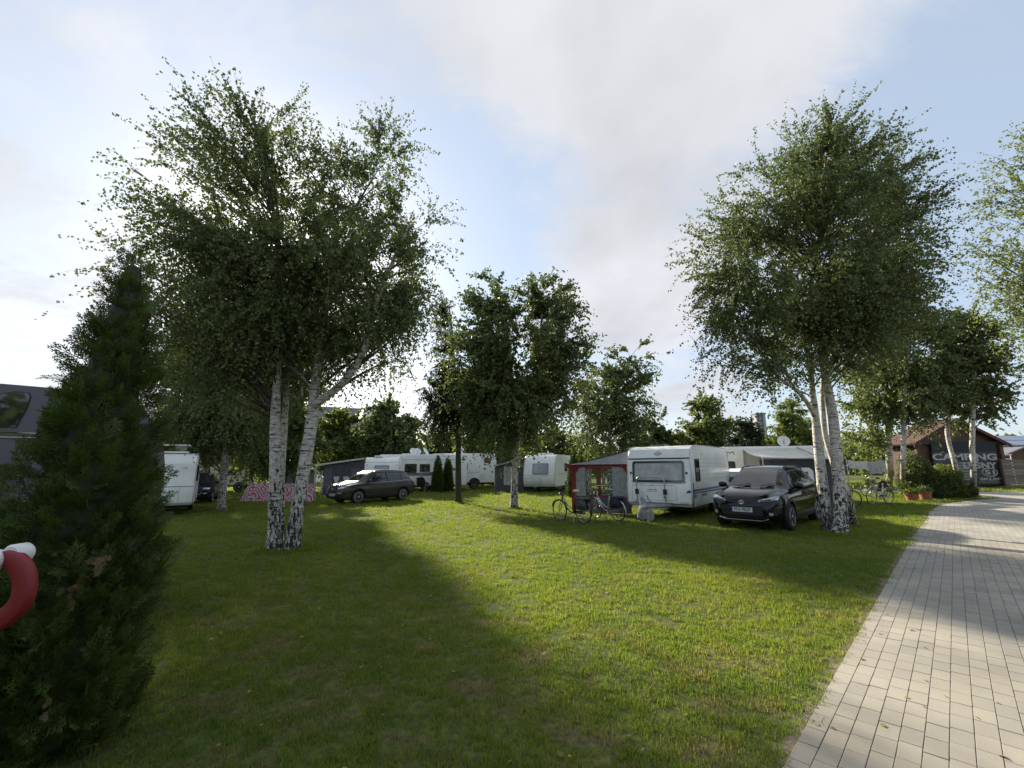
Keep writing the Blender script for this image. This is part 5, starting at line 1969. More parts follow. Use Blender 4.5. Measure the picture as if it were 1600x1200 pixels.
    for (x, z) in ((1.35, 2.2),):
        mb = MB()
        strip(b, 'L', [(x, z - .04), (x - 0.10, z + 0.02), (x - 0.18, z - 0.03), (x - 0.30, z - 0.02)], 0.010, 0.004, mb, 3)
        mb.build('side_emblem', M['ink'], t)
    MB().tube([(2.70, 1.16, 0.42), (2.60, 1.17, 0.8), (2.55, 1.165, 1.2)], 0.012, 5).build('cable_duct', M['black'], t)
    for (x, y, h) in ((1.2, -0.4, 0.07), (-0.3, 0.1, 0.09), (-1.7, 0.3, 0.07)):
        MB().box(x - 0.30, x + 0.30, y - 0.30, y + 0.30, 2.46, 2.50 + h, 0.03).build('roof_hatch', M['glass_grey'], t)
    # drawbar and hitch wheel
    mb = MB()
    for s in (1, -1):
        mb.tube([(2.60, s * 0.55, 0.42), (3.75, s * 0.05, 0.44)], 0.04, 6)
    mb.tube([(3.65, 0, 0.44), (4.02, 0, 0.46)], 0.045, 8)
    mb.build('drawbar', M['alu'], t)
    mb = MB().tube([(3.55, -0.14, 0.55), (3.55, -0.14, 0.14)], 0.024, 8)
    mb.build('jockey_wheel_post', M['alu'], t)
    MB().lathe([(0.10, -0.03), (0.11, 0), (0.10, 0.03)], (3.50, -0.14, 0.11), 'Y', 16).build('jockey_wheel', M['rubber'], t)
    MB().box(2.70, 3.06, -0.85, 0.35, 0.33, 0.40, 0.015).build('step_plate', M['offwhite'], t)
    # ---- folded bicycle carrier on the nose: a thing bolted to the caravan moves with it
    x0 = 2.86
    mb = MB()
    hoop = [(x0, -0.72, 0.42), (x0, -0.72, 1.28), (x0, -0.69, 1.36), (x0, -0.62, 1.40), (x0, 0.18, 1.40), (x0, 0.25, 1.36), (x0, 0.28, 1.28), (x0, 0.30, 0.42)]
    mb.tube(hoop, 0.019, 8)
    for z in (1.30, 0.70):
        mb.tube([(x0, -0.72, z), (2.66, -0.72, z)], 0.012, 6).tube([(x0, 0.28, z), (2.66, 0.28, z)], 0.012, 6)
    car = mb.build('bicycle_carrier', M['alu'], t, smooth=True)
    for y in (-0.72, 0.285):
        MB().box(x0 - 0.05, x0 + 0.05, y - 0.055, y + 0.055, 0.80, 0.98, 0.015).build('clamp', M['black'], car)
    mb = MB()
    for z, x in ((0.52, x0 + 0.06), (0.47, x0 + 0.22)):
        mb.box(x - 0.03, x + 0.03, -0.8, 0.55, z, z + 0.03)
    mb.build('wheel_rail', M['alu'], car)
    # strap loop
    MB().tube([(x0 + 0.02, -0.36, 0.76), (x0 + 0.06, -0.30, 0.64), (x0 + 0.04, -0.20, 0.54), (x0 + 0.04, -0.08, 0.50)], 0.013, 6).build('strap', M['black'], car)
    # ---- number plate low on the nose
    MB().box(2.95, 2.965, -0.45, -0.02, 0.38, 0.48).build('number_plate', M['plate'], t)
    return t


main_caravan()


def bar_in_car(px, py, Y):
    return at(px, py, Y)


def place_like(loc, rz, p):
    """local offset of a thing standing beside another"""
    c, s = math.cos(rz), math.sin(rz)
    return (loc[0] + p[0] * c - p[1] * s, loc[1] + p[0] * s + p[1] * c, loc[2] + (p[2] if len(p) > 2 else 0))


def other_campers():
    # ---- white caravan at the left behind the thuja
    hd = Vector((math.sin(R(34)), -math.cos(R(34)), 0))
    lf = Vector((math.cos(R(34)), math.sin(R(34)), 0))
    co = at(299, 803, 17.7)
    L_, W_ = 5.4, 2.2
    c = Vector((co.x, co.y, 0)) - hd * L_ / 2 - lf * W_ / 2
    t, b = caravan('caravan', 'white caravan with a raised roof hatch, its nose half hidden by the big thuja', 'caravan', (c.x, c.y, gz(c.x)), math.atan2(hd.y, hd.x), 1.0, L_, W_, 2.44, 0.42, 'flat', 'white', CARV)
    cwindow(t, b, 'L', 1.9, 1.62, 0.7, 0.62, 'glass')
    cwindow(t, b, 'L', 0.6, 1.62, 0.9, 0.62, 'glass')
    mb = strip(b, 'F', [(-1.05, 1.13), (1.05, 1.13)], 0.03, 0.012)
    mb.build('rail', M['grey_stripe'], t)
    strip(b, 'F', [(0.62, 1.10), (0.62, 0.5)], 0.012, 0.005).build('locker_joint', M['grey_stripe'], t)
    decal(b, rrect(0.16, 0.05, 0.02, 2, 0.72, 1.87), 'F', 0.03, 2).build('lamp', M['lamp'], t)
    hb = MB().box(0.9, 2.2, -0.65, 0.75, 2.43, 2.50)
    ht = hb.build('roof_hatch', M['white'], t)
    MB().box(0.98, 2.12, -0.58, 0.68, 2.50, 2.72).build('hatch_window', M['glass'], ht)
    MB().box(0.88, 2.24, -0.68, 0.78, 2.72, 2.77, 0.015).build('hatch_lid', M['white'], ht)
    # ---- dark car tucked behind it
    q = gp(309, 789)
    suv('parked_car', 'dark blue car mostly hidden behind the left caravan', (q.x - 1.5, q.y + 2.0, gz(q.x)), R(-62), 0.95, 'paint_blue', 'grey', 'cars parked on the grass')

    # ---- beige camper truck behind the spotted birch stem
    q = gp(355, 768)
    rz = R(205)
    t = thing('camper_truck', 'old pale camper truck with a raised beige roof standing behind a birch stem', 'camper van', (q.x, q.y - 1, gz(q.x)), rz, None, 1.0, True)
    mb = MB().prism([(-2.3, 0.55), (2.3, 0.55), (2.3, 1.15), (1.55, 1.3), (1.2, 1.95), (-2.3, 1.95)], -0.95, 0.95)
    body = mb.build('body', M['cream'], t, angle=30)
    b = bvh_of(body.data)
    MB().add([(-2.25, -0.9, 1.95), (1.2, -0.9, 1.95), (1.2, 0.9, 1.95), (-2.25, 0.9, 1.95), (-2.25, -0.9, 3.0), (0.5, -0.9, 2.85), (0.5, 0.9, 2.85), (-2.25, 0.9, 3.0)],
             [(0, 1, 2, 3), (4, 5, 6, 7), (0, 1, 5, 4), (3, 2, 6, 7), (0, 3, 7, 4), (1, 2, 6, 5)]).build('raised_roof', plain('beige_canvas', (0.33, 0.26, 0.17), 0.9), t)
    MB().box(-2.35, 0.7, -0.98, 0.98, 3.0, 3.08).build('roof_lid', M['offwhite'], t)
    for f in ('L', 'R'):
        cwindow(t, b, f, -0.6, 1.55, 1.0, 0.5, 'glass')
        cwindow(t, b, f, 0.85, 1.55, 0.55, 0.45, 'glass')
    cwindow(t, b, 'F', 0, 1.62, 1.5, 0.45, 'glass')
    cwindow(t, b, 'B', 0.3, 1.45, 0.6, 0.6, 'glass_pale')
    for x in (-1.4, 1.5):
        for s in (1, -1):
            wheel(t, x, s * 0.85, s, 0.40, 0.24, 6)
    MB().box(2.28, 2.42, -0.95, 0.95, 0.5, 0.7, 0.02).build('bumper', M['black'], t)
    MB().box(-2.2, 2.2, -0.8, 0.8, 0.42, 0.57).build('chassis', M['black'], t)

    # ---- caravan behind the grey car
    hd = Vector((0.18, -0.98, 0)).normalized()
    lf = Vector((-hd.y, hd.x, 0))
    co = at(567, 765, 30.0)                             # its near left corner
    L_, W_ = 5.6, 2.3
    c = Vector((co.x, co.y, 0)) - hd * L_ / 2 + lf * W_ / 2
    CV3 = (c.x, c.y, gz(c.x))
    t, b = caravan('caravan', 'white caravan with a charcoal awning, seen over the roof of the grey car', 'caravan', CV3, math.atan2(hd.y, hd.x), 1.0, L_, W_, 2.52, 0.40, 'round', 'white', CARV)
    cwindow(t, b, 'F', 0.0, 1.66, 0.95, 0.55, 'glass_pale')
    cwindow(t, b, 'R', 2.1, 1.50, 0.62, 0.75, 'glass_grey')
    strip(b, 'F', [(-1.1, 2.14), (1.1, 2.14)], 0.02, 0.01).build('roof_joint', M['grey_stripe'], t)
    for s in (1, -1):
        decal(b, rrect(0.07, 0.06, 0.02, 2, s * 0.98, 1.95), 'F', 0.03, 2).build('marker_light', M['lamp_amber'], t)
    for (x, y) in ((1.9, -0.3), (0.6, 0.3), (-1.2, 0.0)):
        MB().box(x - 0.28, x + 0.28, y - 0.28, y + 0.28, 2.48, 2.62, 0.03).build('roof_hatch', M['offwhite'], t)

    # ---- motorhome with two dark windows and dishes on its roof
    c = at(648, 760, 34.5)
    MH2 = (c.x + 0.6, c.y, gz(c.x))
    rz = math.atan2(-0.22, -1.0)
    t, b = caravan('motorhome', 'white motorhome with two square dark windows parked behind the grey car', 'motorhome', MH2, rz, 1.0, 6.6, 2.3, 2.75, 0.45, 'box', 'white', 'motorhomes', trim=None)
    cwindow(t, b, 'L', 0.92, 1.72, 0.88, 0.66, 'glass')
    cwindow(t, b, 'L', -0.12, 1.74, 0.76, 0.58, 'glass')
    decal(b, poly_dense([(2.3, 1.35), (-1.0, 1.36), (-2.4, 1.75), (-2.4, 1.55), (-1.0, 1.15), (2.3, 1.2)], 4), 'L', 0.006, 3).build('side_stripe', M['grey_stripe'], t)
    cwindow(t, b, 'L', 2.45, 1.75, 0.55, 0.9, 'glass_grey')
    strip(b, 'L', [(-3.2, 2.40), (3.2, 2.40)], 0.05, 0.03).build('awning_case', M['offwhite'], t)
    wheel(t, 2.2, 1.0, 1, 0.34, 0.22, 6)
    wheel(t, 2.2, -1.0, -1, 0.34, 0.22, 6)
    MB().box(0.6, 1.6, -0.5, 0.5, 2.74, 2.85, 0.03).build('roof_box', M['offwhite'], t)
    for (x, Y, lab, r) in ((645.5, 34.2, 'leftmost of three small tilted panels on the motorhome roof', 0.28), (652, 34.5, 'middle one of three small tilted panels on the motorhome roof', 0.28), (665, 34.8, 'tallest tilted dish at the end of the motorhome roof', 0.36)):
        p = at(x, 716, Y)
        p.z = gz(p.x) + 2.74
        dish(lab, p, R(150 if x < 660 else 100), R(30), r, 'satellite dishes on the white motorhome roof', 0.28, 'white')

    # ---- overcab motorhome
    rz = math.atan2(-0.16, -1.0)
    c = at(718, 764, 37.0)
    t = thing('motorhome', 'white motorhome with a bulging alcove over its cab, behind two small column thujas', 'motorhome', (c.x, c.y, gz(c.x)), rz, 'motorhomes', 1.0, True)
    prof = [(-2.9, 0.55), (0.95, 0.55), (1.0, 1.95), (2.55, 1.98), (2.82, 2.05), (2.95, 2.25), (2.90, 2.5), (2.65, 2.72), (2.2, 2.84), (1.4, 2.88), (-2.75, 2.88), (-2.87, 2.82), (-2.93, 2.7), (-2.95, 0.9)]
    body = MB().prism(prof, -1.12, 1.12).build('body', M['white'], t, angle=30)
    b = bvh_of(body.data)
    cab = [(0.9, 0.50), (2.95, 0.50), (3.02, 0.70), (2.98, 1.02), (2.75, 1.16), (2.35, 1.25), (1.72, 1.93), (0.9, 1.93)]
    cb = MB().prism(cab, -0.93, 0.93).build('cab', M['white'], t, angle=30)
    b2 = bvh_of(cb.data)
    for f in ('L', 'R'):
        decal(b2, poly_dense([(1.05, 1.28), (2.05, 1.28), (1.62, 1.82), (1.05, 1.82)], 4), f, 0.01, 3).build('cab_window', M['glass'], cb)
        cwindow(t, b, f, 0.35, 1.88, 0.62, 0.52, 'glass_pale', 'grey_stripe')
        cwindow(t, b, f, -0.42, 1.82, 0.36, 0.62, 'glass_pale', 'grey_stripe', r=0.12)
        cwindow(t, b, f, -2.2, 2.28, 0.55, 0.38, plain_once('reddish_blind', (0.20, 0.09, 0.08)), 'black')
        strip(b, f, [(0.8, 1.28), (0.35, 1.30), (-0.1, 1.45), (-0.2, 1.36), (-1.6, 1.36)], 0.025, 0.01).build('stripe', M['grey_stripe'], t)
        strip(b, f, [(-0.15, 1.27), (-1.2, 1.27)], 0.018, 0.01).build('stripe', M['grey_stripe'], t)
        decal(b, rrect(0.28, 0.34, 0.04, 3, -0.45, 1.02), f, 0.015, 2).build('service_flap', M['offwhite'], t)
        decal(b, rrect(0.42, 0.55, 0.04, 3, -1.75, 0.98), f, 0.015, 2).build('locker_door', M['offwhite'], t)
        decal(b, [(-1.15 + 0.44 * math.cos(a), 0.56 + 0.36 * math.sin(a)) for a in np.linspace(0, math.pi, 10)], f, 0.006, 2).build('wheel_arch', M['black'], t)
    decal(b2, poly_dense([(-0.78, 1.30), (0.78, 1.30), (0.70, 1.86), (-0.70, 1.86)], 4), 'F', 0.01, 3).build('windscreen', M['glass'], cb)
    decal(b2, poly_dense([(-0.70, 0.68), (0.70, 0.68), (0.62, 0.86), (-0.62, 0.86)], 3), 'F', 0.015, 2).build('grille', M['black'], cb)
    for s in (1, -1):
        decal(b2, rrect(0.22, 0.18, 0.05, 3, s * 0.76, 0.92), 'F', 0.02, 2).build('headlight', M['lamp'], cb)
        for x in (-1.15, 2.25):
            wheel(t, x, s * 0.88, s, 0.34, 0.2, 6)
        MB().box(1.72, 1.86, s * 1.0 - 0.07, s * 1.0 + 0.07, 1.25, 1.55, 0.02).build('wing_mirror', M['black'], cb)
    MB().box(3.0, 3.06, -0.27, 0.27, 0.56, 0.67).build('number_plate', M['plate'], t)
    MB().box(-2.8, 2.9, -0.85, 0.85, 0.38, 0.56).build('chassis', M['black'], t)
    MB().box(-0.4, 0.5, -0.45, 0.45, 2.87, 2.98, 0.03).build('roof_hatch', M['offwhite'], t)
    p = at(722, 709, 37.0)
    dish('white dish at the front of the overcab motorhome roof, beside the conifer trunk', (p.x, p.y, gz(p.x) + 2.87), R(110), R(25), 0.38, None, 0.3, 'white')

    # ---- caravan right of the grey and white awning
    a = R(20)
    hd = Vector((-math.sin(a), -math.cos(a), 0))
    lf = Vector((math.cos(a), -math.sin(a), 0))
    co = at(868, 766, 30.5)
    L_, W_ = 6.0, 2.3
    c = Vector((co.x, co.y, 0)) - hd * L_ / 2 - lf * W_ / 2
    CV4 = (c.x, c.y, gz(c.x))
    t, b = caravan('caravan', 'white caravan with a grey blue front window, just right of the slender middle birch', 'caravan', CV4, math.atan2(hd.y, hd.x), 1.0, L_, W_, 2.62, 0.40, 'round', 'white', CARV)
    o = rrect(1.15, 0.74, 0.05, 3, 0.08, 1.62)
    f = frame_decal(b, o, rrect(1.05, 0.64, 0.04, 3, 0.08, 1.62), 'F', 0.03).build('window', M['grey_stripe'], t)
    decal(b, rrect(1.05, 0.64, 0.04, 3, 0.08, 1.62), 'F', 0.014, 3).build('pane', M['glass_pale'], f)
    strip(b, 'F', [(-1.1, 1.20), (1.1, 1.20)], 0.04, 0.02).build('rail', M['offwhite'], t)
    strip(b, 'F', [(-0.6, 1.12), (0.6, 1.12), (0.75, 0.95), (0.75, 0.55)], 0.012, 0.005).build('locker_joint', M['grey_stripe'], t)
    strip(b, 'L', [(2.2, 1.28), (-1.5, 1.28)], 0.03, 0.01).build('stripe', M['grey_stripe'], t)
    strip(b, 'L', [(2.0, 1.16), (-0.5, 1.16)], 0.015, 0.01).build('stripe', M['grey_stripe'], t)
    cwindow(t, b, 'L', -0.3, 1.7, 0.9, 0.6, 'glass')
    MB().box(0.6, 1.9, -0.4, 0.5, 2.58, 2.74, 0.04).build('roof_hatch', M['offwhite'], t)
    mb = MB()
    x0 = L_ / 2 + 0.35
    for z in (0.72, 1.0):
        mb.tube([(x0, -0.9, z), (x0, 0.25, z)], 0.018, 6)
    for y in (-0.85, -0.3, 0.2):
        mb.tube([(L_ / 2, y, 0.5), (x0, y, 0.55), (x0, y, 1.05), (x0 - 0.1, y, 1.18)], 0.018, 6)
    mb.build('bicycle_carrier', M['alu'], t)
    MB().box(L_ / 2 + 0.05, L_ / 2 + 1.1, -0.04, 0.04, 0.4, 0.48).build('drawbar', M['alu'], t)

    # ---- long white camper with a canopy behind the black car
    c = at(1216, 770, 22.0)
    rz = R(-8)
    MR = (c.x + 0.1, c.y + 0.8, gz(c.x))
    t, b = caravan('caravan', 'long white caravan with a canopy along its side, behind the black car', 'caravan', MR, rz, 1.0, 5.4, 2.2, 2.68, 0.42, 'box', 'white', CARV, trim=None)
    cwindow(t, b, 'R', -2.25, 1.72, 0.60, 0.48, 'glass_grey')
    mb = MB()
    strip(b, 'R', [(-2.32, 2.36), (-2.22, 2.42), (-2.12, 2.36), (-2.05, 2.43), (-1.95, 2.40)], 0.05, 0.01, mb, 3)
    strip(b, 'R', [(-2.30, 2.34), (-2.26, 2.25)], 0.05, 0.01, mb, 2)
    strip(b, 'R', [(-2.0, 2.40), (-1.94, 2.28)], 0.04, 0.01, mb, 2)
    mb.build('emblem', M['ink'], t)
    p = at(1226, 704, 21.3)
    dish('big white round satellite dish standing above the long canopy', (p.x, p.y, gz(p.x) + 2.68), R(205), R(20), 0.27, None, 0.22, 'white')
    # ---- pale van showing between the white caravan and the black car
    c = at(1152, 765, 18.6)
    t = thing('parked_van', 'pale van just showing between the big white caravan and the black car', 'van', (c.x + 1.3, c.y + 0.6, gz(c.x)), R(192), None, 0.92, True)
    vp = [(-2.2, 0.35), (2.1, 0.35), (2.2, 0.6), (2.15, 0.95), (1.6, 1.12), (1.0, 1.72), (0.8, 1.78), (-2.0, 1.80), (-2.2, 1.65)]
    vb = MB().prism(vp, -0.85, 0.85).build('body', M['offwhite'], t, angle=30)
    b = bvh_of(vb.data)
    for f in ('L', 'R'):
        decal(b, poly_dense([(-1.9, 1.15), (1.3, 1.15), (0.9, 1.62), (-1.9, 1.62)], 4), f, 0.01, 3).build('side_window', M['glass_grey'], t)
    for x in (-1.35, 1.4):
        for s in (1, -1):
            wheel(t, x, s * 0.74, s, 0.31, 0.2, 6)
    decal(b, poly_dense([(-0.7, 1.16), (0.7, 1.16), (0.62, 1.64), (-0.62, 1.64)], 4), 'F', 0.01, 3).build('windscreen', M['glass'], t)

    # ---- slate grey motorhome at the left edge
    D = 6.6
    a = R(-43)
    rdir = Vector((math.cos(R(-49)) * -1, 0, 0))
    p = at(-150, 780, 4.55)
    hd = Vector((math.cos(R(36)), math.sin(R(36)), 0))      # its side runs across the view
    t = thing('motorhome', 'slate grey motorhome with bright trim lines, at the left edge behind the big thuja', 'motorhome', (p.x - 0.3, p.y + 0.2, gz(p.x)), math.atan2(hd.y, hd.x), 'motorhomes', 1.0, True)
    prof = [(-2.6, 0.45), (2.0, 0.45), (2.12, 0.6), (2.14, 1.8), (2.05, 2.35), (1.86, 2.58), (1.6, 2.66), (-2.3, 2.74), (-2.55, 2.66), (-2.62, 2.4)]
    bd = MB().prism(prof, -1.0, 1.0).build('body', M['paint_slate'], t, angle=30)
    b = bvh_of(bd.data)
    return t, b


def plain_once(name, col):
    if name not in M:
        M[name] = plain(name, col, 0.6)
    return name


SLATE = other_campers()

# ================================================================== awnings, tents, houses and small things
def px_local(t, bvh, x, y):
    """where the ray through a photo pixel meets a body, in the thing's own coordinates"""
    inv = t.matrix_world.inverted()
    o = inv @ Vector((0, 0, CAM_H))
    d = (inv.to_3x3() @ ray(x, y)).normalized()
    return bvh.ray_cast(o, d)[0]


def finish_slate_motorhome():
    t, b = SLATE
    def L2(pts):
        return [px_local(t, b, *p) for p in pts]
    q = L2([(-40, 617), (20, 613), (44, 614), (47, 620), (40, 640), (24, 668), (-40, 668)])
    f = 'R'
    if all(p is not None for p in q):
        P = [(p.x, p.z) for p in q]
        decal(b, poly_dense(P, 4), f, 0.012, 4).build('window', M['glass'], t)
        strip(b, f, P[1:6], 0.022, 0.012).build('window_seal', M['black'], t)
        for (y, w) in ((676.5, 0.035), (683, 0.018)):
            a, c = px_local(t, b, -60, y - 1), px_local(t, b, 60, y)
            if a is not None and c is not None:
                strip(b, f, [(a.x, a.z), (c.x, a.z)], w, 0.012).build('trim_line', M['chrome'], t)
    for x in (-1.6, 1.4):
        for s in (1, -1):
            wheel(t, x, s * 0.86, s, 0.34, 0.22, 6)


def striped_cloth(name):
    m, nt, p, L = mat_new(name)
    tc = nt.nodes.new('ShaderNodeTexCoord')
    def band(rot, sc, dist, seed):
        mp = nt.nodes.new('ShaderNodeMapping')
        mp.inputs['Rotation'].default_value = (0, R(rot), 0)
        mp.inputs['Location'].default_value = (seed, 0, seed)
        L(tc.outputs['Object'], mp.inputs[0])
        w = nt.nodes.new('ShaderNodeTexWave')
        w.inputs['Scale'].default_value = sc
        w.inputs['Distortion'].default_value = dist
        w.inputs['Detail'].default_value = 1
        L(mp.outputs[0], w.inputs['Vector'])
        return w.outputs['Fac']
    def step(v, a, bb):
        r = nt.nodes.new('ShaderNodeMapRange')
        r.inputs['From Min'].default_value, r.inputs['From Max'].default_value = a, bb
        L(v, r.inputs['Value'])
        return r.outputs[0]
    def mix(f, a, bb):
        x = nt.nodes.new('ShaderNodeMix')
        x.data_type = 'RGBA'
        L(f, x.inputs['Factor'])
        for s, v in (('A', a), ('B', bb)):
            if isinstance(v, tuple):
                x.inputs[s].default_value = v
            else:
                L(v, x.inputs[s])
        return x.outputs['Result']
    c = mix(step(band(48, 1.9, 14, 0.3), 0.52, 0.60), (0.78, 0.66, 0.68, 1), (0.66, 0.10, 0.20, 1))
    c = mix(step(band(-28, 3.0, 9, 2.1), 0.76, 0.82), c, (0.06, 0.04, 0.07, 1))
    L(c, p.inputs['Base Color'])
    p.inputs['Roughness'].default_value = 0.8
    return m


def blotch_cloth(name, a, b_):
    m, nt, p, L = mat_new(name)
    tc = nt.nodes.new('ShaderNodeTexCoord')
    n = nt.nodes.new('ShaderNodeTexNoise')
    n.inputs['Scale'].default_value = 14
    n.inputs['Detail'].default_value = 2
    L(tc.outputs['Object'], n.inputs['Vector'])
    r = nt.nodes.new('ShaderNodeValToRGB')
    r.color_ramp.elements[0].position = 0.47
    r.color_ramp.elements[0].color = (*a, 1)
    r.color_ramp.elements[1].position = 0.53
    r.color_ramp.elements[1].color = (*b_, 1)
    L(n.outputs['Fac'], r.inputs[0])
    L(r.outputs[0], p.inputs['Base Color'])
    p.inputs['Roughness'].default_value = 0.9
    return m


M['windbreak'] = striped_cloth('pink_white_cloth')
M['curtain_bw'] = blotch_cloth('black_white_curtain', (0.03, 0.03, 0.03), (0.55, 0.55, 0.53))


def wavy(mb, p00, p10, p11, p01, nu, nv, amp, k, seed=0, n=None):
    """cloth between four corners, softly folded; given thickness by a second skin"""
    p00, p10, p11, p01 = map(Vector, (p00, p10, p11, p01))
    nn = Vector(n) if n else (p10 - p00).cross(p01 - p00).normalized()
    f = lambda u, v, o: (p00 * (1 - u) + p10 * u) * (1 - v) + (p01 * (1 - u) + p11 * u) * v + nn * (amp * math.sin(k * u * 6.283 + 1.7 * math.sin(3 * v + seed) + seed) * (0.4 + 0.6 * v) + o)
    mb.grid(lambda u, v: f(u, v, 0), nu, nv)
    mb.grid(lambda u, v: f(u, v, -0.006), nu, nv)
    return mb


def red_awning():
    t = thing('awning', 'grey awning with dark red borders and patchy curtains beside the big white caravan', 'awning', CAR_LOC, CAR_RZ, 'caravan awnings', 1.0, True)
    X, y0, y1, zt, zr = 2.35, -1.17, -3.72, 1.84, 2.40
    # roof: slope down from the caravan rail and a hip falling to the front
    mb = MB()
    sag = lambda u, v: -0.07 * math.sin(math.pi * u) * math.sin(math.pi * v)
    def slope(u, v, o=0):
        a = Vector((2.0 - 4.4 * u, y0, zr)).lerp(Vector((X + 0.05 - 4.7 * u, y1 - 0.06, zt + 0.02)), v)
        return a + Vector((0, 0, sag(u, v) + 0.012 * math.sin(u * 40 + v * 6) * v * (1 - v) * 2 + o))
    def hip(u, v, o=0):
        a = Vector((2.0, y0, zr)).lerp(Vector((X + 0.06, y0 + (y1 - 0.06 - y0) * u, zt + 0.015)), v)
        return a + Vector((0, 0, -0.05 * math.sin(math.pi * v) + 0.012 * math.sin(u * 30) * v * (1 - v) * 3 + o))
    for o in (0, -0.008):
        mb.grid(lambda u, v: slope(u, v, o), 24, 10)
        mb.grid(lambda u, v: hip(u, v, o), 16, 8)
    mb.build('roof_sheet', M['mid_canvas'], t, angle=50)
    wl = lambda a, b_, z0, z1, m, n, x=X, th=0.012: MB().box(x - th, x, a, b_, z0, z1).build(n, M[m], t)
    # front wall: panels, red borders, window
    mb = MB()
    for (a, b_, s) in ((-1.92, -1.30, 0.3), (-3.52, -3.08, 1.9)):
        wavy(mb, (X - 0.01, a, 0.06), (X - 0.01, b_, 0.06), (X - 0.01, b_, zt - 0.08), (X - 0.01, a, zt - 0.08), 16, 8, 0.014, 3.0, s)
    mb.box(X - 0.012, X, -3.08, -1.92, 1.74, zt - 0.06)
    mb.build('wall_panel', M['mid_canvas'], t, angle=50)
    MB().box(X - 0.012, X + 0.004, y1, y0 - 0.02, zt - 0.09, zt + 0.03).build('valance', M['red_canvas'], t)
    MB().box(X - 0.03, X + 0.012, y1 - 0.02, y1 + 0.20, 0.02, zt - 0.05).build('corner_band', M['red_canvas'], t)
    mb = MB()
    pts = [(y0 - 0.02, 0.03), (y0 - 0.02, zt - 0.08), (-1.62, zt - 0.08), (-1.42, zt - 0.16), (-1.31, zt - 0.34), (-1.29, 0.03)]
    mb.prism(pts, X - 0.012, X + 0.006, 'YZ')
    pts = [(y1 + 0.19, zt - 0.08), (-3.20, zt - 0.08), (-3.38, zt - 0.14), (-3.48, zt - 0.30), (y1 + 0.19, zt - 0.34)]
    mb.prism(pts, X - 0.012, X + 0.005, 'YZ')
    mb.build('curved_border', M['red_canvas'], t)
    MB().box(X - 0.008, X + 0.006, -3.08, -1.92, 1.68, 1.74).build('window_head', M['red_canvas'], t)
    MB().box(X - 0.012, X, -3.52, -1.29, 0.03, 0.62).build('skirt', M['grey_canvas'], t)
    mb = MB()
    for z in (0.60, 0.18):
        mb.box(X, X + 0.006, -2.95, -2.0, z, z + 0.07)
    mb.build('skirt_border', M['red_canvas'], t)
    MB().box(X - 0.004, X, -3.08, -1.92, 0.62, 1.68).build('window_pane', M['clear'], t)
    # curtains hanging just inside
    for (a, b_, m) in ((-3.06, -2.84, 'curtain_bw'), (-2.16, -1.94, 'curtain_bw'), (-2.62, -2.42, 'red_canvas'), (-2.36, -2.24, 'curtain_bw')):
        wavy(MB(), (X - 0.05, a, 0.66), (X - 0.05, b_, 0.66), (X - 0.05, b_, 1.70), (X - 0.05, a, 1.70), 10, 8, 0.015, 2.0, a).build('curtain', M[m], t, angle=60)
    # outer side wall and the back wall with its own opening
    mb = MB()
    mb.box(X - 4.6, X - 0.03, y1, y1 + 0.012, 0.05, 0.7)
    mb.box(X - 0.5, X - 0.03, y1, y1 + 0.012, 0.7, zt)
    mb.box(X - 4.6, X - 3.6, y1, y1 + 0.012, 0.7, zt)
    mb.build('side_wall', M['mid_canvas'], t)
    mb = MB()
    mb.box(X - 4.62, X - 4.6, y1, -3.3, 0.05, zt).box(X - 4.62, X - 4.6, -1.7, y0, 0.05, zt + 0.1).box(X - 4.62, X - 4.6, -3.3, -1.7, 1.7, zt).box(X - 4.62, X - 4.6, -3.3, -1.7, 0.05, 0.4)
    mb.build('back_wall', M['mid_canvas'], t)
    for (x, y) in ((X - 0.05, y1 + 0.03), (X - 4.55, y1 + 0.03)):
        MB().tube([(x, y, 0), (x, y, zt)], 0.014, 6).build('pole', M['alu'], t)
    # pennant corner sticking out at the left
    MB().slab([(X + 0.05, y1 - 0.34, zt + 0.06), (X + 0.05, y1 + 0.02, zt + 0.03), (X + 0.05, y1 + 0.02, zt - 0.28)], 0.01).build('corner_flap', M['red_canvas'], t)


def awning_beside(name, label, loc, rz, x, y0, y1, z0, z1, depth, wall, roof, extras):
    t = thing(name, label, 'awning', loc, rz, 'caravan awnings', 1.0, True)
    mb = MB()
    for o in (0, -0.03):
        mb.grid(lambda u, v: Vector((x + 0.15 - (depth + 0.3) * u, y0 + (y1 - y0) * v, z0 + (z1 - z0) * v - 0.05 * math.sin(math.pi * v) + o)), 8, 8)
    mb.slab([(x + 0.15, y0, z0 - 0.10), (x + 0.15, y1, z1 - 0.10), (x + 0.15, y1, z1 + 0.01), (x + 0.15, y0, z0 + 0.01)], 0.01)
    mb.build('roof_sheet', M[roof], t, angle=50)
    extras(t, wall)
    MB().box(x - depth, x - depth + 0.02, y1 + 0.3, y0, 0.05, z1).build('back_wall', M[wall], t)
    for xx in (x, x - depth):
        MB().tube([(xx, y1 + 0.04, 0), (xx, y1 + 0.04, z1)], 0.02, 6).build('pole', M['alu'], t)
    return t


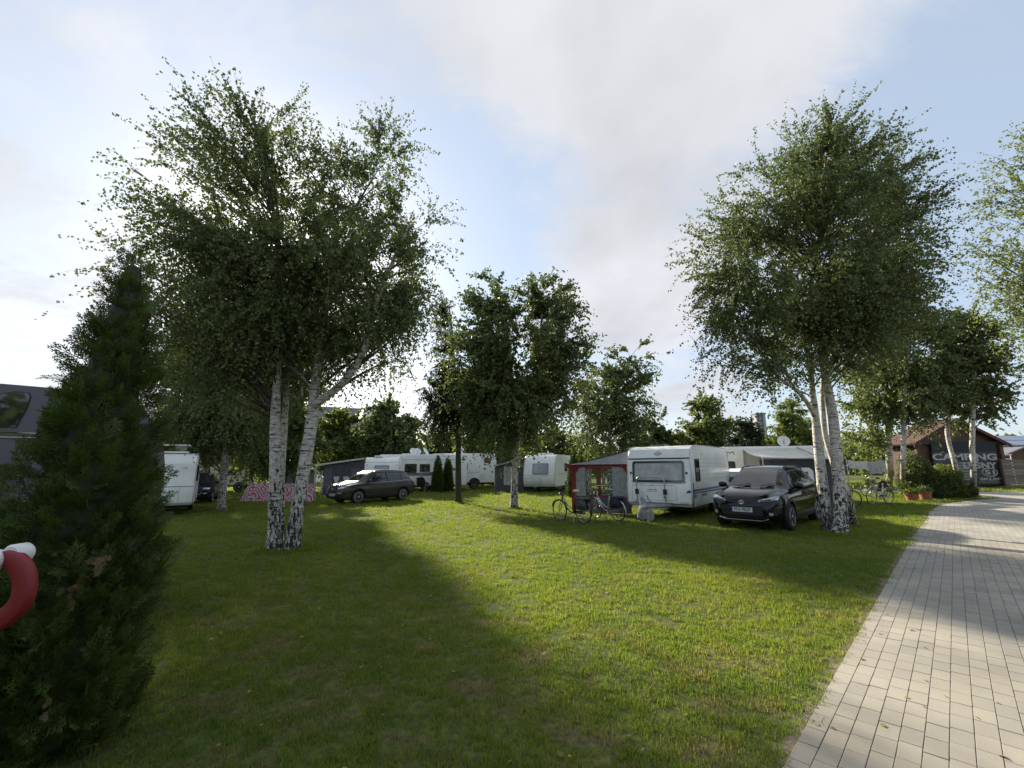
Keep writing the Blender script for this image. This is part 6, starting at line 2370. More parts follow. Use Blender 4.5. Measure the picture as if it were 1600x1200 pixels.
def small_awnings():
    # charcoal awning: beside the caravan behind the grey car
    hd = Vector((0.18, -0.98, 0)).normalized()
    lf = Vector((-hd.y, hd.x, 0))
    co = at(567, 765, 30.0)
    L_, W_ = 5.6, 2.3
    c = Vector((co.x, co.y, 0)) - hd * L_ / 2 + lf * W_ / 2
    def ex1(t, wall):
        x = 2.55
        yw = -3.75
        top = lambda y: 2.46 + (2.02 - 2.46) * (y + 1.17) / (-4.35 + 1.17) - 0.09
        MB().slab([(x, yw, 0.05), (x, -1.2, 0.05), (x, -1.2, top(-1.2)), (x, yw, top(yw))], 0.015).build('front_wall', M[wall], t)
        for (a, b_) in ((-3.72, -3.2), (-2.0, -1.45)):
            wavy(MB(), (x + 0.03, a, 0.35), (x + 0.03, b_, 0.35), (x + 0.03, b_, 1.75), (x + 0.03, a, 1.75), 8, 6, 0.012, 2, a).build('side_panel', plain_mat('slate_canvas', (0.13, 0.135, 0.15)), t, angle=60)
        for (a, b_) in ((-3.12, -2.72), (-2.50, -2.14)):
            m = (a + b_) / 2
            MB().slab([(x + 0.025, a, 1.22), (x + 0.025, b_, 1.22), (x + 0.025, m + 0.05, 0.72), (x + 0.025, m - 0.05, 0.66)], 0.008).build('curtain', M['net'], t)
        mb = MB()
        mb.tube([(x, -4.3, 0.05), (x, -4.3, 1.95)], 0.025, 6).tube([(x, -4.25, 1.75), (x, -3.82, 1.0)], 0.03, 5).tube([(x, -4.25, 0.9), (x, -4.22, 1.75)], 0.03, 5).tube([(x, -3.84, 0.6), (x, -3.84, 1.6)], 0.03, 5)
        mb.build('tie_strap', M['net'], t)
        mb = MB()
        mb.tube([(x + 0.4, -4.3, 0.45), (x + 0.4, -1.2, 0.45)], 0.02, 5).tube([(x + 0.4, -4.3, 0.2), (x + 0.4, -1.2, 0.2)], 0.02, 5)
        for y in (-4.3, -3.2, -2.2, -1.2):
            mb.tube([(x + 0.4, y, 0), (x + 0.4, y, 0.5)], 0.014, 5)
        mb.build('low_rail', M['red_canvas'], t)
        mb = MB()
        mb.box(x - 1.6, x - 1.0, -4.1, -3.85, 0.05, 0.75, 0.03)
        mb.build('storage_box', M['offwhite'], t)
    awning_beside('awning', 'charcoal awning with a sloping white roof edge and small curtains, left of the grey car', (c.x, c.y, gz(c.x)), math.atan2(hd.y, hd.x), 2.55, -1.17, -4.35, 2.46, 2.02, 3.0, 'grey_canvas', 'cream_canvas', ex1)
    # grey and white awning in the middle
    a = R(20)
    hd = Vector((-math.sin(a), -math.cos(a), 0))
    lf = Vector((math.cos(a), -math.sin(a), 0))
    co = at(868, 766, 30.5)
    c = Vector((co.x, co.y, 0)) - hd * 3.0 - lf * 1.15
    def ex2(t, wall):
        x = 2.75
        top = lambda y: 2.35 + (1.86 - 2.35) * (y + 1.2) / (-3.4 + 1.2) - 0.08
        MB().slab([(x, -3.4, 0.5), (x, -2.72, 0.5), (x, -2.72, top(-2.72)), (x, -3.4, top(-3.4))], 0.015).build('front_wall', M[wall], t)
        MB().slab([(x, -1.62, 0.5), (x, -1.2, 0.5), (x, -1.2, top(-1.2)), (x, -1.62, top(-1.62))], 0.015).build('front_wall', M[wall], t)
        MB().slab([(x, -2.72, 1.80), (x, -1.62, 1.80), (x, -1.62, top(-1.62)), (x, -2.72, top(-2.72))], 0.015).build('front_wall', M[wall], t)
        wavy(MB(), (x - 0.02, -2.72, 0.5), (x - 0.02, -1.62, 0.5), (x - 0.02, -1.62, 1.80), (x - 0.02, -2.72, 1.80), 14, 10, 0.03, 2.5, 1).build('window_sheet', M['pale_canvas'], t, angle=60)
        mb = MB()
        for k in range(7):
            z = 0.75 + k * 0.16
            mb.tube([(x + 0.01, -2.6, z), (x + 0.01, -1.75, z + 0.28 if z < 1.4 else min(1.78, z + 0.2))], 0.012, 4)
        mb.build('reflection_stripe', M['mid_canvas'], t)  # diagonal reflections on the window, built as grey strips
        MB().box(x - 0.02, x + 0.01, -3.4, -1.2, 0.03, 0.5).build('skirt', M[wall], t)
    awning_beside('awning', 'grey awning with a white window sheet, half behind the slender middle birch', (c.x, c.y, gz(c.x)), math.atan2(hd.y, hd.x), 2.75, -1.17, -3.45, 2.40, 1.88, 2.6, 'grey_canvas', 'pale_canvas', ex2)
    # canopy of the long caravan behind the black car
    c = at(1216, 770, 22.0)
    t = thing('awning', 'long white roll out canopy with dark walls beneath it, behind the black car', 'awning', (c.x + 0.1, c.y + 0.8, gz(c.x)), R(-8), 'caravan awnings', 1.0, True)
    xa, xb = -1.55, 1.75
    mb = MB()
    for o in (0, -0.012):
        mb.grid(lambda u, v: Vector((xa + (xb - xa) * u, -1.14 - 2.2 * v, 2.55 - 0.42 * v - 0.10 * math.sin(math.pi * v) - 0.10 * v * math.sin(math.pi * min(1, u * 1.05)) + o)), 16, 10)
    mb.build('roof_sheet', M['cream_canvas'], t, angle=50)
    MB().box(xa - 0.03, xb, -1.22, -1.11, 2.48, 2.62, 0.03).build('roller_case', M['white'], t)
    MB().tube([(xa, -3.34, 2.12), (xa + 1.5, -3.34, 2.06), (xb - 1.2, -3.34, 2.07), (xb, -3.34, 2.13)], 0.035, 8).build('front_bar', M['offwhite'], t)
    for x in (xa + 0.02, xb - 0.02):
        MB().tube([(x, -3.34, 0), (x, -3.34, 2.12)], 0.025, 6).build('leg', M['alu'], t)
    MB().tube([(0.95, -1.2, 2.6), (0.80, -3.3, 2.10)], 0.03, 6).build('tension_bar', M['mid_canvas'], t)
    MB().box(xa - 0.12, xa - 0.02, -1.3, -1.12, 0.4, 2.58, 0.03).build('end_post', M['white'], t)
    wavy(MB(), (xa + 0.05, -2.9, 0.03), (xb - 0.05, -2.9, 0.03), (xb - 0.05, -2.9, 2.02), (xa + 0.05, -2.9, 2.02), 40, 4, 0.02, 9, 0).build('front_wall', M['grey_canvas'], t, angle=60)
    # ridge tent left of the charcoal awning
    c = at(452, 768, 33.0)
    t = thing('ridge_tent', 'small grey gable tent seen between the two stems of the large left birch', 'tent', (c.x, c.y, gz(c.x)), R(8), None, 1.0, True)
    w, h, e, d = 1.15, 2.35, 1.75, 2.2
    MB().slab([(-w - 0.1, -0.1, e - 0.05), (0, -0.1, h), (0, d, h), (-w - 0.1, d, e - 0.05)], 0.02).slab([(0, -0.1, h), (w + 0.1, -0.1, e - 0.05), (w + 0.1, d, e - 0.05), (0, d, h)], 0.02).build('roof_sheet', M['pale_canvas'], t)
    MB().prism([(-w, 0.02), (w, 0.02), (w, e), (0, h - 0.08), (-w, e)], 0.0, 0.02).build('front_wall', M['mid_canvas'], t)
    MB().box(-w, -w + 0.02, 0.02, d, 0.02, e).box(w - 0.02, w, 0.02, d, 0.02, e).build('side_wall', M['mid_canvas'], t)
    mb = MB()
    for (p, q) in (((-w, 0), (-w, e)), ((w, 0), (w, e)), ((-w, e), (0, h)), ((w, e), (0, h)), ((-0.3, 0), (-0.3, e + 0.2)), ((0.45, 0.1), (0.1, 1.5)), ((-w, 0.1), (-0.6, 1.5))):
        mb.tube([(p[0], -0.03, p[1]), (q[0], -0.03, q[1])], 0.035, 5)
    mb.build('tent_frame', M['grey_canvas'], t)


def plain_mat(name, col):
    if name not in M:
        M[name] = plain(name, col, 0.85, var=0.1)
    return M[name]


def windbreak():
    a, b_ = gp(374, 784), gp(489, 785)
    d = (b_ - a)
    n = 4
    t = thing('windbreak', 'pink and white patterned windbreak low on the grass behind the two stemmed birch', 'windbreak', a, math.atan2(d.y, d.x), None)
    Lw = d.length
    hgt = 1.02
    for k in range(n):
        x0, x1 = Lw * k / n + 0.0, Lw * (k + 1) / n
        lean = 0.30
        t0 = x0 + (0.30 if k == 0 else 0)
        t1 = x1 - (0.12 if k == n - 1 else 0)
        mb = wavy(MB(), (x0, 0, 0.02), (x1, 0, 0.02), (t1, lean, hgt - 0.05 * (k % 2)), (t0, lean, hgt - 0.05 * ((k + 1) % 2)), 12, 6, 0.03, 1.0, k)
        mb.build('cloth_panel', M['windbreak'], t, angle=60)
    for k in range(n + 1):
        x = Lw * k / n + (0.30 if k == 0 else (-0.12 if k == n else 0))
        MB().tube([(x, lean + 0.02, -0.05), (x, lean + 0.02, hgt + 0.12)], 0.018, 6).build('pole', M['offwhite'], t)


# ------------------------------------------------------------------ bicycles
def bicycle(label, p_front, p_rear, frame_mat, saddle, low=True, basket=False, pannier=None, group='bicycles parked on the grass', fork='chrome', bars='alu'):
    d = Vector((p_front.x - p_rear.x, p_front.y - p_rear.y, 0)).normalized()
    c = (p_front + p_rear) / 2
    t = thing('bicycle', label, 'bicycle', (c.x, c.y, gz(c.x)), math.atan2(d.y, d.x), group, 1.0)
    t.rotation_euler.x = R(-4)
    rw, hb = 0.345, 0.545
    rear, front, bb = (-hb, 0, rw), (hb, 0, rw), (-0.09, 0, 0.30)
    st, sd = (-0.235, 0, 0.80), (-0.275, 0, 0.97)
    ht, hbm = (0.335, 0, 0.93), (0.395, 0, 0.70)
    for (x, y, z) in (rear, front):
        w = MB().ring((x, 0, rw), (0, 1, 0), rw - 0.018, 0.019, 36, 6).build('wheel', M['rubber'], t, smooth=True)
        MB().ring((x, 0, rw), (0, 1, 0), rw - 0.042, 0.010, 36, 5).build('rim', M['alu'], w, smooth=True)
        mb = MB()
        for k in range(18):
            a = 2 * math.pi * k / 18
            mb.tube([(x + 0.02 * math.cos(a + 1), 0.025 * (-1) ** k, rw + 0.02 * math.sin(a + 1)), (x + (rw - 0.045) * math.cos(a), 0, rw + (rw - 0.045) * math.sin(a))], 0.0018, 3, False)
        mb.build('spoke_set', M['alu'], w)['kind'] = 'stuff'
        MB().tube([(x, -0.05, rw), (x, 0.05, rw)], 0.025, 8).build('hub', M['alu'], w)
        mg = MB()
        rr_ = rw + 0.025
        a0, a1 = (R(-15), R(190)) if x < 0 else (R(15), R(172))
        pts = [(x + rr_ * math.cos(a), 0, rw + rr_ * math.sin(a)) for a in np.linspace(a0, a1, 18)]
        for i in range(17):
            A, B = Vector(pts[i]), Vector(pts[i + 1])
            o = Vector((0, 0.028, 0))
            mg.add([A - o, A + o, B + o, B - o], [(0, 1, 2, 3)])
        mg.build('mudguard', M[frame_mat] if frame_mat != 'black' else M['black'], t)
    mb = MB()
    if low:
        curve = [hbm, (0.26, 0, 0.50), (0.10, 0, 0.36), (-0.02, 0, 0.30), bb]
        mb.tube(curve, 0.022, 8)
        mb.tube([(0.37, 0, 0.80), (0.20, 0, 0.58), (0.0, 0, 0.43), (-0.14, 0, 0.44)], 0.016, 8)
    else:
        mb.tube([hbm, bb], 0.019, 8).tube([(0.35, 0, 0.87), (-0.19, 0, 0.62)], 0.016, 8)
    mb.tube([bb, st], 0.017, 8).tube([ht, hbm], 0.021, 8)
    for s in (1, -1):
        mb.tube([(-0.10, s * 0.03, 0.30), (rear[0], s * 0.06, rw)], 0.011, 6)
        mb.tube([(st[0] + 0.01, s * 0.02, st[2] - 0.05), (rear[0], s * 0.06, rw)], 0.009, 6)
        mb.tube([hbm, (0.42, s * 0.045, 0.64), (front[0], s * 0.05, rw)], 0.012, 6)
    mb.build('frame', M[frame_mat], t, smooth=True)
    MB().tube([st, sd], 0.013, 6).build('seat_post', M['alu'], t)
    bm = bmesh.new()
    bmesh.ops.create_uvsphere(bm, u_segments=16, v_segments=10, radius=1)
    for v in bm.verts:
        w = 0.105 * (1 - 0.62 * max(0, v.co.x * 0.5 + 0.5) ** 1.2)
        v.co = Vector((sd[0] + v.co.x * 0.145, v.co.y * w, 1.0 + v.co.z * 0.05))
    MB().bm(bm).build('saddle', saddle, t, smooth=True)
    mb = MB()
    mb.tube([ht, (0.31, 0, 1.08)], 0.013, 6)
    mb.tube([(0.18, 0.31, 1.06), (0.27, 0.27, 1.10), (0.33, 0.14, 1.11), (0.33, -0.14, 1.11), (0.27, -0.27, 1.10), (0.18, -0.31, 1.06)], 0.012, 6)
    hbar = mb.build('handlebar', M[bars], t, smooth=True)
    for s in (1, -1):
        MB().tube([(0.22, s * 0.295, 1.08), (0.10, s * 0.33, 1.04)], 0.018, 6).build('grip', M['black'], hbar)
    MB().lathe([(0.045, 0.0), (0.05, 0.05), (0.02, 0.09)], (0.44, 0, 0.88), 'X', 12).build('headlight', M['chrome'], t)
    # carrier, chain case, cranks, stand
    mb = MB()
    for s in (1, -1):
        mb.tube([(-0.28, s * 0.05, 0.77), (-0.40, s * 0.07, 0.765), (-0.86, s * 0.07, 0.765)], 0.007, 5).tube([(-0.62, s * 0.07, 0.765), (rear[0], s * 0.065, rw)], 0.007, 5)
    for x in (-0.45, -0.6, -0.75, -0.86):
        mb.tube([(x, -0.07, 0.765), (x, 0.07, 0.765)], 0.006, 5)
    mb.build('luggage_carrier', M['black'], t)
    MB().box(rear[0] - 0.02, -0.02, -0.075, -0.045, 0.27, 0.37, 0.012).build('chain_case', M['black'], t)
    mb = MB()
    for s, a in ((1, R(40)), (-1, R(220))):
        e = (bb[0] + 0.17 * math.cos(a), s * 0.09, bb[2] + 0.17 * math.sin(a))
        mb.tube([(bb[0], s * 0.075, bb[2]), e], 0.010, 5)
        mb.box(e[0] - 0.045, e[0] + 0.045, e[1] + s * 0.05 - 0.045, e[1] + s * 0.05 + 0.045, e[2] - 0.01, e[2] + 0.01)
    mb.build('crank', M['black'], t)
    MB().tube([(-0.14, 0.05, 0.29), (-0.28, 0.20, 0.03)], 0.010, 5).build('kick_stand', M['alu'], t)
    MB().box(-0.90, -0.87, -0.03, 0.03, 0.70, 0.75).build('rear_lamp', M['lamp_red'], t)
    if pannier:
        bm = bmesh.new()
        bmesh.ops.create_cube(bm, size=1)
        bmesh.ops.bevel(bm, geom=bm.edges[:], offset=0.12, segments=3, affect='EDGES')
        mb = MB()
        for s in (1, -1):
            b2 = bm.copy()
            for v in b2.verts:
                v.co = Vector((-0.60 + v.co.x * 0.36 * (1 - 0.12 * v.co.z), s * 0.14 + v.co.y * 0.14, 0.60 + v.co.z * 0.30))
            mb.bm(b2)
        for v in bm.verts:
            v.co = Vector((-0.60 + v.co.x * 0.38, v.co.y * 0.36, 0.775 + v.co.z * 0.07))
        mb.bm(bm)
        mb.build('pannier', M[pannier], t, smooth=True)
    if basket:
        mb = MB()
        for k in range(9):
            z = 0.88 + 0.025 * k
            w, l = 0.13 + 0.004 * k, 0.10 + 0.004 * k
            mb.tube([(0.55 - l, -w, z), (0.55 + l, -w, z), (0.55 + l, w, z), (0.55 - l, w, z), (0.55 - l, -w, z)], 0.005, 4)
        for x in (-0.1, 0, 0.1):
            for s in (1, -1):
                mb.tube([(0.55 + x, s * 0.13, 0.88), (0.55 + x * 1.3, s * 0.165, 1.09)], 0.005, 4)
        mb.tube([(0.36, 0, 0.95), (0.55, 0, 0.88)], 0.01, 5)
        mb.build('basket', M['black'], t)
    return t


def bicycles():
    M['cream_cover'] = plain('yellow_saddle_cover', (0.55, 0.50, 0.20), 0.6, var=0.1)
    M['green_cover'] = plain('green_saddle_cover', (0.17, 0.26, 0.22), 0.6, var=0.1)
    M['frame_dark'] = plain('dark_frame', (0.02, 0.022, 0.025), 0.3, 0.3, coat=0.6)
    M['frame_silver'] = plain('silver_frame', (0.50, 0.50, 0.49), 0.35, 0.4, coat=0.4)
    M['frame_white'] = plain('white_frame', (0.62, 0.63, 0.62), 0.35, 0.1, coat=0.4)
    M['bag_grey'] = plain('grey_bag', (0.075, 0.072, 0.07), 0.9, var=0.2)
    M['bag_navy'] = plain('navy_bag', (0.022, 0.026, 0.05), 0.85, var=0.2)

    def ends(f, r, D):
        """wheel contact points seen at two pixels, at about depth D, one wheelbase apart"""
        F_, R_ = gp(*f), gp(*r)
        d = (F_ - R_)
        c = (F_ + R_) / 2
        return c + d.normalized() * 0.545, c - d.normalized() * 0.545
    f, r = ends((872, 812.5), (917, 818.5), 13)
    bicycle('dark bicycle with a yellow saddle cover in front of the red edged awning', f, r, 'frame_dark', M['cream_cover'], True, False, 'bag_grey', bars='black')
    f, r = ends((924, 809), (974, 816), 13)
    bicycle('silver low step bicycle with a pale green saddle, in front of the awning', f, r, 'frame_silver', M['green_cover'], True, False, 'bag_navy')
    f, r = ends((1351, 789), (1400, 786.5), 18)
    bicycle('white bicycle with a black front basket under the laundry line, left of the pots', f, r, 'frame_white', M['black'], True, True, None)
    f, r = ends((1290, 789), (1329, 791), 17)
    bicycle('dark bicycle mostly hidden behind the birch stems, only a wheel in sight', f, r, 'frame_dark', M['black'], False)
    f, r = ends((1345, 776), (1388, 775), 21)
    bicycle('dark bicycle leaning behind the hanging laundry', f, r, 'frame_dark', M['black'], False, False, 'bag_grey')


# ------------------------------------------------------------------ small things on the lawn
def small_things():
    # grey cover over the hitch of the big caravan
    p = place_like(CAR_LOC, CAR_RZ, (3.72, -0.1))
    p = Vector(p)
    p.z = gz(p.x)
    q = at(1004, 812, p.y)
    p.x = q.x
    t = thing('hitch_cover', 'crumpled grey cover with a faint white print draped over the caravan hitch', 'cover', p, CAR_RZ)
    mb = MB()
    def cov(u, v, o=0.0):
        a = 2 * math.pi * u
        z = 0.80 * (1 - v) + 0.06 * v
        r = np.interp(v, (0, 0.08, 0.35, 0.7, 1.0), (0.02, 0.08, 0.14, 0.26, 0.30))
        r *= 1 + 0.14 * math.sin(3 * a + 5 * v) * v + 0.07 * math.sin(7 * a + 2) * v
        return Vector((r * 1.05 * math.cos(a) - 0.10 * v + o * math.cos(a), r * 0.85 * math.sin(a) + 0.12 * v + o * math.sin(a), z + 0.03 * math.sin(5 * a) * v))
    mb.grid(cov, 36, 14)
    o = mb.build('cover_cloth', M['mid_canvas'], t, smooth=True)
    b = bvh_of(o.data)
    mb = MB()
    for k in range(4):
        decal(b, poly_dense([(-0.06 + k * 0.055, 0.40 + k * 0.012), (-0.02 + k * 0.055, 0.41 + k * 0.012), (-0.02 + k * 0.055, 0.49 + k * 0.012), (-0.06 + k * 0.055, 0.48 + k * 0.012)], 2), 'F', 0.006, 2, 0.004, mb)
    mb.build('print', M['offwhite'], t)
    MB().box(0.28, 0.36, 0.28, 0.40, -0.02, 0.34, 0.01).build('support_leg', M['alu'], t)
    # laundry
    a, b_ = at(1322, 719, 20.8), at(1388, 718, 22.2)
    t = thing('clothes_line', 'clothes line tied from a short post to the forked birch', 'clothes line', (a.x, a.y, gz(a.x)))
    o = Vector((a.x, a.y, gz(a.x)))
    MB().tube([(0, 0, -0.05), (0, 0, a.z - o.z + 0.05)], 0.025, 6).build('post', M['alu'], t)
    n = 10
    line = [a.lerp(b_, k / n) - o - Vector((0, 0, 0.10 * math.sin(math.pi * k / n))) for k in range(n + 1)]
    MB().tube(line, 0.006, 4).build('rope', M['offwhite'], t)
    P = lambda s: a.lerp(b_, s) - Vector((0, 0, 0.10 * math.sin(math.pi * s)))
    cloth = [(0.02, 0.47, 0.42, 'pale greenish towel hanging left on the clothes line', (0.52, 0.54, 0.47)), (0.48, 0.90, 0.66, 'longer grey striped towel hanging right on the clothes line', (0.36, 0.36, 0.34))]
    for (s0, s1, h, lab, col) in cloth:
        mb = MB()
        p0 = P(s0)
        t2 = thing('towel', lab, 'towel', p0, 0, 'towels on the clothes line')
        for sd in (0.0, 0.02):
            def f(u, v):
                q = P(s0 + (s1 - s0) * u) - p0
                return Vector((q.x, q.y + 0.05 * math.sin(u * 22) * v - sd - 0.05 * v, q.z + 0.012 - h * v * (1 - 0.16 * math.sin(math.pi * u)) + 0.02 * math.sin(u * 11)))
            mb.grid(f, 26, 8)
        mb.build('towel_cloth', plain(lab.split()[0] + '_towel', col, 0.95, var=0.12, bump=0.2, bscale=20), t2, angle=60)
    # seated person seen from behind
    p = gp(657, 766)
    p = Vector((p.x * 33 / p.y, 33.0, 0))
    p.z = gz(p.x)
    t = thing('camping_chair', 'dark folding camping chair between the grey car and the overcab motorhome', 'chair', p, R(-8))
    MB().box(-0.28, 0.28, 0.0, 0.45, 0.40, 0.44).build('seat', M['black'], t)
    MB().slab([(-0.28, -0.02, 0.42), (0.28, -0.02, 0.42), (0.28, -0.14, 1.05), (-0.28, -0.14, 1.05)], 0.03).build('backrest', M['black'], t)
    for x in (-0.27, 0.27):
        MB().tube([(x, 0.0, 0), (x, 0.42, 0.62)], 0.013, 5).build('leg', M['alu'], t)
        MB().tube([(x, 0.45, 0), (x, -0.05, 0.45), (x, -0.14, 1.05)], 0.013, 5).build('leg', M['alu'], t)
        MB().box(x - 0.03, x + 0.03, -0.05, 0.42, 0.62, 0.65).build('armrest', M['black'], t)
    me = bpy.data.meshes.new('person')
    v = [(0, 0.06, 0.50), (0, 0.03, 0.75), (0, 0.02, 0.98), (0, 0.03, 1.10), (0, 0.05, 1.20), (0, 0.05, 1.30),
         (0.19, 0.03, 0.97), (0.27, 0.12, 0.72), (0.22, 0.34, 0.68), (-0.19, 0.03, 0.97), (-0.27, 0.12, 0.72), (-0.22, 0.34, 0.68),
         (0.10, 0.10, 0.50), (0.13, 0.52, 0.52), (0.13, 0.56, 0.08), (0.14, 0.72, 0.05), (-0.10, 0.10, 0.50), (-0.13, 0.52, 0.52), (-0.13, 0.56, 0.08), (-0.14, 0.72, 0.05)]
    e = [(0, 1), (1, 2), (2, 3), (3, 4), (4, 5), (2, 6), (6, 7), (7, 8), (2, 9), (9, 10), (10, 11), (0, 12), (12, 13), (13, 14), (14, 15), (0, 16), (16, 17), (17, 18), (18, 19)]
    r = [0.15, 0.15, 0.15, 0.06, 0.095, 0.085, 0.07, 0.05, 0.035, 0.07, 0.05, 0.035, 0.095, 0.07, 0.045, 0.04, 0.095, 0.07, 0.045, 0.04]
    me.from_pydata(v, e, [])
    o = bpy.data.objects.new('tmp', me)
    COL.objects.link(o)
    md = o.modifiers.new('s', 'SKIN')
    for i, q in enumerate(me.skin_vertices[0].data):
        q.radius = (r[i], r[i] * (0.8 if i < 3 else 1))
        q.use_root = i == 0
    s2 = o.modifiers.new('sub', 'SUBSURF')
    s2.levels = s2.render_levels = 2
    dg = bpy.context.evaluated_depsgraph_get()
    body = bpy.data.meshes.new_from_object(o.evaluated_get(dg))
    bpy.data.objects.remove(o)
    M['skin'] = plain('skin', (0.45, 0.24, 0.17), 0.6)
    M['shirt'] = plain('dark_shirt', (0.05, 0.045, 0.05), 0.9)
    pt = thing('person', 'person with a bare pinkish head and dark clothes sitting in the camping chair', 'person', (p.x, p.y, p.z), R(-8))
    body.materials.clear()
    bo = link('body', body, [M['shirt'], M['skin']], pt, True)
    for f in body.polygons:
        f.material_index = 1 if f.center.z > 1.06 or (f.center.y > 0.28 and 0.6 < f.center.z < 0.75) else 0
    # pots of plants by the shrubs
    rr = np.random.default_rng(9)
    for (x, y, w, h, lab, lm) in ((1425.5, 783, 0.28, 0.36, 'low terracotta pot with small yellow green plant, nearest the bicycles', 'needle_bright'), (1447, 782, 0.27, 0.44, 'taller terracotta pot with a leafy dark plant, middle of the three', 'leaf_birch'),
                                  (1518, 778, 0.29, 0.42, 'terracotta pot at the foot of the birch by the sign post', 'leaf_dark')):
        b = gp(x, y)
        t = thing('plant_pot', lab, 'plant pot', b, 0, 'terracotta pots along the shrubs')
        MB().lathe([(w * 0.72, 0), (w * 0.95, h * 0.8), (w, h * 0.82), (w * 1.03, h), (w * 0.93, h), (w * 0.86, h * 0.9)], n=20).build('pot', M['terracotta'], t, angle=40)
        MB().lathe([(w * 0.85, h * 0.86), (w * 0.8, h * 0.88)], n=16).build('soil', M['soil'], t)
        n = 420
        d = rr.normal(0, 1, (n, 3))
        d /= np.linalg.norm(d, axis=1)[:, None]
        P_ = d * (rr.uniform(0, 1, n) ** 0.4)[:, None] * np.array((w * 1.15, w * 1.15, h * 0.5)) + np.array((0, 0, h * 1.15))
        leaf_mesh('foliage', P_, 0.09, M[lm], t, 0.1, rr)
    # shrubs
    Y = 23.4
    for (lab, lobes, m, n) in (('rounded dark shrub behind the middle pot', [(1450, 752, 18, 24), (1436, 736, 14, 22), (1460, 770, 16, 9)], 'leaf_dark', 9000),
                               ('clipped shrub with a sunlit yellow green top in front of the sign', [(1478, 742, 20, 17), (1480, 758, 22, 19), (1490, 767, 14, 11)], 'leaf_light', 10000),
                               ('low dark shrub between the clipped shrub and the right pot', [(1505, 767, 12, 11), (1500, 775, 14, 5)], 'leaf_dark', 5000),
                               ('thin tall shrub left of the sign beside the pale birch', [(1423, 732, 10, 28), (1420, 757, 11, 20)], 'leaf_birch', 6000)):
        cs = [lobe_px(x, y, rx, ry, Y, 0.7) for (x, y, rx, ry) in lobes]
        b = Vector((cs[0][0][0], cs[0][0][1], gz(cs[0][0][0])))
        t = thing('shrub', lab, 'shrub', b, 0, 'shrubs in front of the sign')
        mb = MB()
        for k in range(5):
            mb.tube([(0.08 * k - 0.2, 0, -0.03), (0.16 * k - 0.36, 0.05, 0.9)], 0.016, 5)
        mb.build('stems', M['dark_bark'], t)
        PP = []
        for (c, rx, ry, rz, w) in cs:
            k = n // len(cs)
            d = rr.normal(0, 1, (k, 3))
            d /= np.linalg.norm(d, axis=1)[:, None]
            u = rr.uniform(0, 1, k) ** 0.28 * (1 + 0.12 * np.sin(d[:, 0] * 7 + c[0]) * np.sin(d[:, 2] * 8))
            q = np.array(c) + d * u[:, None] * np.array((rx, ry, rz))
            PP.append(q)
        P_ = np.concatenate(PP) - np.array(b)
        P_ = P_[P_[:, 2] > 0.04]
        leaf_mesh('foliage', P_, 0.085, M[m], t, 0.2, rr)
    # red clamp arm of a bicycle rack at the left edge of the view
    Y = 1.62
    hub = at(2, 872, Y)
    base = at(-75, 1000, Y)
    base = Vector((base.x, Y, gz(base.x)))
    t = thing('bicycle_rack', 'red curved rack arm with white round caps, cut off by the left edge', 'bicycle rack', base)
    o = base
    MB().tube([(0, 0, 0), (0, 0, hub.z - o.z - 0.05), (0.03, 0, hub.z - o.z)], 0.022, 10).tube([(0.02, 0, hub.z - o.z), hub - o], 0.018, 10).tube([(-0.3, -0.3, 0.02), (0, 0, 0.02), (-0.3, 0.3, 0.02)], 0.02, 8).build('post', M['alu'], t, smooth=True)
    pts = [(8, 870), (26, 878), (38, 900), (38, 925), (30, 945), (12, 962), (-12, 976)]
    w = 17
    P_ = [at(x, y, Y) - o for (x, y) in pts]
    path, _ = smooth_path(P_, [0] * len(P_), 0.01)
    mb = MB()
    sec = []
    k = 12
    for i, q in enumerate(path):
        q = Vector(q)
        tg = (Vector(path[min(i + 1, len(path) - 1)]) - Vector(path[max(i - 1, 0)])).normalized()
        nr = tg.cross(Vector((0, 1, 0))).normalized()
        hw = 0.030 * (0.8 + 0.25 * min(1, i / 6))
        for j in range(k):
            a = 2 * math.pi * j / k
            ca, sa = math.cos(a), math.sin(a)
            s_ = math.copysign(abs(ca) ** 0.4, ca) * hw
            mb.v.append(tuple(q + nr * s_ + Vector((0, math.copysign(abs(sa) ** 0.4, sa) * 0.02, 0))))
    for i in range(len(path) - 1):
        for j in range(k):
            mb.f.append((i * k + j, i * k + (j + 1) % k, (i + 1) * k + (j + 1) % k, (i + 1) * k + j))
    mb.f.append(tuple(range(k)))
    mb.f.append(tuple(range((len(path) - 1) * k, len(path) * k)))
    M['red_plastic'] = plain('red_plastic', (0.20, 0.008, 0.012), 0.5, var=0.05)
    mb.build('clamp_arm', M['red_plastic'], t, smooth=True)
    for (x, y, dy) in ((0, 874, -0.03), (14, 868, 0.03)):
        c = at(x, y, Y) - o
        MB().lathe([(0.030, -0.03), (0.036, -0.022), (0.036, 0.022), (0.030, 0.03)], c + Vector((0, dy, 0)), 'Y', 20).build('end_cap', M['offwhite'], t, angle=40)


# ------------------------------------------------------------------ buildings behind
def tiles(name, col, sc=3.0):
    m, nt, p, L = mat_new(name)
    tc = nt.nodes.new('ShaderNodeTexCoord')
    bt = nt.nodes.new('ShaderNodeTexBrick')
    bt.inputs['Scale'].default_value = sc
    bt.inputs['Color1'].default_value = (*col, 1)
    bt.inputs['Color2'].default_value = (*[c * 0.8 for c in col], 1)
    bt.inputs['Mortar'].default_value = (*[c * 0.45 for c in col], 1)
    bt.inputs['Mortar Size'].default_value = 0.03
    L(tc.outputs['Object'], bt.inputs['Vector'])
    L(bt.outputs[0], p.inputs['Base Color'])
    p.inputs['Roughness'].default_value = 0.75
    return m


